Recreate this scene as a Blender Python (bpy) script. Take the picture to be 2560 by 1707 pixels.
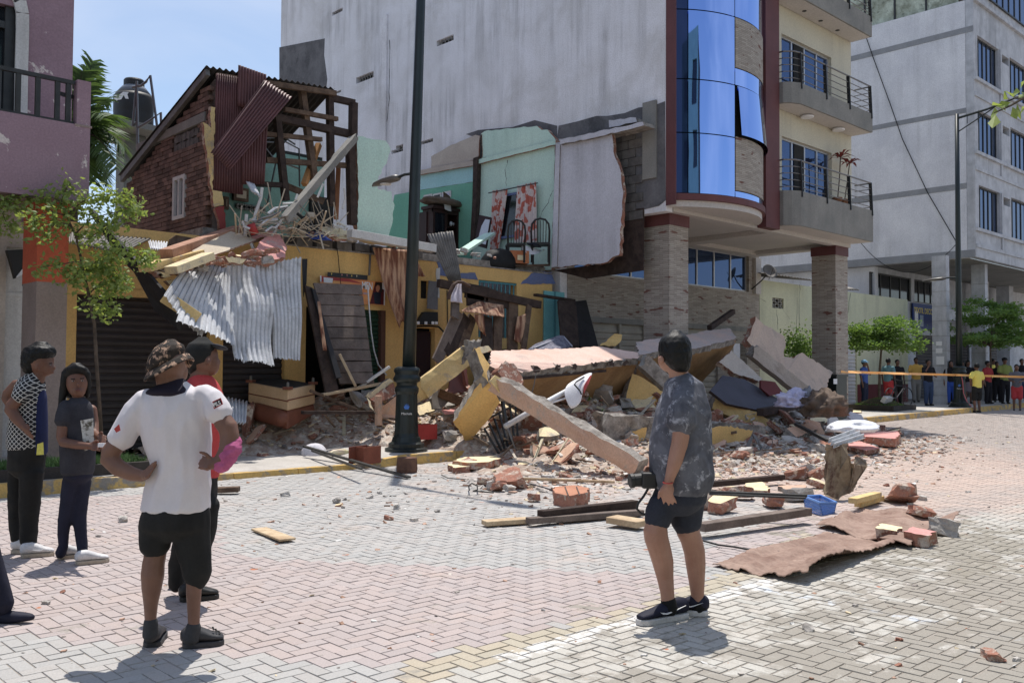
import bpy, bmesh, math, random
from math import radians, sin, cos, atan, pi, sqrt
from mathutils import Vector, Matrix, Euler, noise as mnoise
random.seed(7)
scene = bpy.context.scene
for o in list(bpy.data.objects): bpy.data.objects.remove(o)
# ---------------------------------------------------------------- camera, world, sun, exposure
FPX = 2300.0; YAW = radians(46.4); PIT = atan(74.5/FPX); ROLL = radians(.35); EYE = Vector((0, 0, 1.5))
fw = Vector((cos(YAW)*cos(PIT), sin(YAW)*cos(PIT), sin(PIT)))
rt = Vector((sin(YAW), -cos(YAW), 0)); up = rt.cross(fw)
rt, up = rt*cos(ROLL)+up*sin(ROLL), up*cos(ROLL)-rt*sin(ROLL)
cd = bpy.data.cameras.new('camera'); cam = bpy.data.objects.new('camera', cd); scene.collection.objects.link(cam)
cd.sensor_width = 36; cd.lens = 36*FPX/2560; cd.clip_end = 1500; cd.clip_start = .05
M3 = Matrix((rt, up, -fw)).transposed(); cam.matrix_world = Matrix.Translation(EYE) @ M3.to_4x4()
scene.camera = cam
SUND = Vector((.234, .248, 1)).normalized()      # direction towards the sun
W = bpy.data.worlds.new('World'); scene.world = W; W.use_nodes = True
nt = W.node_tree; bg = nt.nodes['Background']; sky = nt.nodes.new('ShaderNodeTexSky'); sky.sky_type = 'NISHITA'
sky.sun_disc = False; sky.sun_elevation = math.asin(SUND.z); sky.sun_rotation = math.atan2(SUND.x, SUND.y)
sky.altitude = 10; sky.air_density = 1.0; sky.dust_density = .6; sky.ozone_density = 1.0
tc = nt.nodes.new('ShaderNodeTexCoord'); mp = nt.nodes.new('ShaderNodeMapping'); mp.inputs['Scale'].default_value = (1.2, 1.2, 3.2); cn = nt.nodes.new('ShaderNodeTexNoise'); cn.inputs['Scale'].default_value = 2.2; cn.inputs['Detail'].default_value = 7; cn.inputs['Distortion'].default_value = .6
cr_w = nt.nodes.new('ShaderNodeValToRGB'); cr_w.color_ramp.elements[0].position = .42; cr_w.color_ramp.elements[1].position = .8; cr_w.color_ramp.elements[0].color = (.12, .12, .12, 1); cr_w.color_ramp.elements[1].color = (.7, .7, .7, 1)   # thin high cloud over the whole sky
mxw = nt.nodes.new('ShaderNodeMix'); mxw.data_type = 'RGBA'; mxw.inputs[7].default_value = (5.4, 5.8, 6.8, 1)
nt.links.new(tc.outputs['Generated'], mp.inputs[0]); nt.links.new(mp.outputs[0], cn.inputs['Vector']); nt.links.new(cn.outputs[0], cr_w.inputs[0]); nt.links.new(cr_w.outputs[0], mxw.inputs[0]); nt.links.new(sky.outputs[0], mxw.inputs[6]); nt.links.new(mxw.outputs[2], bg.inputs[0]); bg.inputs[1].default_value = .15
sd = bpy.data.lights.new('sun', 'SUN'); sd.energy = 4.8; sd.angle = radians(.53); sd.color = (1, .95, .88)
sun = bpy.data.objects.new('sun', sd); scene.collection.objects.link(sun)
sun.rotation_euler = SUND.to_track_quat('Z', 'Y').to_euler(); sun.location = (10, 10, 40)
vs = scene.view_settings; vs.view_transform = 'Standard'; vs.look = 'None'; vs.exposure = .03; vs.gamma = 1; vs.use_curve_mapping = False
scene.cycles.use_denoising = True
# ---------------------------------------------------------------- helpers
C = scene.collection
WO = {}
Zs = dict(A=(0,0,.3189),B=(400,100,.3189),C=(1000,150,.3507),D=(1550,0,.41445),E=(1900,0,.38261),F=(1900,550,.35069),G=(0,400,.31892),H=(300,500,.3189),I=(700,550,.3508),J=(1300,600,.3189),K=(500,900,.35072),L=(1100,850,.3189),M=(0,830,.47826),N=(200,820,.56537),O=(1500,800,.53548),Q=(1700,950,.36565),R=(1700,1300,.36565),S=(2100,800,.19558),T=(0,0,2560/2352),P=(0,0,1),h=(1040,440,.17857),i=(1780,900,.26791),j=(220,160,.25522),k=(1250,760,.22956),a=(780,640,.10204),b=(0,560,.21685),c=(1000,680,.15306),e=(560,420,.22959),V=(0,1200,.5527),W=(1000,1200,.66327))
def gz(x): return .012*max(0., x-16)
def U(zz, x, y, X=None, Y=None, z=None, d=None):
    """a sight line of the photograph met with a real plane of the place (a wall, the ground) or a distance"""
    o = Zs[zz]; x = o[0]+x*o[2]; y = o[1]+y*o[2]
    v = fw+rt*((x-1280)/FPX)-up*((y-853.5)/FPX)
    t = X/v.x if X is not None else Y/v.y if Y is not None else (z-EYE.z)/v.z if z is not None else d
    return EYE+v*t
def Gd(zz, x, y, h=0.):
    p = U(zz, x, y, z=h)
    for _ in range(3): p = U(zz, x, y, z=h+gz(p.x))
    return p
def link(o, parent=None):
    C.objects.link(o)
    if parent is not None:
        o.parent = parent; o.location = -WO.get(parent, Vector())
    return o
def tag(o, label=None, cat=None, group=None, kind=None):
    if label: o['label'] = label
    if cat: o['category'] = cat
    if group: o['group'] = group
    if kind: o['kind'] = kind
    return o
def thing(name, label, cat, loc=(0,0,0), group=None):
    o = bpy.data.objects.new(name, None); o.empty_display_size = .2; C.objects.link(o); o.location = loc; WO[o] = Vector(loc)
    return tag(o, label, cat, group)
def copy_tree(o, parent=None):
    c = o.copy(); C.objects.link(c)
    if parent is not None: c.parent = parent
    WO[c] = WO.get(o, Vector())
    for ch in list(o.children): copy_tree(ch, c)
    return c
def frame(z, hint=Vector((0,0,1))):
    z = Vector(z).normalized(); x = Vector(hint).cross(z)
    if x.length < 1e-4: x = Vector((1,0,0)).cross(z)
    x.normalize(); return Matrix((x, z.cross(x), z)).transposed()
class MB:
    def __init__(s): s.v=[]; s.f=[]; s.m=[]
    def add(s, vs, fs, m=0):
        n=len(s.v); s.v += [tuple(p) for p in vs]; s.f += [tuple(i+n for i in f) for f in fs]; s.m += [m]*len(fs) if isinstance(m,int) else list(m); return s
    def hexa(s, p, m=0):   # 4 bottom, 4 top
        return s.add(p, [(3,2,1,0),(4,5,6,7),(0,1,5,4),(1,2,6,5),(2,3,7,6),(3,0,4,7)], m)
    def aabb(s, a, b, m=0):
        x0,x1=sorted((a[0],b[0])); y0,y1=sorted((a[1],b[1])); z0,z1=sorted((a[2],b[2]))
        return s.hexa([(x0,y0,z0),(x1,y0,z0),(x1,y1,z0),(x0,y1,z0),(x0,y0,z1),(x1,y0,z1),(x1,y1,z1),(x0,y1,z1)], m)
    def box(s, c, size, rot=None, m=0):
        h=Vector(size)/2; c=Vector(c); R=rot or Matrix.Identity(3)
        return s.hexa([c+R@Vector((x*h.x,y*h.y,z*h.z)) for z in(-1,1) for x,y in((-1,-1),(1,-1),(1,1),(-1,1))], m)
    def bar(s, a, b, w, h=None, hint=(0,0,1), m=0):
        a=Vector(a); b=Vector(b); R=frame(b-a,Vector(hint)); return s.box((a+b)/2,(w,h or w,(b-a).length),R,m)
    def prism(s, poly, vec, m=0, ms=None):
        n=len(poly); vec=Vector(vec); P=[Vector(p) for p in poly]; Q=[p+vec for p in P]
        s.add(P+Q, [tuple(range(n)), tuple(range(2*n-1,n-1,-1))]+[((i+1)%n,i,n+i,n+(i+1)%n) for i in range(n)], [m,m]+[m if ms is None else ms]*n); return s
    def tube(s, pts, r, n=6, m=0, caps=True):
        pts=[Vector(p) for p in pts]; k=len(pts); R=None; vs=[]
        rs=r if isinstance(r,(list,tuple)) else [r]*k
        hint=Vector((0,0,1))
        for i,p in enumerate(pts):
            t=(pts[min(i+1,k-1)]-pts[max(i-1,0)])
            if t.length<1e-6: t=Vector((0,0,1))
            t.normalize()
            if R is None: R=frame(t,hint)
            else:
                x=R.col[0]-t*R.col[0].dot(t)
                if x.length<1e-4: R=frame(t,hint)
                else: x.normalize(); R=Matrix((x,t.cross(x),t)).transposed()
            vs+=[p+R.col[0]*(cos(2*pi*j/n)*rs[i])+R.col[1]*(sin(2*pi*j/n)*rs[i]) for j in range(n)]
        fs=[(i*n+j,i*n+(j+1)%n,(i+1)*n+(j+1)%n,(i+1)*n+j) for i in range(k-1) for j in range(n)]
        if caps: fs+=[tuple(range(n-1,-1,-1)),tuple(range((k-1)*n,k*n))]
        return s.add(vs,fs,m)
    def lathe(s, prof, c, n=16, m=0, axis=(0,0,1)):
        c=Vector(c); R=frame(axis,Vector((0,1,0))); vs=[c+R@Vector((r*cos(2*pi*j/n),r*sin(2*pi*j/n),z)) for r,z in prof for j in range(n)]
        k=len(prof); fs=[(i*n+j,i*n+(j+1)%n,(i+1)*n+(j+1)%n,(i+1)*n+j) for i in range(k-1) for j in range(n)]
        fs+=[tuple(range(n-1,-1,-1)),tuple(range((k-1)*n,k*n))]
        return s.add(vs,fs,m)
    def grid(s, fn, nu, nv, m=0):
        vs=[fn(i/nu,j/nv) for j in range(nv+1) for i in range(nu+1)]; w=nu+1
        return s.add(vs,[(j*w+i,j*w+i+1,(j+1)*w+i+1,(j+1)*w+i) for j in range(nv) for i in range(nu)],m)
    def mesh(s, name, mats, smooth=False, shift=None):
        me=bpy.data.meshes.new(name); v=s.v
        if shift is not None: v=[(a-shift[0],b-shift[1],c-shift[2]) for a,b,c in v]
        me.from_pydata(v,[],s.f)
        for mt in (mats if isinstance(mats,(list,tuple)) else [mats]): me.materials.append(mt)
        me.polygons.foreach_set('material_index', s.m)
        if smooth: me.polygons.foreach_set('use_smooth',[True]*len(s.f))
        me.update(); return me
    def build(s, name, mats, parent=None, smooth=False, local=False, fixn=False):
        sh=None
        if parent is None and not local:
            xs,ys,zs=zip(*s.v); sh=((min(xs)+max(xs))/2,(min(ys)+max(ys))/2,min(zs))
        me=s.mesh(name,mats,smooth,sh)
        if fixn:
            b=bmesh.new(); b.from_mesh(me); bmesh.ops.recalc_face_normals(b,faces=b.faces); b.to_mesh(me); b.free()
        o=bpy.data.objects.new(name,me)
        if local:
            C.objects.link(o); o.parent=parent; WO[o]=Vector()
        else:
            link(o,parent); WO[o]=Vector()
            if sh: o.location=sh; WO[o]=Vector(sh)
        return o
def pick(name, ob, loc, rot, scale=1., parent=None):
    o=ob.copy(); C.objects.link(o); o.name=name; o.location=loc; o.rotation_euler=rot; o.scale=(scale,)*3 if not hasattr(scale,'__len__') else scale; return o
def wall(mb, ax, c, th, u0, u1, z0, z1, holes=(), m=0, mr=None):
    """wall with real openings: ax 'X' plane x=c (u=y) or 'Y' plane y=c (u=x); th = thickness behind the face"""
    mr = m if mr is None else mr
    us=sorted({u0,u1,*[min(max(h[i],u0),u1) for h in holes for i in(0,1)]}); zs=sorted({z0,z1,*[min(max(h[i],z0),z1) for h in holes for i in(2,3)]})
    P=(lambda u,z,k: (c+k*th,u,z)) if ax=='X' else (lambda u,z,k: (u,c+k*th,z))
    nu,nz=len(us)-1,len(zs)-1
    solid=[[not any(h[0]<=(us[i]+us[i+1])/2<=h[1] and h[2]<=(zs[j]+zs[j+1])/2<=h[3] for h in holes) for j in range(nz)] for i in range(nu)]
    S=lambda i,j: 0<=i<nu and 0<=j<nz and solid[i][j]
    for i in range(nu):
        for j in range(nz):
            if not solid[i][j]: continue
            a,b,e,g=us[i],us[i+1],zs[j],zs[j+1]
            mb.add([P(a,e,0),P(b,e,0),P(b,g,0),P(a,g,0)],[(0,1,2,3)],m); mb.add([P(a,e,1),P(b,e,1),P(b,g,1),P(a,g,1)],[(3,2,1,0)],m)
            for (di,dj,q) in ((-1,0,[(a,e),(a,g)]),(1,0,[(b,e),(b,g)]),(0,-1,[(a,e),(b,e)]),(0,1,[(a,g),(b,g)])):
                if not S(i+di,j+dj):
                    (p1,p2),(p3,p4)=q; mb.add([P(p1,p2,0),P(p3,p4,0),P(p3,p4,1),P(p1,p2,1)],[(0,1,2,3)],mr)
    return mb
# ---------------------------------------------------------------- materials
MATS={}
def srgb(r,g,b):
    f=lambda c:(c/255/12.92 if c<=10 else ((c/255+.055)/1.055)**2.4); v=(f(r),f(g),f(b)); l=.3*v[0]+.6*v[1]+.1*v[2]; k=.8; return tuple(l+(c-l)*k for c in v)+(1,)
def ramp(nt,a,b,c0=(0,0,0,1),c1=(1,1,1,1)):
    n=nt.nodes.new('ShaderNodeValToRGB'); n.color_ramp.elements[0].position=a; n.color_ramp.elements[1].position=b
    n.color_ramp.elements[0].color=c0; n.color_ramp.elements[1].color=c1; return n
def nnoise(nt,vec,scale,detail=5,rough=.6,dist=0):
    n=nt.nodes.new('ShaderNodeTexNoise'); n.inputs['Scale'].default_value=scale; n.inputs['Detail'].default_value=detail; n.inputs['Roughness'].default_value=rough; n.inputs['Distortion'].default_value=dist
    nt.links.new(vec,n.inputs['Vector']); return n
def mixc(nt,fac,a,b,mode='MIX'):
    n=nt.nodes.new('ShaderNodeMix'); n.data_type='RGBA'; n.blend_type=mode
    for s,v in ((n.inputs[0],fac),(n.inputs[6],a),(n.inputs[7],b)):
        if hasattr(v,'links'): nt.links.new(v,s)
        else: s.default_value=v
    return n.outputs[2]
def vmap(nt,vec,scale=(1,1,1),rot=(0,0,0),loc=(0,0,0)):
    n=nt.nodes.new('ShaderNodeMapping'); n.inputs['Scale'].default_value=scale; n.inputs['Rotation'].default_value=rot; n.inputs['Location'].default_value=loc
    nt.links.new(vec,n.inputs[0]); return n.outputs[0]
def mat(name, col, col2=None, sc=2., rough=.85, bump=.2, bsc=40., metal=0., spec=.3, streak=0., stc=None, dirt=None, dsc=1.2, dth=(.55,.7), fine=.12, rand=None, objcol=False, attr=None, co='pos', extra=None, thr=(.35,.65), alpha=None):
    m=bpy.data.materials.new(name); m.use_nodes=True; t=m.node_tree; b=t.nodes['Principled BSDF']
    if co=='pos': vec=t.nodes.new('ShaderNodeNewGeometry').outputs['Position']
    else: vec=t.nodes.new('ShaderNodeTexCoord').outputs['Object']
    if objcol: base=t.nodes.new('ShaderNodeObjectInfo').outputs['Color']
    elif attr:
        a=t.nodes.new('ShaderNodeAttribute'); a.attribute_name=attr; base=a.outputs['Color']
    else: base=tuple(col)
    c=base
    if col2 is not None:
        n=nnoise(t,vec,sc,6,.62,.3); r=ramp(t,*thr); t.links.new(n.outputs[0],r.inputs[0]); c=mixc(t,r.outputs[0],c,tuple(col2))
    if rand:
        oi=t.nodes.new('ShaderNodeObjectInfo'); r=ramp(t,0,1,(1-rand,)*3+(1,),(1+rand,)*3+(1,)); t.links.new(oi.outputs['Random'],r.inputs[0]); c=mixc(t,1.,c,r.outputs[0],'MULTIPLY')
    if streak:
        n=nnoise(t,vmap(t,vec,(3.5,3.5,.22)),1.,6,.65); r=ramp(t,.45,.72); t.links.new(n.outputs[0],r.inputs[0])
        n2=nnoise(t,vec,.5,3); r2=ramp(t,.35,.65); t.links.new(n2.outputs[0],r2.inputs[0])
        mm=t.nodes.new('ShaderNodeMath'); mm.operation='MULTIPLY'; t.links.new(r.outputs[0],mm.inputs[0]); t.links.new(r2.outputs[0],mm.inputs[1])
        m2=t.nodes.new('ShaderNodeMath'); m2.operation='MULTIPLY'; t.links.new(mm.outputs[0],m2.inputs[0]); m2.inputs[1].default_value=streak
        c=mixc(t,m2.outputs[0],c,stc or (.12,.115,.11,1))
    if dirt is not None:
        n=nnoise(t,vec,dsc,8,.7,.4); r=ramp(t,*dth); t.links.new(n.outputs[0],r.inputs[0]); c=mixc(t,r.outputs[0],c,tuple(dirt))
    if extra: c=extra(t,vec,c)
    if fine:
        n=nnoise(t,vec,bsc*1.3,3,.6); r=ramp(t,.3,.7,(1-fine,)*3+(1,),(1+fine,)*3+(1,)); t.links.new(n.outputs[0],r.inputs[0]); c=mixc(t,1.,c,r.outputs[0],'MULTIPLY')
    if hasattr(c,'links'): t.links.new(c,b.inputs['Base Color'])
    else: b.inputs['Base Color'].default_value=c
    b.inputs['Roughness'].default_value=rough; b.inputs['Metallic'].default_value=metal; b.inputs['Specular IOR Level'].default_value=spec
    if bump:
        n=nnoise(t,vec,bsc,5,.65); bp=t.nodes.new('ShaderNodeBump'); bp.inputs['Strength'].default_value=bump; bp.inputs['Distance'].default_value=.02
        t.links.new(n.outputs[0],bp.inputs['Height']); t.links.new(bp.outputs[0],b.inputs['Normal'])
    MATS[name]=m; return m
def g(v): return (v,v,v*.98,1)
def c3(r,g_,b): return (r,g_,b,1)
def bandmask(t,vec,axis,a,b,soft=.05):
    s=t.nodes.new('ShaderNodeSeparateXYZ'); t.links.new(vec,s.inputs[0])
    r=t.nodes.new('ShaderNodeMapRange'); r.inputs[1].default_value=a; r.inputs[2].default_value=b; t.links.new(s.outputs[axis],r.inputs[0]); return r.outputs[0]
# plasters and paints
party=mat('party_wall_plaster',srgb(232,231,236),srgb(218,216,218),1.1,.9,.2,25,streak=.6,stc=srgb(122,119,118),dirt=srgb(190,186,182),dsc=.55,dth=(.52,.8))
rawgrey=mat('raw_render',srgb(118,116,118),srgb(88,87,90),1.4,.95,.4,18,dirt=srgb(70,70,72),dsc=1.1)
block=mat('concrete_block',srgb(112,108,104),srgb(92,88,86),6,.95,.5,40,rand=.2)
maroon=mat('maroon_paint',srgb(112,62,62),srgb(100,55,56),1.5,.6,.05,30)
cream=mat('cream_paint',srgb(208,200,174),srgb(200,192,168),.8,.8,.08,30,streak=.2)
concrete=mat('balcony_concrete',srgb(146,142,134),srgb(128,126,120),1.2,.9,.15,25,streak=.5)
soffit=mat('soffit_paint',srgb(200,192,184),srgb(188,182,176),.7,.8,.05,20)
def tilex(t,vec,c):
    s=t.nodes.new('ShaderNodeSeparateXYZ'); t.links.new(vec,s.inputs[0]); a=t.nodes.new('ShaderNodeMath'); t.links.new(s.outputs[0],a.inputs[0]); t.links.new(s.outputs[1],a.inputs[1])
    cb=t.nodes.new('ShaderNodeCombineXYZ'); t.links.new(a.outputs[0],cb.inputs[0]); t.links.new(s.outputs[2],cb.inputs[1])
    br=t.nodes.new('ShaderNodeTexBrick'); t.links.new(cb.outputs[0],br.inputs[0]); br.inputs['Scale'].default_value=1; br.inputs['Brick Width'].default_value=.24; br.inputs['Row Height'].default_value=.042; br.inputs['Mortar Size'].default_value=.003
    br.inputs['Color1'].default_value=srgb(178,168,154); br.inputs['Color2'].default_value=srgb(152,142,130); br.inputs['Mortar'].default_value=srgb(120,104,92); br.offset=.37
    # darker red-brown stones in loose clusters
    n=nnoise(t,vmap(t,cb.outputs[0],(1.3,4.2,1)),1.6,2,.5); r=ramp(t,.62,.66); t.links.new(n.outputs[0],r.inputs[0])
    b2=t.nodes.new('ShaderNodeTexBrick'); t.links.new(cb.outputs[0],b2.inputs[0]); b2.inputs['Scale'].default_value=1; b2.inputs['Brick Width'].default_value=.24; b2.inputs['Row Height'].default_value=.042; b2.inputs['Mortar Size'].default_value=0; b2.offset=.37
    b2.inputs['Color1'].default_value=(0,0,0,1); b2.inputs['Color2'].default_value=(1,1,1,1)
    r2=ramp(t,.35,.4); t.links.new(b2.outputs[0],r2.inputs[0]); mm=t.nodes.new('ShaderNodeMath'); mm.operation='MULTIPLY'; t.links.new(r.outputs[0],mm.inputs[0]); t.links.new(r2.outputs[0],mm.inputs[1])
    return mixc(t,mm.outputs[0],br.outputs[0],srgb(120,78,66))
ledger=mat('ledger_stone_tile',g(.5),rough=.85,bump=.5,bsc=60,extra=tilex)
dimmirror=mat('darkened_mirror_glass',c3(.03,.05,.12),None,rough=.04,bump=0,metal=.6,fine=0)  # mirror glass darkened in colour for its dark reflection at the bay's left edge
mirror=mat('blue_mirror_glass',c3(.33,.47,.85),None,rough=.02,bump=.0,metal=1.,fine=0)
def wob(m,st=.06,sc=1.1):
    t=m.node_tree; b=t.nodes['Principled BSDF']; v=t.nodes.new('ShaderNodeNewGeometry').outputs['Position']; n=nnoise(t,v,sc,1,.4); bp=t.nodes.new('ShaderNodeBump'); bp.inputs['Strength'].default_value=st; bp.inputs['Distance'].default_value=.1
    t.links.new(n.outputs[0],bp.inputs['Height']); t.links.new(bp.outputs[0],b.inputs['Normal'])
wob(mirror,.12,.7)
glass=mat('window_glass',c3(.06,.10,.2),None,rough=.03,bump=0,metal=.75,fine=0); wob(glass,.03)
darkglass=mat('dark_glass',c3(.012,.015,.02),None,rough=.05,bump=0,spec=.6,fine=0)
blackmetal=mat('black_metal',g(.02),g(.035),8,.45,.05,60,spec=.5)
steel=mat('railing_steel',srgb(120,118,118),None,rough=.35,bump=0,metal=.8)
alu=mat('aluminium_frame',srgb(190,190,192),None,rough=.4,bump=0,metal=.5)
whitewall=mat('white_building_render',srgb(226,226,230),srgb(210,210,216),.9,.9,.25,22,streak=.4,stc=srgb(140,138,136),dirt=srgb(196,196,202),dsc=.35,dth=(.5,.8))
band=mat('grey_band',srgb(150,152,156),srgb(138,140,144),2,.9,.2,30)
stonetile=mat('grey_stone_tile',srgb(196,198,204),srgb(170,172,178),2.5,.8,.2,30,streak=.5)
darkroom=mat('dark_interior',g(.03),g(.02),1,.9,.0,10)
purple=mat('mauve_paint',srgb(152,122,134),srgb(142,112,124),1.2,.85,.12,30,dirt=srgb(206,192,186),dsc=1.9,dth=(.61,.63))
orange=mat('orange_paint',srgb(204,84,34),srgb(190,74,30),1.5,.8,.1,30)
taupe=mat('taupe_paint',srgb(150,132,124),srgb(138,120,112),1.5,.8,.1,30,streak=.2)
whitepaint=mat('white_paint',srgb(214,212,208),srgb(196,194,190),1.5,.7,.1,30,streak=.4)
yellow=mat('yellow_paint',srgb(232,186,92),srgb(224,174,84),1.3,.85,.15,28,streak=.4,stc=srgb(140,100,50),dirt=srgb(196,140,60),dsc=1.3,dth=(.6,.75))
paleyel=mat('pale_yellow_plaster',srgb(224,194,122),srgb(210,174,98),2,.9,.35,28,dirt=srgb(178,160,132),dsc=4,dth=(.55,.65))
salmon=mat('salmon_plaster',srgb(214,172,140),srgb(200,158,130),1.5,.9,.35,28,dirt=srgb(182,164,146),dsc=4,dth=(.55,.66))
pinkp=mat('pink_plaster',srgb(226,190,172),srgb(214,172,150),1.5,.88,.2,30,dirt=srgb(176,160,148),dsc=1.6,dth=(.56,.7))
rosep=mat('rose_plaster',srgb(222,150,140),srgb(208,138,130),1.5,.9,.35,26,dirt=srgb(190,168,156),dsc=4,dth=(.56,.66))
creamp=mat('cream_plaster',srgb(236,216,166),srgb(226,204,154),2,.9,.4,26,dirt=srgb(182,168,148),dsc=4,dth=(.54,.64))
beige=mat('beige_board',srgb(196,180,154),srgb(186,168,142),1.4,.85,.1,30)
soffity=mat('old_yellow_soffit',srgb(186,146,88),srgb(158,120,72),1.4,.9,.3,22,streak=.4,dirt=srgb(134,98,58),dsc=1.0,dth=(.45,.7))
broken=mat('broken_concrete',srgb(168,160,150),srgb(120,112,104),7,.95,.9,28,dirt=srgb(92,84,78),dsc=5,dth=(.5,.7))
brickc=mat('broken_brick',srgb(172,114,90),srgb(138,92,74),7,.95,.9,30,dirt=srgb(196,178,160),dsc=7,dth=(.5,.6),rand=.25)
brickb=mat('wall_brick',srgb(130,100,86),srgb(106,82,72),4,.95,.6,35,rand=.38,dirt=srgb(120,100,88),dsc=5,dth=(.58,.7))
mortar=mat('mortar',srgb(120,106,96),srgb(96,84,76),5,.95,.5,40)
mint=mat('mint_paint',srgb(196,226,208),srgb(184,218,202),.9,.85,.1,25,streak=.3,stc=srgb(120,160,140))
turq=mat('turquoise_paint',srgb(164,214,218),srgb(150,206,210),.9,.85,.1,25)
green=mat('green_paint',srgb(110,186,156),srgb(100,176,148),.9,.85,.1,25)
blueplas=mat('blue_plaster',srgb(96,116,168),srgb(110,118,150),1.5,.9,.2,25)
offwhite=mat('dirty_white_wall',srgb(206,204,212),srgb(190,188,196),.8,.88,.12,25,streak=.35,dirt=srgb(146,140,138),dsc=.8,dth=(.62,.82))
tanw=mat('tan_plaster',srgb(192,180,166),srgb(176,162,150),1.4,.9,.2,25)
wood=mat('old_timber',srgb(118,94,74),srgb(84,64,50),6,.9,.4,30,co='pos')
darkwood=mat('dark_timber',srgb(78,62,54),srgb(54,42,38),6,.9,.4,30)
greywood=mat('weathered_plank',srgb(122,106,96),srgb(98,84,76),5,.9,.5,30,rand=.22,streak=.3)
palewood=mat('pale_timber',srgb(204,178,138),srgb(176,146,108),6,.85,.3,30)
galv=mat('galvanised_sheet',srgb(208,210,214),srgb(186,188,192),3,.5,.1,25,metal=.12,dirt=srgb(150,146,140),dsc=2.2,dth=(.55,.72))
oldgalv=mat('dull_galvanised_sheet',srgb(130,126,122),srgb(100,96,92),3,.6,.15,25,metal=.2,dirt=srgb(96,84,74),dsc=2)
maroonsheet=mat('maroon_roofing_sheet',srgb(112,66,66),srgb(92,54,54),2,.5,.05,25,spec=.4)
rust=mat('rusty_sheet',srgb(168,138,120),srgb(138,108,92),3.2,.85,.3,26,dirt=srgb(124,90,74),dsc=4.5,dth=(.5,.72),streak=.4,stc=srgb(104,74,62))
def stripex(t,vec,c):
    w=t.nodes.new('ShaderNodeTexNoise'); w.inputs['Scale'].default_value=1; w.inputs['Detail'].default_value=3
    t.links.new(vmap(t,vec,(13,13,1.5)),w.inputs['Vector']); r=ramp(t,.4,.6,srgb(120,66,42),srgb(196,150,112)); t.links.new(w.outputs[0],r.inputs[0]); return r.outputs[0]
browncloth=mat('striped_brown_sheet',g(.3),rough=.7,bump=.05,bsc=30,extra=stripex)
shutterd=mat('dark_roller_shutter',srgb(66,58,58),srgb(56,50,50),2,.6,.05,40,spec=.4)
shutterc=mat('cream_roller_shutter',srgb(176,166,148),srgb(160,150,134),2,.6,.05,40)
greenmetal=mat('green_metal',srgb(36,70,48),srgb(30,60,42),2,.55,.05,30)
whiteplastic=mat('white_plastic',srgb(226,226,230),None,rough=.35,bump=0,spec=.4)
blackplastic=mat('black_plastic',g(.016),None,rough=.55,bump=.0,spec=.5)
polegreen=mat('dark_green_pole',srgb(26,40,40),srgb(20,32,32),4,.4,.04,40,spec=.5)
# ---------------------------------------------------------------- ground, street, pavers, pavement, kerbs
def proj(p):
    d=Vector(p)-EYE; w=d.dot(fw)
    return (1280+FPX*d.dot(rt)/w, 853.5-FPX*d.dot(up)/w, w) if w>.1 else (-9999,-9999,w)
earth=mat('earth',srgb(150,140,128),srgb(120,112,104),1,.95,.3,10)
tag(MB().add([(-300,-300,-.3),(500,-300,-.3),(500,500,-.3),(-300,500,-.3)],[(0,1,2,3)]).build('ground',earth),kind='structure')
bedm=mat('joint_sand',srgb(164,154,142),srgb(138,128,116),8,.95,.4,40)
KY=11.8
st=MB(); xs=[-40,-12,0,8,16,24,34,60,140]
for a,b in zip(xs,xs[1:]):
    st.add([(a,-60,gz(a)-.005),(b,-60,gz(b)-.005),(b,KY+.05,gz(b)-.005),(a,KY+.05,gz(a)-.005)],[(0,1,2,3)])
street=tag(st.build('street',bedm),kind='structure')
def inpoly(p,poly):
    r=False; j=len(poly)-1
    for i in range(len(poly)):
        a,b=poly[i],poly[j]
        if (a[1]>p[1])!=(b[1]>p[1]) and p[0]<(b[0]-a[0])*(p[1]-a[1])/(b[1]-a[1])+a[0]: r=not r
        j=i
    return r
gp=lambda z,*pts:[(lambda q:(q.x,q.y))(Gd(z,*p)) for p in pts]
PINK=gp('V',(-700,60),(0,100),(650,60),(960,150),(1010,335),(1250,360),(2352,400))+gp('W',(900,350),(1180,380),(900,470),(0,690))+gp('V',(1600,840),(1100,790),(600,750),(0,690),(-700,600))
PINK2=gp('W',(1250,345),(1600,230),(1900,120),(1750,60),(1350,170),(1050,300))
CREAM=gp('W',(0,700),(880,475),(1180,365),(1330,300),(1500,200),(1600,215),(1340,372),(560,612),(0,790))
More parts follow.
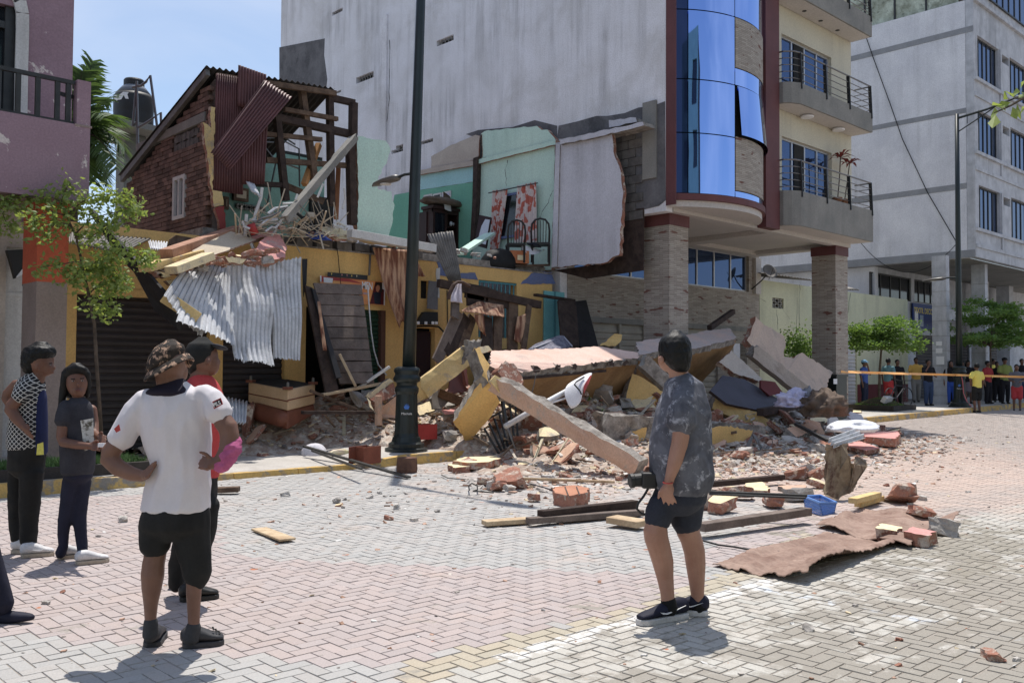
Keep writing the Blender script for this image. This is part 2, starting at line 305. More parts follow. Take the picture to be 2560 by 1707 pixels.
def paverx(t,vec,c):
    # worn white and pale blue paint lines, brick dust near the rubble, mud drifting over the right
    def lin(axis,a,b,a2,b2,col,th):
        nonlocal c
        s=t.nodes.new('ShaderNodeSeparateXYZ'); t.links.new(vec,s.inputs[0]); fac=None
        for ax,lo,hi in ((axis,a,b),(1-axis,a2,b2)):
            for op,v in (('GREATER_THAN',lo),('LESS_THAN',hi)):
                m=t.nodes.new('ShaderNodeMath'); m.operation=op; m.inputs[1].default_value=v; t.links.new(s.outputs[ax],m.inputs[0])
                if fac is None: fac=m.outputs[0]
                else:
                    q=t.nodes.new('ShaderNodeMath'); q.operation='MULTIPLY'; t.links.new(fac,q.inputs[0]); t.links.new(m.outputs[0],q.inputs[1]); fac=q.outputs[0]
        n=nnoise(t,vec,9,6,.75); r=ramp(t,*th); t.links.new(n.outputs[0],r.inputs[0]); q=t.nodes.new('ShaderNodeMath'); q.operation='MULTIPLY'; t.links.new(fac,q.inputs[0]); t.links.new(r.outputs[0],q.inputs[1])
        c=mixc(t,q.outputs[0],c,col)
    lin(1,3.47,3.62,3.3,6.0,srgb(222,220,216),(.42,.56))
    lin(0,5.66,5.78,1.5,3.5,srgb(196,204,214),(.46,.62))
    def blob(cx,cy,rad,inner,col,sc,th,mx=1.):
        nonlocal c
        v=vmap(t,vec,(1,1,0),(0,0,0),(-cx,-cy,0)); l=t.nodes.new('ShaderNodeVectorMath'); l.operation='LENGTH'; t.links.new(v,l.inputs[0])
        r=t.nodes.new('ShaderNodeMapRange'); r.inputs[1].default_value=inner; r.inputs[2].default_value=rad; r.inputs[3].default_value=1; r.inputs[4].default_value=0; t.links.new(l.outputs['Value'],r.inputs[0])
        n=nnoise(t,vec,sc,8,.68,.4); a=t.nodes.new('ShaderNodeMath'); a.operation='MULTIPLY_ADD'; t.links.new(r.outputs[0],a.inputs[0]); a.inputs[1].default_value=.3; t.links.new(n.outputs[0],a.inputs[2])
        q=ramp(t,th[0],th[1],(0,0,0,1),(mx,mx,mx,1)); t.links.new(a.outputs[0],q.inputs[0]); c=mixc(t,q.outputs[0],c,col)
    blob(14,8.3,7.5,3.2,srgb(200,172,154),1.3,(.56,.8),.7)
    blob(4.6,1.2,3.0,.5,srgb(150,143,131),2.6,(.61,.69),.95)
    blob(6.8,2.0,2.4,.3,srgb(150,142,129),3.0,(.64,.71),.92)
    blob(8.5,3.2,2.6,.2,srgb(144,136,120),3.2,(.66,.73),.85)
    n=nnoise(t,vec,1.7,7,.7,.5); r=ramp(t,.66,.72); t.links.new(n.outputs[0],r.inputs[0]); c=mixc(t,r.outputs[0],c,srgb(176,160,142))
    n=nnoise(t,vec,6,2,.5); r=ramp(t,.735,.76); t.links.new(n.outputs[0],r.inputs[0]); c=mixc(t,r.outputs[0],c,srgb(186,110,70))
    return c
pavA=mat('paver_stuff',g(.4),rough=.9,bump=.35,bsc=70,attr='pc',extra=paverx,fine=.1)
pavO=mat('paver_single',g(.4),rough=.9,bump=.35,bsc=70,objcol=True,extra=paverx,fine=.1)
def pcol(x,y):
    k=.95+.09*random.random(); w=random.uniform(-.008,.008)
    if inpoly((x,y),CREAM): b=(.49,.435,.34)
    elif inpoly((x,y),PINK) or inpoly((x,y),PINK2): b=(.47,.405,.385)
    elif y<3.72 and x>2.7: b=(.53,.505,.455)
    elif x>10: b=(.46,.40,.36)
    else: b=(.455,.44,.42)
    k*=.9; return (b[0]*k+w,b[1]*k,b[2]*k-w*.5)
PW=.088; gap=.003; cells=[]
for i in range(-34,480):
    for j in range(-11,134):
        r=(i-j)%4
        if r not in (0,3): continue
        cx,cy=((i+1)*PW,(j+.5)*PW) if r==0 else ((i+.5)*PW,(j+1)*PW)
        if cy>KY-.05: continue
        q=proj((cx,cy,0))
        if q[2]<1 or not(-60<q[0]<2620 and 900<q[1]<1780): continue
        cells.append((q[2],cx,cy,r==0))
cells.sort()
def pverts(cx,cy,hor,dz,tx,ty,base):
    gap=.0085 if (cy<3.72 and cx>2.7) else .003
    hx,hy=(PW-gap/2-.0005,PW/2-gap/2) if hor else (PW/2-gap/2,PW-gap/2-.0005); e=.003; v=[]
    for k,(ix,zz) in enumerate(((0,-.01),(e,0))):
        for sx,sy in((-1,-1),(1,-1),(1,1),(-1,1)):
            a,b=sx*(hx-ix),sy*(hy-ix); v.append((cx+a,cy+b,base+dz+zz+(tx*a+ty*b if k else 0)))
    return v
PF=[(4,5,6,7),(0,1,5,4),(1,2,6,5),(2,3,7,6),(3,0,4,7)]
pm=[]
for h in (True,False):
    for q in (0,3): mb=MB(); mb.add([(a-q,b,c) for a,b,c in pverts(q,0,h,0,0,0,0)],PF); pm.append(mb.mesh('paver',pavO))
mb=MB(); cols=[]
for n,(d,cx,cy,h) in enumerate(cells):
    dz=random.uniform(-.0018,.0018); tx=random.uniform(-.012,.012); ty=random.uniform(-.012,.012); col=pcol(cx,cy)
    if n<300:
        o=bpy.data.objects.new('paver',pm[(0 if h else 2)+(1 if cy<3.72 and cx>2.7 else 0)]); link(o,street); o.location=Vector((cx,cy,gz(cx)+dz))-WO[street]; o.rotation_euler=(ty,-tx,0); o.color=(*col,1)
    else:
        mb.add(pverts(cx,cy,h,dz,tx,ty,gz(cx)),PF); cols+=[(*col,1)]*5
o=mb.build('pavers',pavA,street); tag(o,kind='stuff')
a=o.data.attributes.new('pc','FLOAT_COLOR','FACE'); a.data.foreach_set('color',[c for q in cols for c in q])
# raised pavement behind the kerb
pavem=mat('pavement_concrete',srgb(190,184,176),srgb(172,166,158),1.5,.92,.25,30,dirt=srgb(150,140,130),dsc=1.1,dth=(.52,.75))
def pz(x): # pavement height: dips where cars cross it on the left
    dip=max(0,min(1,(x-4.6)/.6))*max(0,min(1,(9.0-x)/.6)); return .15-.085*dip+gz(x)
sw=MB(); xs=[-30,-10,0,4.6,5.2,8.4,9.0,12,16,20,26,32,40,60,90]
for a,b in zip(xs,xs[1:]):
    sw.add([(a,KY+.15,pz(a)),(b,KY+.15,pz(b)),(b,15.6,pz(b)),(a,15.6,pz(a))],[(0,1,2,3)])
tag(sw.build('pavement',pavem),kind='structure')
fl=MB(); fl.add([(-30,15.6,.15),(90,15.6,.6),(90,60,.6),(-30,60,.15)],[(0,1,2,3)]); tag(fl.build('block_ground',earth),kind='structure')
kerbm=mat('yellow_kerb_paint',srgb(214,172,72),srgb(196,154,66),3,.85,.3,30,dirt=srgb(150,140,126),dsc=3.2,dth=(.5,.58))
kerb=tag(MB().aabb((-30.2,KY-.02,-.1),(-30,KY,0)).build('kerb',kerbm),kind='structure')
x=-12.
while x<60:
    L=1.0 if x<50 else 2; x2=x+L-.012
    P=[(x,KY,-.05+gz(x)),(x2,KY,-.05+gz(x2)),(x2,KY+.145,-.05+gz(x2)),(x,KY+.145,-.05+gz(x)),(x,KY+.02,pz(x)+.008),(x2,KY+.02,pz(x2)+.008),(x2,KY+.145,pz(x2)+.01),(x,KY+.145,pz(x)+.01)]
    MB().hexa(P).build('kerb_stone',kerbm,kerb); x+=L
# planted strip on the left pavement
gm=mat('dark_planter_edge',srgb(70,64,60),srgb(56,52,48),4,.9,.3,30)
grassm=mat('grass_blade',srgb(96,128,58),srgb(70,104,44),3,.8,0,30,fine=.25)
soil=mat('soil',srgb(84,72,56),srgb(60,54,42),6,.95,.5,30)
x0,x1,y0,y1=2.2,5.05,12.05,13.1
t=thing('planter_bed','low dark-edged grass bed on the pavement behind the two youngsters','planter',((x0+x1)/2,(y0+y1)/2,.15))
mb=MB()
for p,q in (((x0,y0),(x1,y0+.1)),((x0,y1-.1),(x1,y1)),((x0,y0+.1),(x0+.1,y1-.1)),((x1-.1,y0+.1),(x1,y1-.1))): mb.aabb((*p,.1),(*q,.29))
mb.build('edging',gm,t); MB().aabb((x0+.1,y0+.1,.1),(x1-.1,y1-.1,.25)).build('soil',soil,t)
def blades(n,fn,h,w=.008):
    mb=MB()
    for _ in range(n):
        p=fn(); a=random.random()*6.28; l=random.uniform(.5,1)*h; b=Vector((cos(a)*w,sin(a)*w,0)); tip=Vector((random.gauss(0,.4)*l,random.gauss(0,.4)*l,l))
        mb.add([p-b,p+b,p+tip*.6+b*.6,p+tip],[(0,1,2,3)])
    return mb
tag(blades(5000,lambda:Vector((random.uniform(x0+.1,x1-.1),random.uniform(y0+.1,y1-.1),.25)),.13).build('grass',grassm),'short green grass filling the bed behind the youngsters','grass',kind='stuff')
cr=mat('crack',g(.06),None,rough=.9,bump=0)
def crack(par,z_,pts,w=.02,m=None,ax='Y',**k):
    P=[U(z_,*p,**k) for p in pts]; q=MB(); off=Vector((0,-.003,0)) if ax=='Y' else Vector((-.003,0,0)); jj=[]
    for a,b in zip(P,P[1:]):
        for i in range(4): jj.append(a.lerp(b,i/4)+Vector((0 if ax=='X' else random.gauss(0,.02),0 if ax=='Y' else random.gauss(0,.02),0)))
    jj.append(P[-1]); s=Vector((1,0,0)) if ax=='Y' else Vector((0,1,0))
    for a,b in zip(jj,jj[1:]):
        wa=w*random.uniform(.3,1); q.add([a+off-s*wa/2,a+off+s*wa/2,b+off+s*wa/2,b+off-s*wa/2],[(0,1,2,3)])
    return q.build('crack',m or cr,par)
# ---------------------------------------------------------------- blue-glass apartment building
XP=16.4; YF=12.3; YG=15.5; ZC=5.2; XR=25.15
ab=thing('apartment_building','five-storey block with curved blue mirror glass and concrete balconies above the rubble','building',(20.8,14,0))
mb=MB()
vents=[]
for (z_,x0,y0,x1,y1) in (('B',1537,228,1675,362),('T',1003,75,1042,112),('B',1812,835,1905,905),('C',143,550,235,615),('B',1350,385,1420,440),('T',763,15,787,40),('C',-30,590,22,655)):
    a=U(z_,x0,y1,X=XP); b=U(z_,x1,y0,X=XP); u0,u1=sorted((a.y,b.y)); zc=(a.z+b.z)/2; h=min(abs(b.z-a.z),.62)*.62; vents.append((u0,u1,zc-h/2,zc+h/2))
front_hole=[(YF-.1,YG+.02,0,5.06)]
wall(mb,'X',XP,.25,YF+.02,20,0,12.4,vents+front_hole); wall(mb,'X',XP,.25,20,29.3,0,16.5,vents)
o=mb.build('side_wall',party,ab)
MB().aabb((XP+.26,20,12.56),(XR,29.29,16.49)).build('rear_storey',party,ab)
for u0,u1,z0,z1 in vents:
    m=MB(); n=max(3,int((u1-u0)/.13)); m.aabb((XP+.2,u0-.02,z0-.02),(XP+.24,u1+.02,z1+.02)); v=m.build('vent',darkroom,ab)
    for k in range(1,n): MB().aabb((XP+.06,u0+(u1-u0)*k/n-.012,z0),(XP+.085,u0+(u1-u0)*k/n+.012,z1)).build('vent_bar',concrete,v)
# raw grey patches and a pilaster left on the party wall where the lost house stood
gp_=[(1480,560),(1660,370),(1885,290),(1885,990),(1840,1010),(1740,1060),(1590,1075),(1590,800),(1525,640),(1515,520)]
def onwall(z_,pts,X): return [U(z_,*p,X=X) for p in pts]
MB().prism(onwall('C',[(1120,560),(1130,470),(1260,440),(1400,400),(1480,400),(1600,380),(1700,340),(1800,330),(1888,295),(1892,1000),(1845,1040),(1745,1065),(1590,1075),(1560,800),(1515,540),(1330,570)],XP-.012),(.012,0,0)).build('bare_render',rawgrey,ab,fixn=True)
MB().prism(onwall('C',[(470,530),(560,500),(800,480),(960,430),(1120,470),(1120,560),(980,530),(700,545),(560,560)],XP-.008),(.008,0,0)).build('bare_render',rawgrey,ab,fixn=True)
MB().prism(onwall('B',[(935,60),(1290,-10),(1285,120),(1310,310),(1300,390),(935,330)],XP-.009),(.009,0,0)).build('bare_render',rawgrey,ab,fixn=True)
a=U('C',1740,390,X=XP); b=U('C',1835,840,X=XP)
MB().aabb((XP-.06,b.y,b.z),(XP-.013,a.y,a.z+.25)).build('concrete_pilaster',concrete,ab)
a=U('C',1525,535,X=XP); b=U('C',1740,850,X=XP); bl=MB().aabb((0,-.2,-.095),(.03,.2,.095)).mesh('concrete_block',block)
z=b.z-.9; r=0
while z<a.z-.1:
    y=b.y+(.21 if r%2 else 0)
    while y<a.y+.15:
        q=bpy.data.objects.new('concrete_block',bl); link(q,ab); q.location=Vector((XP-.05,y+.21,z+.1))-WO[ab]; q.rotation_euler=(random.uniform(-.01,.01),0,random.uniform(-.02,.02)); y+=.42
    z+=.205; r+=1
a=U('B',1730,300,X=XP); MB().aabb((XP-.05,a.y-.35,6.5),(XP-.003,a.y,12.4)).build('wall_seam',party,ab); crack(ab,'B',[(1805,0),(1800,300),(1795,520),(1770,700)],.04,ax='X',X=XP) if 'crack' in globals() else None
# ground-floor front
def rectY(z_,x0,y0,x1,y1,Y):
    a=U(z_,x0,y0,Y=Y); b=U(z_,x1,y1,Y=Y); return min(a.x,b.x),max(a.x,b.x),min(a.z,b.z),max(a.z,b.z)
w0=U('J',1268,200,Y=YG).x; w1=U('J',1795,200,Y=YG).x; wl0=16.9; wl1=U('J',958,300,Y=YG).x+1.2
zs0=U('J',1268,345,Y=YG).z; ZT=5.12; zsh=2.75
s0=U('J',580,700,Y=YG).x; s1=U('J',958,700,Y=YG).x+.9; s2=U('J',1250,700,Y=YG).x; s3=s2+1.9
mb=MB(); wall(mb,'Y',YG,.25,XP+.25,25.45,0,ZC,[(w0,w1,zs0,ZT),(wl0,wl1,zs0,ZT),(s0,s1,0,zsh),(s2,s3,0,zsh),(24.0,24.75,.2,2.4)])
mb.build('front_wall',ledger,ab)
MB().aabb((XP+.25,YG-.02,2.76),(25.45,YG-.003,2.9)).build('lintel_band',concrete,ab)
def window(par,x0,x1,z0,z1,Y,n,gm=glass,fm=alu,name='window',fw_=.05,dep=.12,trans=None):
    m=MB()
    for k in range(n+1):
        xx=x0+(x1-x0)*k/n; m.aabb((xx-fw_/2 if 0<k<n else xx-(fw_*.0 if k==0 else fw_),Y+dep-.03,z0),(xx+fw_/2 if 0<k<n else xx+(fw_ if k==0 else 0),Y+dep+.03,z1))
    for zz in (z0,z1-fw_)+((trans,) if trans else ()): m.aabb((x0,Y+dep-.028,zz),(x1,Y+dep+.028,zz+fw_))
    w=m.build(name,fm,par)
    for k in range(n): MB().aabb((x0+(x1-x0)*k/n+fw_/2,Y+dep,z0+fw_),(x0+(x1-x0)*(k+1)/n-fw_/2,Y+dep+.012,z1-fw_)).build('pane',gm,w)
    return w
window(ab,w0,w1,zs0,ZT,YG,4); window(ab,wl0,wl1,zs0,ZT,YG,5)
def shutter(par,x0,x1,z0,z1,Y,m,pitch=.1,name='roller_shutter'):
    rt_=MB().aabb((x0,Y+.045,z0),(x1,Y+.06,z1)).build(name,m,par)
    k=int((z1-z0)/pitch); w=x1-x0
    me=MB().prism([(-w/2,0,0),(-w/2,-.028,pitch*.2),(-w/2,-.03,pitch*.6),(-w/2,-.004,pitch*.93)],(w,0,0)).mesh('slat',m)
    for i in range(k):
        s=bpy.data.objects.new('slat',me); link(s,rt_); s.location=Vector(((x0+x1)/2,Y+.045,z0+i*pitch))-WO[rt_]
    return rt_
shutter(ab,s0,s1,.1,zsh,YG+.05,shutterc,.16); shutter(ab,s2,s3,.1,zsh,YG+.05,shutterc,.16)
for xx in (s0+1.05,s0+2.1): MB().aabb((xx-.04,YG+.0,.1),(xx+.04,YG+.045,zsh)).build('shutter_rail',shutterc,ab)
# slab over the pavement, coffers, columns
sl=MB().aabb((XP+.26,12.28,ZC),(XR-.02,YG+.3,ZC+.12)); sl.build('soffit_slab',soffit,ab)
for a,b in (((XP+.26,12.3,ZC-.12),(XR-.1,12.55,ZC-.001)),((XP+.26,15.1,ZC-.12),(XR-.1,15.45,ZC-.001)),((XP+.26,12.55,ZC-.12),(XP+.6,15.1,ZC-.001)),((21.0,12.55,ZC-.12),(21.5,15.1,ZC-.001)),((24.6,12.55,ZC-.12),(XR-.1,15.1,ZC-.001))): MB().aabb(a,b).build('soffit_beam',soffit,ab)
for cx,cy in ((17.12,12.85),(24.62,12.72)):
    h=.36; c_=MB().aabb((cx-h,cy-h,0),(cx+h,cy+h,4.82)).build('column',ledger,ab)
    MB().aabb((cx-h-.02,cy-h-.02,4.82),(cx+h+.02,cy+h+.02,ZC-.122)).build('column_cap',maroon,c_)
a=U('J',1870,250,Y=YG); MB().aabb((25.1,YG-.1,zs0-.05),(25.4,YG-.003,ZC-.13)).build('corner_post',soffit,ab)
# upper front: strips, bay, recess
bx0,bx1=U('D',340,700,Y=YF-.25).x,U('D',880,700,Y=YF-.25).x; XS=U('D',962,700,Y=YF-.25).x; dS=XS-21.2
MB().aabb((XP-.003,YF-.25,ZC-.02),(bx0,YF+.015,12.4)).build('maroon_strip',maroon,ab)
MB().aabb((bx1,YF-.25,ZC-.1),(XS,YF-.003,12.4)).build('maroon_strip',maroon,ab)
sag=.8; ch=bx1-bx0; RB=(ch*ch/4+sag*sag)/(2*sag); cxb=(bx0+bx1)/2; cyb=YF-.05-sag+RB; am=math.asin(ch/2/RB)
def bay(t,dr=0.): a=-am+2*am*t; return cxb+(RB+dr)*sin(a), cyb-(RB+dr)*cos(a)
def bt(px_,z=8.5):
    best=min((abs(proj((*bay(k/400),z))[0]-px_),k/400) for k in range(0,330)); return best[1]
dx=lambda x:1550+x*.41445
t1=bt(dx(410)); t2=bt(dx(692))
def bz(t,yD):
    x,y=bay(t); return min(((abs(proj((x,y,z/50))[1]-yD*.41445)),z/50) for z in range(200,800))[1]
pb=Vector((0,0,0))
def panel(ta,tb,za,zb,m,name,dr=0.,tilt=0.):
    n=max(3,int((tb-ta)*28)); g_=.0025; q=MB()
    def fn(u,v):
        x,y=bay(ta+g_+(tb-ta-2*g_)*u,dr+tilt*(1-v)); return (x,y,za+.012+(zb-za-.024)*v)
    q.grid(fn,n,1); q.grid(lambda u,v:(lambda p:(p[0]+(cxb-p[0])*.01,p[1]+.03,p[2]))(fn(1-u,v)),n,1)
    return q.build(name,m,ab,smooth=True)
z58,z475,z800,zb0=bz(t1,58),bz(t1,475),bz(t1,800),5.45
jl=[zb0,z800,z475,z58,12.3]
for a,b in zip(jl,jl[1:]): panel(0,t1,a,b,dimmirror,'glass_panel'); panel(t1,t2,a,b,mirror,'glass_panel')
tr=1.0; tt=bt(dx(780))
zz=[bz(t2,105),bz(t2,410),bz(t2,515),bz(t2,820),bz(t2,1148)]
panel(t2,tr,zz[0],12.3,mirror,'glass_panel'); panel(t2,tr,zz[1],zz[0],ledger,'tile_panel',.01); panel(t2,tr,zz[2],zz[1],mirror,'glass_panel')
tag(panel(t2+.02,tr,zz[3],zz[2],mirror,'glass_panel',.02,.1),'loose glass panel tilted out of the curved bay'); panel(t2,tr,zz[4],zz[3],ledger,'tile_panel',.01); panel(t2,tr,zb0,zz[4],mirror,'glass_panel')
def arcslab(z0,z1,dr,m,name,par=ab):
    P=[(*bay(k/24,dr),z0) for k in range(25)]; return MB().prism(P,(0,0,z1-z0)).build(name,m,par,fixn=True)
arcslab(5.3,5.44,.06,maroon,'bay_edge'); arcslab(5.16,5.299,-.02,soffit,'bay_soffit'); arcslab(5.5,12.3,-.12,darkroom,'bay_core')
zw=[(6.1,7.62),(8.75,10.3)]
mb=MB(); holes=[]
wx0=U('D',975,500,Y=YF).x; wx1=U('D',1275,500,Y=YF).x
for z0,z1 in zw: holes.append((wx0,wx1,z0,z1))
wall(mb,'Y',YF,.25,XP+.26,XR-.02,ZC+.12,12.4,holes); mb.build('balcony_wall',cream,ab)
for z0,z1 in zw:
    w=window(ab,wx0,wx1,z0,z1,YF,4)
    MB().aabb((wx0+(wx1-wx0)*.30,YF+.1,z0+.05),(wx0+(wx1-wx0)*.48,YF+.115,z1-.05)).build('open_door_gap',darkroom,ab)
MB().aabb((XR-.25,YF+.3,ZC+.12),(XR,YG+13,12.4)).build('end_wall',cream,ab)
MB().aabb((XP+.002,YF-.2,12.402),(XR,19.98,12.55)).build('roof_slab',concrete,ab)
bxn,bxf,byf=U('D',1145,1370,z=5.2).x,XR,11.68
for z0,z1,rail in ((5.2,6.08,True),(8.3,8.83,True),(11.03,11.6,True)):
    P=[(XS,YF-.02),(XS,YF-.35),(XS+.15,byf+.12),(XS+.4,byf),(bxf,byf),(bxf,YF-.02)]
    bal=MB().prism([(x,y,z0+.002) for x,y in P],(0,0,z1-z0)).build('balcony',concrete,ab,fixn=True)
    MB().prism([(x+(.05 if x<XS+1 else -.05),y+.05 if y<12 else y,z0-.01) for x,y in P],(0,0,.011)).build('balcony_soffit',soffit,bal,fixn=True)
    hr=.78; line=[(XS+.02,YF-.1),(XS+.02,YF-.35),(XS+.2,byf+.08),(XS+.42,byf+.03),(bxf-.03,byf+.03),(bxf-.03,YF-.1)]
    for k in range(5): MB().tube([(x,y,z1+.1+(hr-.1)*k/4) for x,y in line],.022 if k==4 else .012,6).build('rail',steel,bal)
    for x in [XS+.42+(bxf-.07-XS-.42)*k/3 for k in range(4)]:
        MB().prism([(x-.012,byf-.04,z1-.15),(x-.012,byf+.05,z1-.15),(x-.012,byf+.09,z1+hr),(x-.012,byf-.0,z1+hr)],(.024,0,0)).build('rail_post',blackmetal,bal)
    for y in (YF-.15,): MB().aabb((XS,y,z1-.12),(XS+.025,y+.06,z1+hr)).build('rail_post',blackmetal,bal)
    if z0==8.3:
        for px_ in ((1130,697),(1318,775)):
            p=U('D',*px_,z=8.28); MB().lathe([(.16,0),(.17,.03),(.15,.06)],(p.x,p.y,8.215),16).build('ceiling_lamp',whiteplastic,bal,smooth=False)
    if z0>11:
        for px_ in ((1112,68),(1210,127),(1312,184)):
            p=U('D',*px_,z=11.02); MB().lathe([(.06,0),(.06,.008)],(p.x,p.y,11.012),12).build('downlight',blackplastic,bal)
# ---------------------------------------------------------------- low cream house between the blocks
XE=U('F',1540,290,Y=12.95).x-.06
ch_=thing('cream_house','low cream house with cracked front and small lattice vent beside the tile column','building',(28.8,16,.2))
vx0,vx1,vz0,vz1=rectY('F',88,552,168,633,YG); d0=U('F',585,1000,Y=YG).x; d1=U('F',690,1000,Y=YG).x
cream2=mat('pale_lemon_paint',srgb(206,206,170),srgb(196,196,162),1,.85,.12,25,streak=.35)
g0=U('F',290,1000,Y=YG).x; g1=U('F',405,1000,Y=YG).x
mb=MB(); wall(mb,'Y',YG,.2,25.47,XE-.02,.0,4.42,[(vx0,vx1,vz0,vz1),(d0,d1,0,3.0),(g0,g1,1.2,2.35)]); mb.build('front_wall',cream2,ch_)
MB().aabb((25.47,YG+.2,4.2),(XE-.02,22,4.3)).build('roof',concrete,ch_)
v=MB().aabb((vx0,YG+.12,vz0),(vx1,YG+.14,vz1)).build('lattice_vent',darkroom,ch_)
w_=(vx1-vx0)/2
for k in range(2):
    for i in range(2):
        cx=vx0+w_*(k+.5); cz=vz0+(vz1-vz0)*(i+.5)/2; hh=(vz1-vz0)/4
        for s in (1,-1): MB().bar((cx-w_/2*.9,YG+.06,cz-s*hh),(cx+w_/2*.9,YG+.06,cz+s*hh),.05,.05).build('lattice_bar',concrete,v)
MB().aabb((vx0-.03,YG+.02,vz0-.04),(vx1+.03,YG+.1,vz0)).build('lattice_bar',concrete,v)
shutter(ch_,d0,d1,.3,3.0,YG+.03,shutterc if False else mat('white_shutter',srgb(206,204,204),None,rough=.5,bump=.05),.13)
MB().aabb((g0,YG+.15,1.2),(g1,YG+.17,2.35)).build('window_back',darkroom,ch_)
for k in range(9): MB().aabb((g0+(g1-g0)*k/8-.01,YG+.04,1.2),(g0+(g1-g0)*k/8+.01,YG+.06,2.35)).build('window_bar',whitepaint,ch_)
redm=mat('maroon_dado',srgb(110,40,44),None,rough=.7); MB().aabb((d1+.02,YG-.012,.1),(XE-.05,YG-.003,1.1)).build('dado',redm,ch_)
def corr(mb,p00,p10,p01,p11,n,amp,nv=6,prof='sin',bend=None,jag=0.,nrm=None,m=0,seg=6):
    """corrugated sheet between four corners; ridges run from v=0 to v=1"""
    p00,p10,p01,p11=map(Vector,(p00,p10,p01,p11)); N=nrm or ((p10-p00).cross(p01-p00)).normalized(); nu=n*seg
    seg=8 if prof!='sin' else seg; nu=n*seg; js=[random.uniform(-jag,jag) for _ in range(nu+1)]
    def fn(u,v):
        p=p00.lerp(p10,u).lerp(p01.lerp(p11,u),v)
        k=u*n%1
        w=sin(2*pi*u*n) if prof=='sin' else (1. if .06<k<.19 else (-1. if k>.3 or k<.0 else 0.))
        q=p+N*(amp*w)
        if bend: q=q+N*bend(u,v)
        if jag and v in(0.,1.): q=q+(p01-p00).normalized()*js[int(u*nu+.5)]*(1 if v else -1)
        return q
    mb.grid(fn,nu,nv,m); return mb
def corrobj(name,label,cat,mat_,*a,parent=None,group=None,**k):
    o=corr(MB(),*a,**k).build(name,mat_,parent,smooth=k.get('prof')!='trap')
    md=o.modifiers.new('thick','SOLIDIFY'); md.thickness=.004
    return tag(o,label,cat,group) if parent is None else o
a=U('F',0,415,Y=YG); b=U('F',300,440,Y=YG)
corrobj('roof_sheet',None,None,oldgalv,(a.x-.3,YG-.5,4.55),(b.x+.1,YG-.5,4.55),(a.x-.3,YG+2,4.9),(b.x+.1,YG+2,4.9),16,.02,parent=ch_)
a=U('F',600,500,Y=YG); b=U('F',765,520,Y=YG)
corrobj('roof_sheet',None,None,oldgalv,(a.x,YG+.3,4.5),(b.x,YG+.3,4.6),(a.x,YG+1.6,4.6),(b.x,YG+1.6,5.0),9,.03,parent=ch_)
crack(ch_,'F',[(285,460),(275,600),(280,830)],.03,Y=YG); crack(ch_,'F',[(645,520),(630,640),(605,760)],.03,Y=YG); crack(ch_,'F',[(120,635),(125,780)],.03,Y=YG); crack(ch_,'F',[(265,460),(262,840)],.02,Y=YG); crack(ch_,'F',[(0,560),(45,585)],.06,Y=YG); crack(ch_,'F',[(165,640),(215,710)],.015,Y=YG)
# satellite dish
sd_=thing('satellite_dish','small grey satellite dish on the cream house roof edge','satellite dish',U('F',62,450,Y=15.2))
p=U('F',62,375,Y=15.0); ax=Vector((-.3,-.8,.45)).normalized()
MB().lathe([(.001,.0),(.1,.01),(.18,.037),(.25,.075),(.25,.085),(.18,.047),(.1,.02),(.002,.008)],p,20,axis=ax).build('dish',oldgalv,sd_,smooth=True)
MB().tube([p,p+Vector((-.1,.2,-.25)),(p.x-.2,15.48,p.z-.5)],.02,8).build('mast',blackmetal,sd_); MB().tube([p+Vector((0,0,-.22)),p+ax*.25],.008,6).build('feed_arm',blackmetal,sd_)
# ---------------------------------------------------------------- white corner building on the right
YW=12.95; XW=U('F',1540,290,Y=YW).x
wb=thing('white_building','tall weathered white office block with ribbon windows at the right edge','building',(36,15,.3))
ct=[U('E',1388,y,X=XW) for y in (0,170,190,700,730,1195,1225)]
mb=MB(); TOPW=U('E',1388,15,X=XW).z+.15; zbot=U('F',1540,262,X=XW).z
mb.aabb((XW,YW+.31,zbot),(XW+.3,34,TOPW)); mb.build('side_wall',whitewall,wb)
MB().aabb((XW+.3,17.0,0),(XW+.6,34,zbot)).build('side_wall',whitewall,wb)
for y0,y1,z_ in ((168,206,'E'),(697,730,'E'),(1190,1228,'E')):
    za=U(z_,1388,y0,X=XW).z; zb=U(z_,1388,y1,X=XW).z; MB().aabb((XW-.012,YW+.3 if y0>200 else YW+.02,zb),(XW-.001,34,za)).build('string_course',band,wb)
MB().aabb((XW-.02,YW+.03,zbot-.0),(XW-.002,34,zbot+.28)).build('string_course',band,wb)
# glazed rooftop room
mossy=mat('mossy_glass',srgb(190,200,180),srgb(120,124,100),2.5,.5,.1,30,dirt=srgb(60,62,50),dsc=3,dth=(.58,.7))
for k in range(9): 
    y0=YW+.6+k*1.25; MB().aabb((XW+.15,y0,TOPW+.04),(XW+.18,y0+1.18,TOPW+1.6)).build('rooftop_pane',mossy,wb); MB().aabb((XW+.1,y0+1.18,TOPW),(XW+.22,y0+1.25,TOPW+1.65)).build('rooftop_mullion',blackmetal,wb)
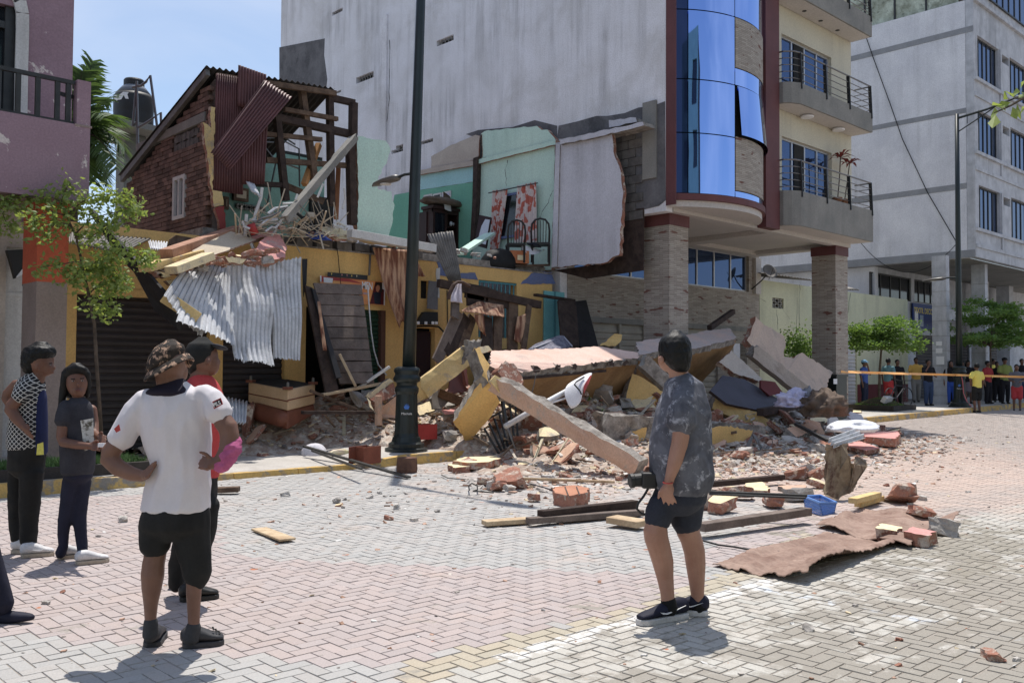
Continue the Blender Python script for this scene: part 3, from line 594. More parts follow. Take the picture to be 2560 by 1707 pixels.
# street front with ribbon windows
def zW(y,x=1410): return U('E',x,y,Y=YW).z
lev=[(zW(500,1405),zW(220,1405)),(zW(985,1415),zW(710,1410)),(zW(1490,1430),zW(1205,1420)),(TOPW-.1,TOPW+1.6)]
holes=[]; X0=XW+.3; xa=max(U('E',1400,400,Y=YW).x,XW+.36); xb=U('E',1560,500,Y=YW).x; xc=U('E',1632,500,Y=YW).x
cols_=[(xa,xb),(xc,xc+2.6),(xc+3.6,xc+6.2),(xc+7.2,xc+9.8)]
for z0,z1 in lev[:3]:
    for a,b in cols_: holes.append((a,b,z0,z1))
    holes.append((xb+.12,xc-.1,z1-.42,z1-.1))
mb=MB(); wall(mb,'Y',YW,.3,XW,XW+20,zbot,TOPW+2.5,holes); mb.build('front_wall',stonetile,wb)
MB().aabb((XW+.3,YW+.4,zbot+.3),(XW+20,YW+.45,TOPW+2.5)).build('interior_screen',darkroom,wb)
for z0,z1 in lev[:3]:
    for a,b in cols_:
        window(wb,a,b,z0,z1,YW,5,gm=glass,fm=blackmetal,dep=.15)
    MB().aabb((XW-.05,YW-.1,z0-.14),(XW+20,YW-.003,z0-.02)).build('sill_course',stonetile,wb)
    MB().aabb((XW,YW-.05,z0-.75),(XW+20,YW-.004,z0-.62)).build('sill_course',stonetile,wb)
    MB().aabb((xb+.05,YW-.06,z0-.62),(xb+.2,YW-.005,z0+ (z1-z0))).build('pilaster',stonetile,wb)
MB().aabb((XW-.06,YW-.12,TOPW-.12),(XW+20,YW-.002,TOPW)).build('cornice',stonetile,wb)
window(wb,XW+1,XW+9,TOPW+.35,TOPW+2.2,YW-.2,12,gm=glass,fm=blackmetal,dep=.15)
MB().aabb((XW+.28,YW+.32,zbot-.02),(XW+20,26,zbot-.001)).build('soffit',concrete,wb)
MB().aabb((XW+.3,YW+.3,TOPW+2.5),(XW+20,34,TOPW+2.7)).build('roof',concrete,wb)
# recessed ground floor with mezzanine
YB=17.0
wz0=U('F',800,545,Y=YB).z; wx0=U('F',800,450,Y=YB).x; wx1=U('F',1078,450,Y=YB).x; wx2=U('F',1100,450,Y=YB).x; wx3=wx2+2.6
sx0,sx1=U('F',1110,900,Y=YB).x,U('F',1235,900,Y=YB).x+.3; szt=U('F',1110,815,Y=YB).z
dx0,dx1=XW+.62,XW+1.5
mb=MB(); wall(mb,'Y',YB,.25,XW+.6,XW+20,0,zbot-.02,[(wx0,wx1,wz0,zbot-.25),(wx2,wx3,wz0,zbot-.25),(sx0,sx1,0,szt),(sx1+1,sx1+4,0,szt),(sx1+5,sx1+9,0,szt)]); mb.build('ground_wall',stonetile,wb)
for a,b in ((wx0,wx1),(wx2,wx3)): window(wb,a,b,wz0,zbot-.25,YB,4,gm=darkglass,fm=blackmetal,dep=.1)
for a,b in ((sx0,sx1),(sx1+1,sx1+4),(sx1+5,sx1+9)): shutter(wb,a,b,.3,szt,YB+.05,shutterd,.14)
zst0=U('F',1100,770,Y=YB-.15).z; zst1=U('F',1100,590,Y=YB-.15).z; sgx0=U('F',1097,680,Y=YB-.15).x; sgx1=U('F',1240,680,Y=YB-.15).x+.55
bluem=mat('blue_sign',srgb(34,62,132),None,rough=.5,bump=0); sg=thing('shop_sign','blue shop sign with yellow lettering on the white building','sign',((sgx0+sgx1)/2,YB-.1,zst0))
MB().aabb((sgx0,YB-.12,zst0),(sgx1,YB-.06,zst1)).build('sign_board',bluem,sg)
def text(par,s,loc,size,m,rot=(pi/2,0,0),ext=.004,name='lettering',align='LEFT',sx=1.,bold=False):
    cu=bpy.data.curves.new(name,'FONT'); cu.body=s; cu.size=size; cu.extrude=ext; cu.align_x=align; cu.offset=.006*size*(3 if bold else 0)
    tmp=bpy.data.objects.new('tmp',cu); C.objects.link(tmp); bpy.context.view_layer.update()
    me=bpy.data.meshes.new_from_object(tmp.evaluated_get(bpy.context.evaluated_depsgraph_get())); bpy.data.objects.remove(tmp)
    me.name=name; me.materials.clear(); me.materials.append(m); o=bpy.data.objects.new(name,me); link(o,par); o.location=Vector(loc)-WO.get(par,Vector()); o.rotation_euler=rot; o.scale=(sx,1,1); return o
yelletter=mat('yellow_letter',srgb(232,200,60),None,rough=.5,bump=0); whiteletter=mat('white_letter',srgb(230,230,230),None,rough=.5,bump=0)
text(sg,'TEXTIL DECOR',(sgx0+.08,YB-.125,zst1-.42),.34,yelletter,sx=.95,bold=True)
MB().aabb((sgx0+.15,YB-.128,zst0+.12),(sgx0+.5,YB-.121,zst0+.75)).build('printed_picture',whiteletter,sg); MB().aabb((sgx0+.7,YB-.128,zst0+.1),(sgx0+1.05,YB-.121,zst0+.6)).build('printed_picture',mat('printed_grey',srgb(150,170,190),None,rough=.5,bump=0),sg)
# columns of the arcade
for px_,Y in ((1322,13.6),(1598,13.6)):
    p=U('F',px_,800,Y=Y); c_=MB().aabb((p.x-.15,Y-.1,0),(p.x+.15,Y+.42,zbot-.02)).build('column',stonetile,wb)
    for k in range(9): MB().aabb((p.x-.156,Y-.106,.7+k*.55),(p.x+.156,Y+.426,.712+k*.55)).build('tile_joint',concrete,c_)
    if px_==1322:
        for (a,b,z0,z1) in ((-.2,.16,2.2,2.5),(-.12,.18,2.62,2.8),(-.1,.16,2.9,3.05)): MB().aabb((p.x-.162,Y+.05+a*.8+.1,z0-.35),(p.x-.158,Y+.05+b*.8+.1,z1-.35)).build('paper_notice',whiteletter,c_)
for px_ in (1520,1700): p=U('F',px_,600,Y=16.6); MB().aabb((p.x-.3,16.0,0),(p.x+.3,16.6,zbot-.02)).build('column',stonetile,wb)
MB().aabb((U('F',1335,660,Y=15.8).x,15.7,U('F',1400,720,Y=15.8).z),(U('F',1335,660,Y=15.8).x+9,15.9,U('F',1400,645,Y=15.8).z)).build('mezzanine_beam',stonetile,wb)
# drooping cable
cable=mat('black_cable',g(.02),None,rough=.6,bump=0)
P=[U('E',x,y,X=XW-.05) for x,y in ((695,250),(740,380),(850,680),(930,910),(1095,1260),(1275,1568))]+[U('F',1400,160,X=XW-.05)]
tag(MB().tube(P,.018,5).build('hanging_cable',cable),'thin dark cable slanting down the white side wall','cable')
P=[U('F',720,165,X=XW-.3).lerp(U('F',1405,165,X=XW-.3),k/16)-Vector((0,0,1.15*(1-(k/8-1)**2))) for k in range(17)]
tag(MB().tube(P,.014,5).build('hanging_cable',cable),'slack cable drooping from the balcony to the lamp pole','cable')
# ---------------------------------------------------------------- buildings across the street (seen only in the mirror glass)
teal=mat('teal_facade',srgb(110,150,150),srgb(100,138,140),1,.8,.05,20); lime=mat('lime_facade',srgb(200,206,160),None,rough=.85); pale=mat('pale_facade',srgb(214,206,192),srgb(200,192,178),1,.85,.05,20)
for lab,x0,x1,y0,h_,m_,nx,nz in (('teal tower across the street, mirrored in the blue glass',5.5,13.5,-10,17.5,teal,3,5),('low lime block across the street, mirrored in the blue glass',-7,5.4,-9.5,9.,lime,5,2),('pale house across the street behind the photographer',-24,-7.1,-9.5,7.5,pale,6,2),('long pale arcade across the street to the right',13.6,34,-9.5,5.2,pale,7,1)):
    t=thing('opposite_building',lab,'building',((x0+x1)/2,y0-3,0)); w_=(x1-x0)/nx; hs=[(x0+w_*(k+.22),x0+w_*(k+.78),1.2+i*3.2,3.1+i*3.2) for k in range(nx) for i in range(nz) if 3.1+i*3.2<h_]
    mb=MB(); wall(mb,'Y',y0,-.3,x0,x1,0,h_,hs); mb.build('wall',m_,t); MB().aabb((x0,y0-7,0),(x1,y0-.8,h_)).build('core',darkroom,t); MB().aabb((x0,y0-.79,h_-.1),(x1,y0-.31,h_)).build('roof',m_,t)
    for a,b,c,d in hs: MB().aabb((a,y0-.2,c),(b,y0-.18,d)).build('window_pane',darkglass,t)
# ---------------------------------------------------------------- broken slabs: outline, own thickness, rough edges
def newell(P):
    n=Vector()
    for a,b in zip(P,P[1:]+P[:1]): n+=Vector(((a.y-b.y)*(a.z+b.z),(a.z-b.z)*(a.x+b.x),(a.x-b.x)*(a.y+b.y)))
    return n.normalized()
def slabmesh(pts,th,jag=.02,seg=.14,straight=(),vec=None):
    if jag>=.01: jag*=1.5; seg*=.75
    P=[Vector(p) for p in pts]; N=newell(P); c=sum(P,Vector())/len(P)
    if N.dot(c-EYE)<0: N=-N
    T=vec if vec is not None else N*th
    Lp=[]
    for i,(a,b) in enumerate(zip(P,P[1:]+P[:1])):
        L=(b-a).length; k=max(1,int(L/seg)) if i not in straight else 1; e=(b-a).normalized(); s=e.cross(N)
        for j in range(k):
            q=a.lerp(b,j/k); Lp.append(q+s*random.uniform(-jag,jag)*(1 if j or i not in straight else .2)+e*random.uniform(-jag,jag)*(1 if j else 0))
    n=len(Lp); mid=[p+T*random.uniform(.35,.65)+(p-c).normalized()*random.uniform(-jag,jag*.6) for p in Lp]; bk=[p+T+(p-c).normalized()*random.uniform(-jag,jag) for p in Lp]
    m=MB(); m.add(Lp+mid+bk,[tuple(range(n)),tuple(range(3*n-1,2*n-1,-1))]+[((i+1)%n,i,n+i,n+(i+1)%n) for i in range(n)]+[(n+(i+1)%n,n+i,2*n+i,2*n+(i+1)%n) for i in range(n)],[0,0]+[1]*(2*n))
    return m
def slab(name,label,cat,pts,th,mats,jag=.02,seg=.14,parent=None,group=None,straight=(),vec=None):
    o=slabmesh(pts,th,jag,seg,straight,vec).build(name,list(mats),parent,fixn=True)
    return tag(o,label,cat,group) if parent is None else o
def pts(z_,L,**k): return [U(z_,*p,**k) for p in L]
def ptd(z_,L): return [U(z_,x,y,d=d) for x,y,d in L]          # each corner with its own distance
# ---------------------------------------------------------------- mauve building on the left
YP=13.0; YU=14.5
pu=thing('mauve_building','mauve house with peeling balcony parapet and orange pillar at the left edge','building',(2,15,0))
xe=U('A',712,800,Y=YP).x; zt=U('A',650,985,Y=YP).z; zb=U('G',690,335,Y=YP).z; zp=U('A',650,632,Y=YP).z; xw=U('A',575,300,Y=YU).x
MB().aabb((-8,YP,zb),(xe,YP+.14,zt)).build('balcony_parapet',purple,pu); MB().aabb((U('A',605,800,Y=YP).x,YP+.002,zt),(xe,YP+.16,zp)).build('parapet_post',purple,pu)
MB().aabb((xe-.14,YP+.16,zb),(xe,YU+1,zt)).build('balcony_side',purple,pu); MB().aabb((-8,YP+.14,zb),(xe-.14,YU,zb+.15)).build('balcony_floor',taupe,pu)
MB().aabb((U('A',590,800,Y=YP).x,YP-.008,zt-.02),(xe+.02,YP+.17,zt+.008)).build('parapet_lip',taupe,pu)
wxr=U('A',140,400,Y=YU).x
mb=MB(); wall(mb,'Y',YU,.3,-8,xw,zb+.15,12,[(wxr-1.5,wxr,zt-.6,U('A',60,40,Y=YU).z)]); mb.build('upper_wall',purple,pu)
MB().aabb((xw-.3,YU+.3,zb+.15),(xw,24,12)).build('upper_side_wall',purple,pu)
# window with arched head, trim, curtain
z0,z1=zt-.55,U('A',60,190,Y=YU).z
w=MB().aabb((wxr-.16,YU+.05,z0),(wxr,YU+.12,U('A',60,40,Y=YU).z)).build('arched_window',blackmetal,pu)
MB().aabb((wxr-1.5,YU+.06,z1-.05),(wxr-.16,YU+.11,z1+.05)).build('transom',blackmetal,w); MB().aabb((wxr-1.5,YU+.13,z0),(wxr-.1,YU+.14,U('A',60,40,Y=YU).z)).build('pane',darkglass,w)
beigec=mat('curtain_beige',srgb(196,182,146),None,rough=.9,bump=.05)
for k in range(5): MB().lathe([(.05,0),(.06,.5),(.045,1.),(.05,z1-z0-.05)],(wxr-.3-k*.13,YU+.09,z0),8).build('curtain_fold',beigec,w,smooth=True)
tp=[U('A',x,y,Y=YU) for x,y in ((158,935),(165,500),(172,250),(172,110),(150,10),(100,-60),(20,-110))]
m=MB()
for a,b in zip(tp,tp[1:]):
    d_=(b-a).normalized(); s=Vector((d_.z,0,-d_.x))*.085; m.add([a-s-Vector((0,.04,0)),a+s-Vector((0,.04,0)),b+s-Vector((0,.04,0)),b-s-Vector((0,.04,0)),a-s,a+s,b+s,b-s],[(0,1,2,3),(0,4,5,1),(3,2,6,7),(0,3,7,4),(1,5,6,2)])
m.build('window_trim',whitepaint,w,fixn=True)
# railing
rz=U('A',600,628,Y=YP).z; rl=MB().bar((-8,YP+.07,rz-.03),(U('A',600,600,Y=YP).x,YP+.07,rz-.03),.06,.05).build('railing',blackmetal,pu)
for px_ in (155,310,465,550,0,-150): x=U('A',px_,700,Y=YP).x; MB().aabb((x-.03,YP+.05,zt),(x+.03,YP+.1,rz-.05)).build('baluster',blackmetal,rl)
MB().bar((-8,YP+.07,zt+.02),(U('A',590,980,Y=YP).x,YP+.07,zt+.02),.04,.04).build('baluster',blackmetal,rl)
p=U('A',550,760,Y=YP+.3); MB().box(p,(.22,.3,.05),Euler((.3,0,.5)).to_matrix()).build('wall_lamp',blackmetal,pu)
# pillar
yq=13.3; xq0,xq1=U('b',415,1000,Y=yq).x,U('b',770,1000,Y=yq).x; zq=U('b',430,660,Y=yq).z
MB().aabb((xq0,yq,0),(xq1,yq+.62,zq)).build('pillar_base',taupe,pu); MB().aabb((xq0-.004,yq-.004,zq),(xq1+.004,yq+.624,zb-.002)).build('pillar',orange,pu)
# ground wall with a white metal door
dx0,dx1=U('b',55,1200,Y=YG).x,U('b',330,1200,Y=YG).x+.5; dz=U('b',150,830,Y=YG).z
mb=MB(); wall(mb,'Y',YG,.2,-8,4.9,0,zb+.3,[(dx0,dx1,0,dz+.75)]); mb.build('ground_wall',tanw,pu)
dr=MB().aabb((dx0,YG+.08,.15),(dx1,YG+.12,dz)).build('metal_door',whitepaint,pu); MB().aabb((dx0,YG+.06,dz),(dx1,YG+.14,dz+.06)).build('door_rail',whitepaint,dr)
tr_=MB(); x0_=dx0+.15; zc=dz+.28; wall(tr_,'Y',YG+.085,.03,dx0,dx1,dz+.06,dz+.75,[(x0_+.1,dx1-.12,zc-.11,zc+.11)]); tr_.build('door_transom',whitepaint,dr); MB().aabb((dx0,YG+.17,dz),(dx1,YG+.18,dz+.75)).build('dark_back',darkroom,dr)
for k in range(18):
    for j in range(5): pass
MB().aabb((-8,YG-.015,.0),(dx0-.05,YG-.003,1.15)).build('dado',taupe,pu)
p=U('b',250,400,Y=YG-.1); slab('light_box',None,None,pts('b',[(80,300),(330,290),(330,480),(180,625)],Y=YG-.25),.12,(blackplastic,blackplastic),.005,parent=pu)
slab('light_box_edge',None,None,pts('b',[(185,610),(260,520),(300,560),(200,615)],Y=YG-.27),.02,(whiteplastic,whiteplastic),.004,parent=pu)
# grey utility cabinet
cb=thing('utility_cabinet','pale grey street cabinet with black plate beside the girl','cabinet',U('M',270,600,Y=13.9))
p0,p1=U('M',228,330,Y=13.9),U('M',345,560,Y=13.9); cabm=mat('cabinet_grey',srgb(190,188,176),None,rough=.6,bump=.05)
MB().aabb((p0.x,13.9,.42),(p1.x,14.3,p0.z)).build('body',cabm,cb); MB().aabb((p0.x-.02,13.88,.15),(p1.x+.02,14.32,.42)).build('plinth',gm,cb); MB().aabb((p0.x-.02,13.87,p0.z),(p1.x+.02,14.32,p0.z+.03)).build('lid',cabm,cb)
q0,q1=U('M',262,363,Y=13.9),U('M',340,440,Y=13.9); MB().aabb((q0.x,13.893,q1.z),(q1.x,13.899,q0.z)).build('name_plate',blackplastic,cb)
text(cb,'DA',(q0.x+.07,13.892,q1.z+.03),.2,whiteletter,sx=.8); text(cb,'Caja',(q0.x+.05,13.892,q0.z-.08),.07,whiteletter); text(cb,'MEDIDOR',(q0.x+.03,13.892,q0.z-.14),.05,whiteletter)
# ---------------------------------------------------------------- yellow house: what is left standing
yh=thing('yellow_house','collapsed yellow shop house with dark roller shutters behind the rubble','building',(10,15.6,0))
XY0=U('b',770,1200,Y=YG).x-.25
def xz(z_,x,y,Y=YG): p=U(z_,x,y,Y=Y); return p.x,p.z
sh1=(xz('b',880,1200)[0],U('P',523,900,Y=YG).x,0,xz('G',620,1048)[1]); sh2=(U('P',557,900,Y=YG).x,xz('H',1290,1300)[0],0,sh1[3])
gx0,gz1=xz('H',1460,830); gx1=xz('H',2060,900)[0]; dd=(xz('I',960,900)[0],xz('I',1105,900)[0],0,xz('I',1030,770)[1])
wv=(xz('I',1003,500)[0],xz('I',1062,500)[0],xz('I',1030,560)[1],xz('I',1030,432)[1])
rl_=(xz('I',1415,480)[0],xz('I',1688,480)[0],xz('I',1550,560)[1]-.9,xz('I',1415,425)[1]); td=(xz('J',180,500)[0],xz('J',335,500)[0],0,xz('J',180,398)[1])
ztop=xz('I',420,222)[1]
mb=MB(); wall(mb,'Y',YG,.2,XY0,XP-.3,0,ztop,[sh1,sh2,(gx0,gx1,0,gz1),dd,wv,rl_,td]); mb.build('front_wall',yellow,yh)
brownp=mat('brown_dado',srgb(170,108,62),srgb(150,94,54),2,.85,.1,25)
for a,b in ((sh1[1]+.01,sh2[0]-.01),(sh2[1]+.01,gx0-.01),(gx1+.02,dd[0]-.02)): MB().aabb((a,YG-.01,0),(b,YG-.002,1.12)).build('dado',brownp,yh)
for s in (sh1,sh2): shutter(yh,s[0],s[1],.15,s[3],YG+.08,shutterd,.115)
shutter(yh,xz('H',1925,900)[0],gx1-.05,.15,gz1,YG+.06,greenmetal,.09); MB().aabb((gx1-.05,YG-.02,.1),(gx1+.06,YG+.1,gz1)).build('door_jamb',mat('brown_jamb',srgb(96,62,46),None,rough=.8),yh)
MB().aabb((sh1[0],YG-.025,sh1[3]),(sh1[1]+.3,YG-.002,sh1[3]+.12)).build('lintel',yellow,yh)
MB().aabb((XY0,19,0),(XP-.4,19.1,4)).build('back_wall',darkroom,yh)
for z_,L in (('a',[(1810,1030),(2150,1045)]),): p=[U(z_,*q,Y=YG) for q in L]; MB().aabb((p[0].x,YG-.012,p[0].z-.02),(p[1].x+.3,YG-.002,p[0].z+.02)).build('moulding',yellow,yh)
MB().aabb((dd[0]+.04,YG+.1,.1),(dd[1]-.04,YG+.14,dd[3]-.06)).build('door',mat('dark_maroon_door',srgb(44,24,28),None,rough=.7),yh)
MB().aabb((wv[0],YG+.1,wv[2]),(wv[1],YG+.12,wv[3])).build('window_back',darkroom,yh)
tealp=mat('teal_metal',srgb(70,150,160),srgb(60,138,148),2,.6,.05,30)
n=9
for k in range(n): x=rl_[0]+(rl_[1]-rl_[0])*(k+.5)/n; MB().aabb((x-.012,YG+.03,rl_[2]),(x+.012,YG+.05,rl_[3]-.03)).build('window_bar',tealp,yh)
MB().aabb((rl_[0],YG+.02,rl_[3]-.05),(rl_[1],YG+.06,rl_[3]-.01)).build('window_bar',tealp,yh)
td_=MB().aabb((td[0],YG-.06,.9),(td[1],YG-.02,td[3])).build('teal_door',mat('teal_door_paint',srgb(110,196,200),srgb(96,180,186),2,.7,.05,30),yh); xm=(td[0]+td[1])/2; MB().aabb((xm-.03,YG-.075,.9),(xm+.03,YG-.061,td[3])).build('door_stile',tealp,td_)
slab('blue_plaster',None,None,pts('I',[(1115,290),(1135,285),(1270,380),(1390,375),(1412,425),(1140,395)],Y=YG-.012),.01,(blueplas,blueplas),.01,parent=yh); slab('blue_plaster',None,None,pts('I',[(1715,455),(1790,380),(1930,372),(1965,455)],Y=YG-.012),.01,(blueplas,blueplas),.01,parent=yh)
slab('white_patch',None,None,pts('I',[(1115,350),(1140,340),(1135,560),(1110,540)],Y=YG-.014),.01,(whitepaint,whitepaint),.01,parent=yh)
# floor edge with the ends of hollow blocks between joists
fz=ztop; fe=MB().aabb((XY0+2.4,YG-.02,fz),(XP-.3,YG+.25,fz+.03)).build('floor_edge',broken,yh); x=XY0+3.0; k=0
while x<XP-4.5:
    w_=random.uniform(.42,.5)
    if random.random()<.9: slab('hollow_block',None,None,[(x,YG-.03,fz+.03),(x+w_-.1,YG-.03,fz+.03),(x+w_-.1,YG-.03,fz+.2),(x,YG-.03,fz+.2)],.22,(block,block),.012,parent=fe)
    x+=w_
MB().aabb((XY0+2.6,YG+.25,fz-.02),(XP-.3,21.6,fz+.2)).build('upper_floor',broken,yh)
# electric meters, conduit, wall fittings
me_=thing('meter_box','row of dark electricity meters on the yellow wall behind the lamp post','meter box',U('I',1050,745,Y=YG-.1))
slab('meter_cabinet',None,None,pts('I',[(968,745),(1030,655),(1125,655),(1128,745)],Y=YG-.12),.1,(blackplastic,blackplastic),.002,parent=me_)
for x in (985,1040,1090,1115): p=U('I',x,733,Y=YG-.125); MB().box(p,(.07,.01,.06)).build('meter_label',whiteletter,me_)
P=[U('I',*q,Y=YG-.06) for q in ((965,760),(1060,755),(1130,760),(1170,800),(1180,870))]; tag(MB().tube(P,.02,6).build('power_cable',cable),'black cable running from the meters down the yellow wall','cable')
P=[U('I',*q,Y=YG-.05) for q in ((395,130),(415,260),(425,380),(440,520))]; tag(MB().tube(P,.008,5).build('loose_wire',cable),'thin wire hanging down in front of the shop banner','wire')
P=[U('I',*q,Y=14.9) for q in ((625,460),(635,620),(650,800),(670,930),(700,1030),(760,1105))]; tag(MB().tube(P,.014,5).build('loose_wire',galv),'pale wire hanging beside the plank panel to the rubble','wire')
P=[U('I',*q,Y=YG-.02) for q in ((643,245),(636,395))]; tag(MB().tube(P,.022,6).build('conduit_pipe',oldgalv),'short grey conduit on the yellow wall above the banner','pipe')
P=[U('I',*q,Y=YG-.03) for q in ((1190,500),(1192,600),(1195,780))]; tag(MB().tube(P,.012,5).build('loose_wire',cable),'thin black wire running down beside the dark doorway','wire')
p=U('I',735,335,Y=YG-.12); tag(MB().lathe([(.02,0),(.05,.02),(.05,.12),(.03,.14)],p,10,axis=(0,-1,-.3)).build('wall_camera',blackplastic),'small black camera on the yellow wall by the hanging sheet','camera')
# shop banner
sgn=thing('shop_banner','red and orange printed shop banner behind the plank panel','banner',U('a',990,1200,Y=YG-.05))
redp=mat('banner_red',srgb(176,40,36),None,rough=.5,bump=0); orp=mat('banner_orange',srgb(226,122,44),srgb(236,160,60),3,.5,0,fine=0); marp=mat('banner_maroon',srgb(96,22,28),None,rough=.5,bump=0); skinp=mat('banner_skin',srgb(190,120,84),None,rough=.5,bump=0); navp=mat('banner_navy',srgb(34,40,56),None,rough=.5,bump=0)
def flat(par,z_,L,m,Y,name): return MB().prism(pts(z_,L,Y=Y),(0,.003,0)).build(name,m,par,fixn=True)
YS=YG-.05
flat(sgn,'a',[(205,480),(1800,640),(1780,1210),(205,1130)],orp,YS,'banner_sheet'); flat(sgn,'a',[(235,490),(900,560),(1250,680),(1000,640),(520,600),(500,640),(235,630)],redp,YS-.004,'printed_band')
flat(sgn,'a',[(285,520),(515,545),(500,660),(290,650)],whiteletter,YS-.008,'printed_shape'); flat(sgn,'a',[(1555,630),(1770,650),(1765,1195),(1415,1170)],marp,YS-.004,'printed_picture')
flat(sgn,'a',[(1565,770),(1600,710),(1650,720),(1665,800),(1620,890),(1575,860)],skinp,YS-.012,'printed_face'); flat(sgn,'a',[(1560,760),(1570,650),(1720,660),(1720,900),(1660,880),(1660,740),(1600,710)],blackplastic,YS-.009,'printed_hair'); flat(sgn,'a',[(1500,900),(1570,880),(1690,900),(1680,1190),(1540,1170)],navp,YS-.007,'printed_shirt'); flat(sgn,'a',[(1720,650),(1775,655),(1765,830),(1720,800)],whiteletter,YS-.006,'printed_shape')
flat(sgn,'a',[(1258,890),(1375,905),(1372,950),(1262,935)],mat('banner_mauve',srgb(190,150,150),None,rough=.5,bump=0),YS-.006,'printed_line')
p=U('a',1215,800,Y=YS-.008); text(sgn,'MEN',(p.x,YS-.008,p.z),.21,whiteletter,rot=(pi/2,.02,0),ext=.001,sx=.62,bold=True)
flat(sgn,'a',[(1770,640),(1800,643),(1785,1210),(1758,1205)],whiteletter,YS-.006,'banner_hem'); flat(sgn,'a',[(200,478),(232,482),(232,630),(200,630)],whiteletter,YS-.006,'banner_hem')
rk=thing('key_rack','black strip with small coloured tags above the banner','strip',U('a',870,590,Y=YS)); flat(rk,'a',[(382,395),(1365,475),(1362,595),(382,500)],blackplastic,YS-.02,'strip')
for k,(x,y) in enumerate(((482,440),(735,465),(860,475),(975,490),(1098,490))): flat(rk,'a',[(x-14,y-22),(x+14,y-20),(x,y+30)],(yelletter,rosep,rosep,yelletter,creamp)[k],YS-.024,'tag')
# ---------------------------------------------------------------- brick house above, torn open
YT=15.75; XB=U('A',1690,900,Y=YT).x
bh=thing('brick_house','torn-open upper storey with brick side wall and maroon sheets','building',(XB+1.4,18,4))
def by(px_,py): p=U('A',px_,py,X=XB); return p.y,p.z
rp1=U('A',1610,520,X=XB-.2); rp2=U('A',935,1372,X=XB-.2); yb_=rp2.y
top=lambda y:rp1.z-.14+(rp2.z-rp1.z)*(y-rp1.y)/(rp2.y-rp1.y)
bw=.205; bh_=.088; bme=MB().aabb((-.09,-.098,-.038),(.0,.098,.038)).mesh('brick',brickb)
lw=[(by(1385,1568)[0],by(1480,1400)[0],by(1430,1600)[1]-.3,by(1430,1385)[1]),(by(1390,1100)[0],by(1580,1100)[0],by(1480,1170)[1],by(1480,1040)[1])]
lw=[(min(a,b),max(a,b),c,d) for a,b,c,d in lw]
bw_=MB()
yy=[15.85+k*.5 for k in range(int((yb_-15.85)/.5)+1)]
bw_.prism([(XB+.02,15.85,3.9),(XB+.02,yb_,3.9),(XB+.02,yb_,top(yb_)),(XB+.02,15.85,top(15.85))],(.16,0,0)).build('brick_backing',mortar,bh,fixn=True)
rest=MB(); L=[]
z=3.95; r=0
while z<8:
    y=15.84+(bw/2 if r%2 else 0)
    while y<yb_:
        yc=y+bw/2
        if z+bh_<top(yc)-.02 and not any(a-.05<yc<b+.05 and c-.02<z+.04<d+.02 for a,b,c,d in lw): L.append((yc,z+.044))
        y+=bw
    z+=bh_; r+=1
L.sort(key=lambda q:-(q[1]>4.9)*100+q[0])
for n,(y,z) in enumerate(L):
    off=random.uniform(-.008,.008)
    if n<300:
        q=bpy.data.objects.new('brick',bme); link(q,bh); q.location=Vector((XB+.02+off,y,z))-WO[bh]
    else: rest.aabb((XB-.068+off,y-.098,z-.038),(XB+.019,y+.098,z+.038))
tag(rest.build('bricks',brickb,bh),kind='stuff')
rp=by(1340,1040); MB().prism([(XB-.1,16.0,by(1640,885)[1]),(XB-.1,rp[0]+1.5,by(1640,885)[1]-.05),(XB-.1,rp[0]+1.5,by(1640,885)[1]-.2),(XB-.1,16.0,by(1640,885)[1]-.17)],(.09,0,0)).build('ring_beam',concrete,bh,fixn=True)
a,b,c,d=lw[0]; w=MB(); 
for q0,q1 in (((a,c),(a+.07,d)),((b-.07,c),(b,d)),((a+.07,c),(b-.07,c+.07)),((a+.07,d-.07),(b-.07,d)),(((a+b)/2-.03,c+.07),((a+b)/2+.03,d-.07))): w.aabb((XB-.09,q0[0],q0[1]),(XB-.0,q1[0],q1[1]))
w=w.build('window_frame',whitepaint,bh); MB().aabb((XB-.03,a+.07,c+.07),(XB-.02,b-.07,d-.07)).build('pane',glass,w)
a,b,c,d=lw[1]
for k in range(6):
    for i in range(2): MB().box((XB-.03,a+(b-a)*(k+.5)/6,c+(d-c)*(i+.5)/2),(.07,(b-a)/6*.86,(d-c)/2*.86),Euler((pi/4*(.2 if (k+i)%2 else -.2),0,0)).to_matrix()).build('ornament_block',block,bh)
for (px_,py) in ((1175,1290+300),): pass
# roof over the brick part
xr=U('B',1340,390,Y=YT).x; zr=U('B',1340,390,Y=YT).z; zl=rp1.z
corrobj('roof_sheet',None,None,mat('dark_roofing',srgb(60,52,50),srgb(44,40,38),3,.7,.1,25),(XB-.2,rp1.y,zl),(xr+.1,rp1.y,zr+.05),(XB-.2,yb_+.1,rp2.z),(xr+.1,yb_+.1,rp2.z-.05),22,.025,parent=bh)  # dark tones mixed over the whole roof sheet
MB().bar((XB-.14,rp1.y+.03,zl-.09),(XB-.14,yb_,rp2.z-.09),.08,.12).build('verge_board',oldgalv,bh)
MB().bar((XB,YT-.02,zl-.14),(xr+.1,YT-.02,zr-.06),.08,.1).build('eaves_timber',wood,bh)
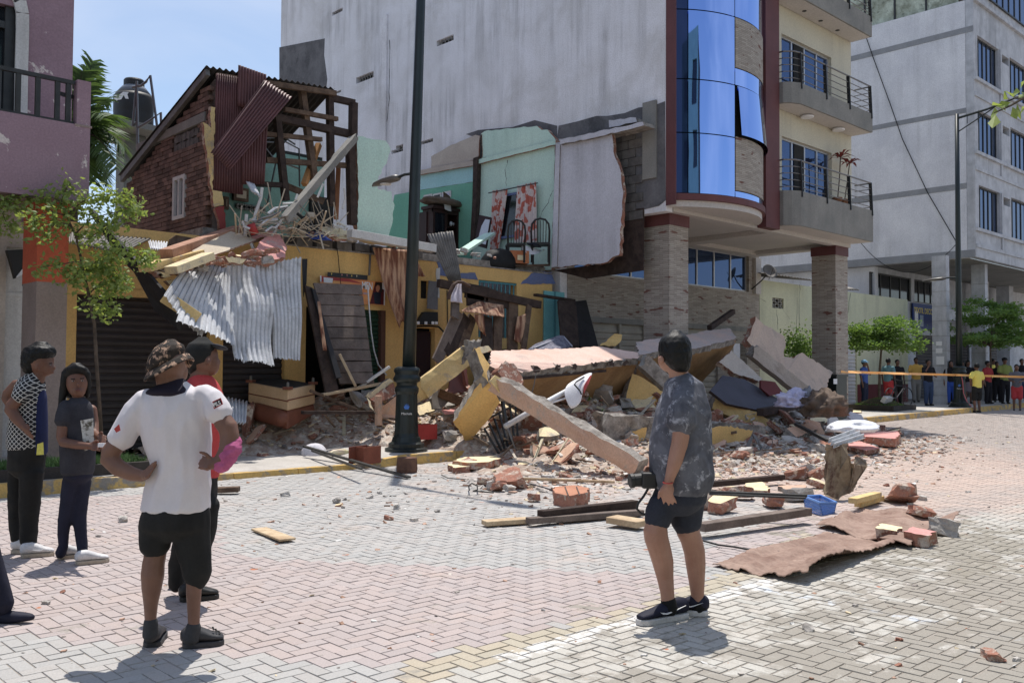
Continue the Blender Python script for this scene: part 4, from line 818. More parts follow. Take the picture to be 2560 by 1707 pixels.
# inside the open room
MB().aabb((XB+.2,18.6,3.95),(11.6,18.7,6.4)).build('room_back_wall',mat('dim_mint',srgb(122,166,152),srgb(112,154,142),1,.9,.1,25),bh); MB().aabb((XB+.2,18.7,6.4),(11.6,18.75,6.5)).build('room_gable',darkroom,bh)
p=U('B',1175,1220,Y=18.55); q=U('B',1350,1400,Y=18.55); MB().aabb((p.x,18.5,4.1),(q.x,18.6,p.z)).build('doorway',darkroom,bh)
for (x0,y0,x1,y1) in ((580,1150,695,1270),(505,1225,540,1330)):
    a,b,c,d=rectY('B',x0,y0,x1,y1,18.5); f_=MB().aabb((a,18.5,c),(b,18.57,d)).build('picture_frame',wood,bh); MB().aabb((a+.06,18.49,c+.06),(b-.06,18.499,d-.06)).build('picture',beige,f_)
a,b,c,d=rectY('B',610,1283,830,1345,18.5)
for k in range(6):
    for s in (1,-1): x=a+(b-a)*k/6; MB().bar((x,18.55,c if s>0 else d),(x+(b-a)/6,18.55,d if s>0 else c),.05,.06).build('lattice_bar',concrete,bh)
MB().aabb((a,18.57,c),(b,18.595,d)).build('lattice_back',darkroom,bh)
redf=mat('red_dado',srgb(150,58,52),None,rough=.85)
slab('corner_plaster',None,None,pts('B',[(338,640),(398,690),(400,520),(432,530),(412,1180),(490,1190),(500,1300),(430,1310),(395,1100),(362,820)],Y=YT-.12),.1,(paleyel,brickc),.012,.1,parent=bh)
slab('corner_plaster',None,None,pts('B',[(430,1312),(500,1302),(525,1500),(470,1480)],Y=YT-.12),.1,(redf,brickc),.012,.1,parent=bh)
# timber frame left hanging
def B3(x,y,Y=YT): return U('B',x,y,Y=Y)
tim=[((1108,370),(1215,1130),.13,wood),((915,590),(985,1260),.13,darkwood),((1330,395),(1342,1300),.13,darkwood),((975,545),(1390,622),.09,wood),((920,612),(1530,748),.15,darkwood),((825,738),(1265,782),.09,wood),((830,942),(1500,988),.11,wood),((1490,800),(1505,1450),.16,darkwood),((1560,810),(1520,1060),.1,palewood),((1515,495),(1512,745),.15,darkwood),((1340,455),(1520,495),.13,darkwood),((720,1128),(1000,1140),.1,darkwood),((890,335),(1210,392),.08,wood)]
for k,(a,b,w_,m_) in enumerate(tim): MB().bar(B3(*a,YT+(.03 if k%2 else .12)),B3(*b,YT+(.03 if k%2 else .12)),w_,w_*.9).build('frame_timber',m_,bh)
pal=mat('orange_timber',srgb(190,130,60),None,rough=.8)
for a,b,w_,m_ in (((1245,820),(1130,1135),.1,pal),((1400,980),(1380,1400),.09,brownp),((980,1140),(1285,1268),.11,wood)): MB().bar(B3(*a,YT+.4),B3(*b,YT+.1),w_).build('frame_timber',m_,bh)
for L in ([(830,770),(920,765),(1090,855),(1095,1150)],[(830,850),(900,940),(1090,1010)],[(925,880),(840,1290)],[(960,755),(1060,820)],[(835,800),(890,802)]): MB().tube([B3(x,y,YT+.7) for x,y in L],.018,5).build('loose_conduit',steel,bh)
# maroon corrugated sheets
msh=(B3(440,262,YT-.06),B3(858,330,YT-.06),B3(404,1180,YT-.06),B3(650,1215,YT-.06))
corrobj('wall_sheet',None,None,maroonsheet,msh[0],B3(650,300,YT-.06),msh[2],msh[3],12,.018,parent=bh)
corrobj('wall_sheet',None,None,maroonsheet,B3(640,298,YT-.1),B3(860,330,YT-.1),B3(640,1135,YT-.1),B3(818,1130,YT-.1),9,.018,parent=bh)
corrobj('wall_sheet',None,None,maroonsheet,B3(613,195,YT-.16),B3(832,272,YT-.16),B3(606,520,YT-.16),B3(835,560,YT-.16),10,.018,parent=bh)
tag(corrobj('loose_sheet','maroon corrugated sheet hanging diagonally across the torn upper storey','metal sheet',maroonsheet,B3(820,315,YT-.35),B3(1032,450,YT-.25),B3(398,882,YT-.75),B3(545,1022,YT-.6),10,.02,nv=10))
# fallen concrete post lying against the opening
a,b=U('B',1520,770,Y=YT-.2),U('B',985,1400,Y=YT-1.0)
def roughbeam(name,label,cat,A,B,w,h,mats,up_=(0,0,1),jag=.012,n=None,parent=None,group=None,topmat=1,endjag=.06):
    """beam of broken masonry: ring sections along its run, faces 0 painted, 1 broken"""
    A=Vector(A); B=Vector(B); R=frame(B-A,Vector(up_)); L=(B-A).length; n=n or max(3,int(L/.18)); v=[]; f=[]; m=[]
    ring=[(-.5,-.5),(-.17,-.5),(.17,-.5),(.5,-.5),(.5,-.17),(.5,.17),(.5,.5),(.17,.5),(-.17,.5),(-.5,.5),(-.5,.17),(-.5,-.17)]; K=len(ring)
    for i in range(n+1):
        c=A+(B-A)*(i/n)
        for k,(x,y) in enumerate(ring):
            j=jag*(1 if y<.4 else 2.2); e=random.uniform(-endjag,endjag) if i in (0,n) else 0
            v.append(c+R.col[0]*(x*w+random.gauss(0,j*.5)*(abs(x)>.4))+R.col[1]*(y*h+random.gauss(0,j*.5)*(abs(y)>.4))+R.col[2]*e)
    for i in range(n):
        for k in range(K): f.append((i*K+k,i*K+(k+1)%K,(i+1)*K+(k+1)%K,(i+1)*K+k)); m.append(topmat if 6<=k<=8 else 0)
    f+=[tuple(range(K-1,-1,-1)),tuple(range(n*K,(n+1)*K))]; m+=[1,1]
    o=MB().add(v,f,m).build(name,list(mats),parent,fixn=True); return tag(o,label,cat,group) if parent is None else o
roughbeam('fallen_post','pale concrete post slanting from the torn frame to the rubble','concrete post',a,b,.14,.13,(concrete,concrete),jag=.005)
slab('mint_wall_fragment','jagged mint green wall fragment standing beside the torn timber frame','wall fragment',pts('B',[(1545,755),(1770,790),(1805,850),(1790,940),(1745,1020),(1715,1070),(1705,1165),(1810,1190),(1835,1290),(1825,1400),(1790,1545),(1545,1505),(1555,1270)],Y=YT-.02),.15,(mint,brickc),.012,.1)
# ---------------------------------------------------------------- painted room walls left on the party wall
mr=thing('mint_room','mint and turquoise room walls left clinging to the party wall','building remains',(XP-.3,18,4))
def OW(L,th,m,name,X=XP-.16,jag=.01,straight=()): return slab(name,None,None,onwall('C',L,X),th,(m,brickc),jag,.2,parent=mr,straight=straight,vec=Vector((th,0,0)))
OW([(552,742),(1105,603),(1095,950),(1078,1500),(500,1500),(520,1290)],.12,mint,'room_wall')
OW([(578,530),(600,507),(975,470),(1010,500),(1052,495),(1105,560),(1108,575),(580,705)],.12,mint,'parapet_wall')
OW([(550,712),(1108,572),(1108,602),(550,742)],.2,mint,'cornice',XP-.25,.006)
OW([(130,822),(520,756),(525,868),(100,935)],.12,turq,'room_wall',XP-.16,.004); OW([(-40,962),(100,936),(525,870),(515,1480),(-120,1480)],.12,green,'room_wall',XP-.16,.004)
OW([(60,800),(520,718),(520,752),(120,822)],.2,tanw,'cornice',XP-.25,.006); OW([(222,690),(340,620),(540,532),(566,545),(560,690),(520,716),(222,775)],.12,tanw,'parapet_wall')
MB().prism(onwall('C',[(522,700),(552,690),(545,1000),(525,1300),(500,1290),(515,1000)],XP-.3),(.2,0,0)).build('broken_column',darkwood,mr,fixn=True)
OW([(575,540),(570,700),(585,690),(582,530)],.1,darkroom,'gap',XP-.18)
yq=onwall('C',[(1085,1480)],XP)[0].y
wp=thing('white_wall_panel','large dirty white wall panel hanging beside the mint room','wall panel',(XP-.4,14.3,4.2))
slab('panel',None,None,onwall('C',[(1110,592),(1512,532),(1528,690),(1572,790),(1590,950),(1562,1392),(1512,1402),(1480,1442),(1080,1482),(1095,1000)],XP-.45),.2,(offwhite,brickc),.012,.15,parent=wp,vec=Vector((.11,0,0)),straight=(0,8,9))
slab('cornice',None,None,onwall('C',[(1138,572),(1732,440),(1738,472),(1140,605)],XP-.55),.3,(offwhite,broken),.012,.2,parent=wp,vec=Vector((.4,0,0)))
slab('coping',None,None,onwall('C',[(1488,430),(1682,410),(1690,440),(1490,482)],XP-.3),.2,(offwhite,broken),.012,.2,parent=wp,vec=Vector((.25,0,0)))
slab('panel_edge',None,None,onwall('C',[(1080,1480),(1115,595),(1140,603),(1120,1470)],XP-.48),.02,(offwhite,broken),.004,.3,parent=wp,vec=Vector((.025,0,0)))
# thin dark sheet standing in for the void below the panel
OWd=MB().prism(onwall('C',[(1590,1070),(1738,1055),(1735,1500),(1330,1560),(1100,1500),(1480,1445),(1565,1395)],XP-.03),(.02,0,0)).build('dark_sheet',darkwood,ab,fixn=True)
# ---------------------------------------------------------------- rubble: mound, fragments, single pieces
def hm(x,y):
    e=math.exp
    h=.8*e(-((x-14.4)/4.2)**2-((y-12.3)/1.7)**2)+.75*e(-((x-9.4)/2.7)**2-((y-15.5)/.95)**2)+.7*e(-((x-12.4)/2.4)**2-((y-14.3)/1.6)**2)+.35*e(-((x-19.6)/2.4)**2-((y-11.2)/1.5)**2)+.12*e(-((x-15)/5.5)**2-((y-9.6)/1.6)**2)-.05-.55*e(-((x-9.0)/1.3)**2-((y-12.5)/1.2)**2)
    return h
def base(x,y): return pz(x) if y>KY else gz(x)
def gtop(x,y):
    h=hm(x,y); return base(x,y)+max(0,h+(.10*mnoise.noise(Vector((x*3,y*3,0)))+.05*mnoise.noise(Vector((x*9,y*9,3))) if h>0 else 0))
rubm=mat('rubble_dust',srgb(182,160,142),srgb(146,124,108),4,.97,.9,16,dirt=srgb(200,190,176),dsc=7,dth=(.48,.6))
st_=.11; nx=int(18/st_); ny=int(8/st_); v=[]; idx={}; mb=MB()
for i in range(nx+1):
    for j in range(ny+1):
        x=6+i*st_; y=7.6+j*st_
        if y>15.45: continue
        idx[i,j]=len(v); h=hm(x,y); v.append((x,y,gtop(x,y) if h>0 else base(x,y)-.12))
F_=[(idx[i,j],idx[i+1,j],idx[i+1,j+1],idx[i,j+1]) for i in range(nx) for j in range(ny) if (i+1,j+1) in idx and hm(6+(i+.5)*st_,7.6+(j+.5)*st_)>-.03]
tag(MB().add(v,F_).build('rubble_mound',rubm,smooth=False),'low mound of crushed brick and mortar dust under the wreckage','rubble',kind='stuff')
def lump(sx,sy,sz,j):
    b=bmesh.new(); bmesh.ops.create_cube(b,size=1); bmesh.ops.subdivide_edges(b,edges=b.edges[:],cuts=2,use_grid_fill=True); o=Vector([random.random()*50 for _ in range(3)])
    cut=Vector((random.gauss(0,1),random.gauss(0,1),random.gauss(0,.6))).normalized()
    for q in b.verts:
        p=q.co.copy(); r=p.normalized()*.58; p=p.lerp(r,.25); e=p.dot(cut)-.33
        if e>0: p-=cut*e*.85
        n=mnoise.noise_vector(p*2.3+o)*j*1.3+mnoise.noise_vector(p*6+o)*j*.5; p+=n
        q.co=Vector((p.x*sx,p.y*sy,p.z*sz))
    return b
def lumpmesh(name,s,j,mats,face=None):
    b=lump(*s,j); me=bpy.data.meshes.new(name); b.normal_update()
    for f in b.faces:
        f.material_index=1 if (face and f.normal.z>.75) else 0
    b.to_mesh(me); b.free()
    for m in mats: me.materials.append(m)
    return me
palem=mat('pale_mortar',srgb(196,190,182),srgb(164,156,148),7,.95,.8,30,rand=.25)
LK={'brick':[lumpmesh('brick_lump',(1,random.uniform(.5,.9),random.uniform(.4,.65)),.16,(brickc,)) for _ in range(5)],
    'mortar':[lumpmesh('concrete_lump',(1,random.uniform(.5,.9),random.uniform(.35,.6)),.18,(palem,)) for _ in range(5)],
    'yellow':[lumpmesh('plaster_lump',(1,random.uniform(.6,.9),random.uniform(.25,.45)),.12,(brickc,creamp),1) for _ in range(4)],
    'salmon':[lumpmesh('plaster_lump',(1,random.uniform(.6,.9),random.uniform(.3,.5)),.12,(brickc,salmon),1) for _ in range(4)],
    'white':[lumpmesh('plaster_flake',(1,random.uniform(.6,.9),.1),.12,(whitepaint,)) for _ in range(3)]}
LBL={'brick':('broken_brick','lump of red broken brick lying in the rubble','brick','red brick lumps in the rubble'),'mortar':('concrete_lump','grey lump of broken concrete lying in the rubble','concrete lump','grey concrete lumps in the rubble'),
     'yellow':('plaster_lump','chunk of cream plastered masonry lying in the rubble','masonry chunk','cream plastered chunks in the rubble'),'salmon':('plaster_lump','chunk of salmon plastered masonry lying in the rubble','masonry chunk','salmon plastered chunks in the rubble'),
     'white':('plaster_flake','thin white flake of plaster lying in the rubble','plaster flake','white plaster flakes in the rubble')}
def zone(x,y):
    if y>14 and x<10.8: return 'at the foot of the shop front'
    if x<11.2: return 'beside the left lamp post'
    if y<9.6: return 'on the street before the salmon column' if x<13 else 'on the street right of the man'
    if x>17.5: return 'by the tan wall slab'
    return 'behind the fallen parapet' if y>13 else 'under the fallen parapet'
ADJ={'brick':'red broken brick','mortar':'grey broken concrete','yellow':'cream plastered masonry','salmon':'salmon plastered masonry','white':'thin white plaster'}
def put(kind,x,y,z,s,lab=None,rot=None,flat=True):
    n,l,c,g_=LBL[kind]; o=bpy.data.objects.new(n,random.choice(LK[kind])); C.objects.link(o)
    o.location=(x,y,z+s*.2); o.scale=(s,)*3; o.rotation_euler=rot or ((random.gauss(0,.22),random.gauss(0,.22),random.random()*6.28) if flat else tuple(random.random()*6 for _ in range(3)))
    if lab: tag(o,lab[0],lab[1],lab[2])
    else:
        q='small ' if s<.13 else 'fist-sized ' if s<.2 else 'large ' if s<.33 else 'slab-like '; tag(o,q+('flake of ' if kind=='white' else 'lump of ')+ADJ[kind]+' '+zone(x,y),c,q+ADJ[kind]+' '+zone(x,y))
    return o
kinds=['brick']*5+['mortar']*4+['yellow']*2+['salmon']*2+['white']*2
n=0
while n<400:
    x=random.uniform(6.8,22); y=random.uniform(7.4,15.2); h=hm(x,y)
    w_=.12*math.exp(-((x-15.5)/5.)**2-((y-8.9)/1.3)**2)+max(0,h+.03)
    if random.random()>w_*2.2: continue
    put(random.choice(kinds),x,y,gtop(x,y)-.02,random.choice((.1,.14,.18,.22,.28,.36)) if h>.02 else random.uniform(.08,.2)); n+=1
n=0
while n<120:      # larger broken plates lying about the heap
    x=random.uniform(7.5,20.5); y=random.uniform(9.2,15.2)
    if random.random()>hm(x,y)*2: continue
    o=put(random.choice(('yellow','salmon','salmon','mortar','yellow','brick')),x,y,gtop(x,y)+.02,random.uniform(.3,.62),rot=(random.gauss(0,.45),random.gauss(0,.45),random.random()*6.28)); o.scale=(o.scale[0],o.scale[1],o.scale[2]*random.uniform(.35,.7)); n+=1
# fine fragments
fragc=[(.40,.25,.18),(.48,.44,.40),(.55,.5,.45),(.5,.46,.42),(.62,.52,.36),(.5,.33,.25),(.28,.16,.11),(.25,.22,.2),(.7,.68,.64)]
mb=MB(); cols=[]
def frag(x,y,z,s):
    a=random.random()*6.28; R=Euler((random.gauss(0,.3),random.gauss(0,.3),a)).to_matrix(); q=[Vector((dx*s*random.uniform(.6,1.1),dy*s*random.uniform(.4,.8),dz*s*random.uniform(.25,.5))) for dz in(0,1) for dx,dy in((-1,-1),(1,-1),(1,1),(-1,1))]
    mb.hexa([Vector((x,y,z))+R@p for p in q]); c=random.choice(fragc); k=random.uniform(.8,1.15); cols.extend([(c[0]*k,c[1]*k,c[2]*k,1)]*6)
n=0
while n<15000:
    x=random.uniform(5.5,25); y=random.uniform(5.0,15.3); h=hm(x,y)
    w_=.9*math.exp(-((x-15)/5.5)**2-((y-8.8)/1.5)**2)+max(0,h)*2+.02*math.exp(-((x-12)/6)**2-((y-7.5)/2.5)**2)+.3*math.exp(-((x-9.5)/1.8)**2-((y-14.6)/.6)**2)
    if random.random()>w_: continue
    frag(x,y,gtop(x,y)-.006,random.choice((.015,.02,.03,.045,.06)) if w_>.15 else random.choice((.008,.012,.02))); n+=1
for _ in range(3200):
    x=random.gauss(13,3.6); y=random.gauss(8.2,1.5)
    if 5<y<11.6 and hm(x,y)<.05: frag(x,y,gz(x)-.002,random.choice((.008,.012,.016,.024,.034)))
for _ in range(1100):
    x=random.uniform(1,12); y=random.uniform(1,11.5); frag(x,y,gz(x),random.choice((.004,.006,.008,.012,.018)))
o=tag(mb.build('rubble_fragments',mat('fragments',g(.4),rough=.95,bump=.5,bsc=50,attr='pc')),'scatter of small brick and mortar crumbs over paving and mound','rubble',kind='stuff')
a=o.data.attributes.new('pc','FLOAT_COLOR','FACE'); a.data.foreach_set('color',[c for q in cols for c in q])
# splinters and battens strewn through the heap
mb=MB(); cols=[]
for _ in range(420):
    x=random.uniform(7.5,21); y=random.uniform(8.6,15.2)
    if hm(x,y)<.05: continue
    a=random.random()*6.28; l=random.uniform(.2,.9); w_=random.uniform(.015,.06); d_=Vector((cos(a),sin(a),random.gauss(.1,.35))); p=Vector((x,y,gtop(x,y)+.03)); mb.bar(p-d_*l*.3,p+d_*l*.6,w_,w_*random.uniform(.3,1)); c=random.choice(((.28,.2,.14),(.4,.31,.22),(.16,.11,.08),(.5,.45,.38),(.55,.5,.36))); cols+=[(*c,1)]*6
o=tag(mb.build('splinters',mat('splinter_wood',g(.4),rough=.9,bump=.4,bsc=50,attr='pc')),'splintered battens and lath strewn through the rubble','splinters',kind='stuff'); a=o.data.attributes.new('pc','FLOAT_COLOR','FACE'); a.data.foreach_set('color',[c for q in cols for c in q])
# loose stones on the open paving, placed one by one
for zz,x,y,s,k in (('K',610,972,.17,'mortar'),('K',975,1018,.19,'mortar'),('K',990,1042,.13,'yellow'),('K',1020,1055,.09,'mortar'),('K',1208,985,.12,'mortar'),('K',1285,953,.11,'mortar'),('K',1405,1062,.2,'mortar'),('K',1350,1137,.16,'brick'),('K',1527,1147,.12,'mortar'),('K',985,1287,.07,'white'),('K',845,975,.06,'brick'),('K',320,1070,.06,'mortar'),('K',275,1070,.05,'mortar'),('K',395,1068,.05,'brick'),('K',895,1070,.06,'mortar'),('K',1690,1080,.1,'mortar'),('K',1480,1010,.07,'mortar'),('M',645,990,.2,'mortar'),('M',515,1070,.07,'mortar'),('M',545,1045,.06,'white'),('M',330,1360,.06,'brick'),('M',238,1422,.08,'mortar'),
  ('R',880,750,.11,'mortar'),('R',1175,760,.09,'mortar'),('R',1200,585,.06,'mortar'),('R',1500,820,.07,'brick'),('R',1490,995,.06,'brick'),('R',1995,870,.06,'mortar'),('R',2140,945,.2,'brick'),('R',2300,960,.08,'mortar'),('R',2280,995,.06,'white'),('R',165,975,.06,'white'),('R',380,430,.05,'brick'),('R',1310,1040,.04,'white'),('Q',1660,820,.2,'mortar'),('Q',1410,725,.13,'brick'),('Q',1770,683,.1,'brick'),('Q',1970,768,.1,'mortar'),('Q',1575,853,.1,'mortar'),('Q',1790,597,.12,'brick'),('V',1550,585,.03,'white'),('V',490,660,.02,'white')):
    p=Gd(zz,x,y); put(k,p.x,p.y,p.z-.005,s*.62,('small '+ADJ[k]+' stone lying on the open paving '+('before the kerb on the left' if p.y>6.5 and p.x<6.5 else 'near the long boards' if p.x<8 and p.y>5 else 'beside the rusty sheets' if p.x>6 else 'in the near right corner' if p.y<3.4 else 'in the near left'),'stone','loose stones on the open paving'))
def ptY(z_,L): return [U(z_,x,y,Y=Y) for x,y,Y in L]
CB=(creamp,brickc); YB_=(paleyel,brickc); SB=(salmon,broken); PB=(pinkp,broken); RB_=(rosep,brickc); WB_=(whitepaint,broken)
# named flat pieces on the street side
for nm,lab,cat,z_,L,th,ms in (
 ('fallen_slab','cream topped masonry slab lying on the kerb left of the salmon beam','masonry slab','L',[(105,945),(190,915),(440,905),(475,925),(380,955),(215,960)],.1,CB),
 ('fallen_slab','small cream slab tucked under the larger slab by the kerb','masonry slab','L',[(55,975),(110,965),(250,985),(120,1000)],.09,CB),
 ('fallen_slab','rose topped masonry slab flat on the street right of the sheet metal','masonry slab','Q',[(1235,350),(1490,348),(1500,372),(1470,400),(1260,385)],.16,RB_),
 ('fallen_slab','broken rose slab in front of the larger rose slab','masonry slab','Q',[(1140,425),(1230,415),(1370,465),(1270,480),(1160,455)],.08,RB_),
 ('fallen_slab','cream slab lying flat just right of the man in shorts','masonry slab','Q',[(435,720),(470,690),(560,688),(610,735),(600,755),(480,750)],.07,CB),
 ('fallen_slab','round cream plaster slab on the pavement heap left of the lamp post','masonry slab','K',[(890,520),(950,495),(1060,505),(1105,555),(1010,570),(890,560)],.08,CB),
 ('fallen_slab','low brick slab edge on the pavement below the sofa','masonry slab','K',[(610,515),(830,495),(900,505),(820,525),(640,530)],.12,(brickc,brickc)),
 ('fallen_slab','salmon tile slab flat in front of the brick row at right','masonry slab','Q',[(670,720),(860,715),(890,770),(740,760)],.06,SB),
 ('fallen_slab','white plaster sheet lying beneath the brown coat','plaster sheet','Q',[(620,285),(740,215),(850,225),(850,300),(760,310)],.03,WB_),
 ('fallen_slab','pale slab leaning behind the tree planter','masonry slab','F',[(550,1340),(700,1275),(735,1280),(720,1370),(640,1370),(570,1390)],.12,CB)):
    P=[Gd(z_,x,y,max(.0,th)) for x,y in L]; P=[Vector((p.x,p.y,p.z+max(0,hm(p.x,p.y)) )) for p in P]
    # keep the traced outline on the sight lines while lifting it onto the heap
    zz=sum(p.z for p in P)/len(P); P=[U(z_,x,y,z=zz) for x,y in L]
    slab(nm,lab,cat,P,th,ms,.015,.1,vec=Vector((0,0,-th)))
# ---- the long fallen parapet beam and its leaning pieces
G1='wreckage of the fallen upper floor'
tb=thing('fallen_parapet','long fallen parapet with pink top and yellow underside across the rubble','parapet',(14,11.6,0))
slab('top_face',None,None,ptY('L',[(385,200,11.45),(470,240,11.4),(560,215,11.4),(640,255,11.38),(900,215,11.4),(1150,190,11.42),(1320,165,11.45),(1560,140,11.5),(1562,100,11.7),(1240,50,12.15),(1100,62,12.15),(780,70,12.15),(405,85,12.1)]),.14,PB,.02,.12,parent=tb)
slab('top_face',None,None,ptY('J',[(935,905,11.55),(1080,872,11.6),(1360,855,11.65),(1700,768,11.75),(1640,690,12.35),(1450,712,12.35),(1300,745,12.3),(1000,782,12.25),(910,800,12.25)]),.14,(mat('shaded_pink_plaster',srgb(176,164,158),srgb(200,168,152),2.2,.9,.3,25,dirt=srgb(150,146,140),dsc=2),broken),.02,.12,parent=tb)  # right half of the pink top, greyed in its colour for the shade there
slab('under_face',None,None,ptY('L',[(400,230,11.5),(640,275,11.44),(1150,215,11.48),(1560,160,11.56),(1500,290,12.0),(1350,545,12.4),(1000,560,12.3),(700,520,12.1),(520,430,11.7)]),.12,(soffity,broken),.012,.2,parent=tb)
slab('under_face',None,None,ptY('J',[(930,935,11.6),(1340,870,11.7),(1698,785,11.8),(1660,860,12.1),(1430,1110,12.6),(1080,1180,12.6),(900,1120,12.3)]),.12,(soffity,broken),.012,.2,parent=tb)
a,b=ptY('L',[(640,300,11.42),(1300,240,11.5)]); MB().bar(a,b,.03,.05).build('joint_strip',darkwood,tb)
for x in (760,920,1060,1210,1345,1455): p=U('L',x,200-(x-760)*.07,Y=11.4); slab('dark_notch',None,None,[p+Vector((random.uniform(-.03,.03)+a*.09,.0,b*.06-.06)) for a,b in ((-1,.6),(.2,1),(1,.2),(.5,-1),(-.7,-.8))],.1,(darkwood,broken),.02,.06,parent=tb)  # dark pieces painting the shade of notches in the broken front edge
slab('end_wedge',None,None,ptY('L',[(275,70,11.5),(305,55,11.5),(385,190,11.35),(365,250,11.3),(385,330,11.2),(330,280,11.3),(345,240,11.3)]),.3,(yellow,broken),.012,.1,parent=tb)
slab('broken_cap',None,None,ptY('L',[(295,55,11.5),(380,42,11.6),(412,85,11.6),(330,100,11.5)]),.1,CB,.01,.1,parent=tb)
slab('fallen_block','thick yellow wall block standing on edge at the parapet end','masonry block',ptY('L',[(107,640,11.9),(340,285,11.35),(385,330,11.25),(470,485,11.25),(350,660,11.6),(218,825,12.1)]),.32,(yellow,broken),.012,.12)
slab('brick_stub','torn red brick stub on top of the parapet end','brick stub',ptY('L',[(450,250,11.15),(510,170,11.3),(585,180,11.3),(635,290,11.2),(665,330,11.1),(655,400,11.05),(560,350,11.05)]),.25,(brickc,brickc),.03,.07)
# salmon column fallen across the front
a=U('L',455,345,Y=11.1); b=U('L',1585,1000,z=.16)
bm=roughbeam('fallen_column','long salmon plastered column lying from the parapet down to the street','column',a+Vector((0,0,.0)),b,.28,.25,(salmon,broken),jag=.014)
slab('yellow_end',None,None,ptY('L',[(392,320,10.98),(435,275,11.0),(560,355,10.98),(530,440,10.9),(480,420,10.9)]),.02,(paleyel,paleyel),.006,.1,parent=bm)
# yellow diagonal beam on the left of the heap
a,b=U('I',985,1225,Y=12.9),U('I',1365,935,Y=12.9); bm=roughbeam('leaning_beam','yellow painted beam leaning up beside the lamp post','beam',a,b,.34,.4,(paleyel,paleyel),jag=.006,up_=(0,-1,.4))
slab('torn_end',None,None,ptY('I',[(1295,1030,12.68),(1340,870,12.7),(1430,850,12.75),(1440,890,12.75),(1375,1010,12.7)]),.1,(broken,broken),.03,.07,parent=bm)
slab('salmon_panel','salmon plaster panel standing behind the lamp base','wall panel',ptY('I',[(700,1420,14.1),(705,1255,14.2),(720,1330,14.1),(840,1245,14.1),(960,1240,14.1),(960,1400,14.0),(820,1410,14.0)]),.1,(salmon,broken),.01,.1)
# right yellow beam, low grey wall piece, upright yellow panel, grey beam
a,b=U('J',1495,1265,Y=11.2),U('J',2100,1540,Y=10.5); roughbeam('fallen_beam','long yellow beam sloping down to the right behind the man','beam',a,b,.3,.3,(paleyel,broken),jag=.014)
a,b=U('L',1250,715,Y=10.75),U('Q',530,420,Y=9.9); bm=roughbeam('fallen_wall_strip','low grey wall strip with torn yellow paint behind the man','wall strip',a,b,.3,.62,(broken,broken),jag=.02,endjag=.1)
slab('yellow_paint',None,None,ptY('L',[(1515,715,10.42),(1590,690,10.4),(1690,675,10.38),(1690,850,10.38),(1560,830,10.42),(1520,780,10.42)]),.015,(yellow,yellow),.012,.08,parent=bm); slab('yellow_paint',None,None,ptY('Q',[(200,330,9.75),(300,312,9.72),(500,345,9.66),(430,490,9.66),(210,495,9.75)]),.015,(yellow,yellow),.012,.08,parent=bm)
slab('ochre_wall_piece','curved ochre wall panel standing in the shade of the parapet','wall panel',ptY('J',[(880,1048,11.9),(930,1060,11.9),(1040,1130,11.8),(1130,1190,11.8),(1130,1390,11.6),(1060,1402,11.6),(820,1392,11.7),(835,1200,11.8)]),.14,(yellow,broken),.008,.12)
a,b=U('J',960,950,Y=11.35),U('J',1160,1140,Y=11.1); roughbeam('leaning_beam','grey concrete beam leaning under the parapet behind the man','beam',a,b,.24,.28,(broken,concrete),jag=.012)
slab('yellow_stub','yellow masonry stub poking up behind the parapet','masonry stub',ptY('J',[(620,828,12.9),(745,740,12.9),(800,740,12.9),(790,800,12.8),(760,830,12.8)]),.3,(yellow,broken),.015,.1)
# right-hand wall slabs
slab('leaning_wall_slab','large broken tan wall slab leaning beside the tile column','wall slab',ptY('F',[(-30,690,12.3),(30,745,12.3),(65,760,12.3),(170,822,12.3),(185,900,12.2),(150,978,12.1),(240,985,12.1),(290,940,12.2),(400,1010,12.2),(520,1085,12.2),(480,1160,11.9),(478,1285,11.5),(380,1292,11.5),(250,1165,11.6),(100,1040,11.9),(-40,920,12.1),(-90,860,12.2)]),.16,(mat('tan_pink_plaster',srgb(206,180,158),srgb(190,166,148),1.5,.9,.25,25,dirt=srgb(164,150,138),dsc=1.4),brickc),.02,.14)
a,b=U('F',-60,930,Y=11.8),U('F',350,1265,Y=11.15); roughbeam('fallen_beam','grey concrete beam lying diagonally on the tan wall slab','beam',a,b,.26,.3,(tanw,broken),jag=.012)
slab('tan_panel','pale tan slab below the right end of the parapet','wall slab',ptY('J',[(1560,955,11.6),(1660,868,11.75),(1770,970,11.6),(1905,1092,11.4),(1870,1102,11.3),(1780,1070,11.4),(1690,1050,11.5)]),.12,(tanw,brickc),.012,.1)
slab('metal_gate','dark slate metal gate lying crushed beneath the tan slabs','gate',ptY('J',[(1490,1180,11.0),(1590,1060,11.4),(1760,1090,11.3),(2090,1280,10.9),(2080,1320,10.8),(1850,1330,10.7),(1620,1280,10.8)]),.06,(mat('slate_metal',srgb(70,68,82),srgb(60,58,70),2,.6,.05,30),darkwood),.006,.3)
slab('maroon_panel','maroon panel sticking out below the tan slab','panel',ptY('J',[(1890,1100,11.0),(2000,1110,11.0),(2065,1200,10.95),(1960,1220,10.95),(1890,1160,11.0)]),.05,(redm,redm),.006,.2)
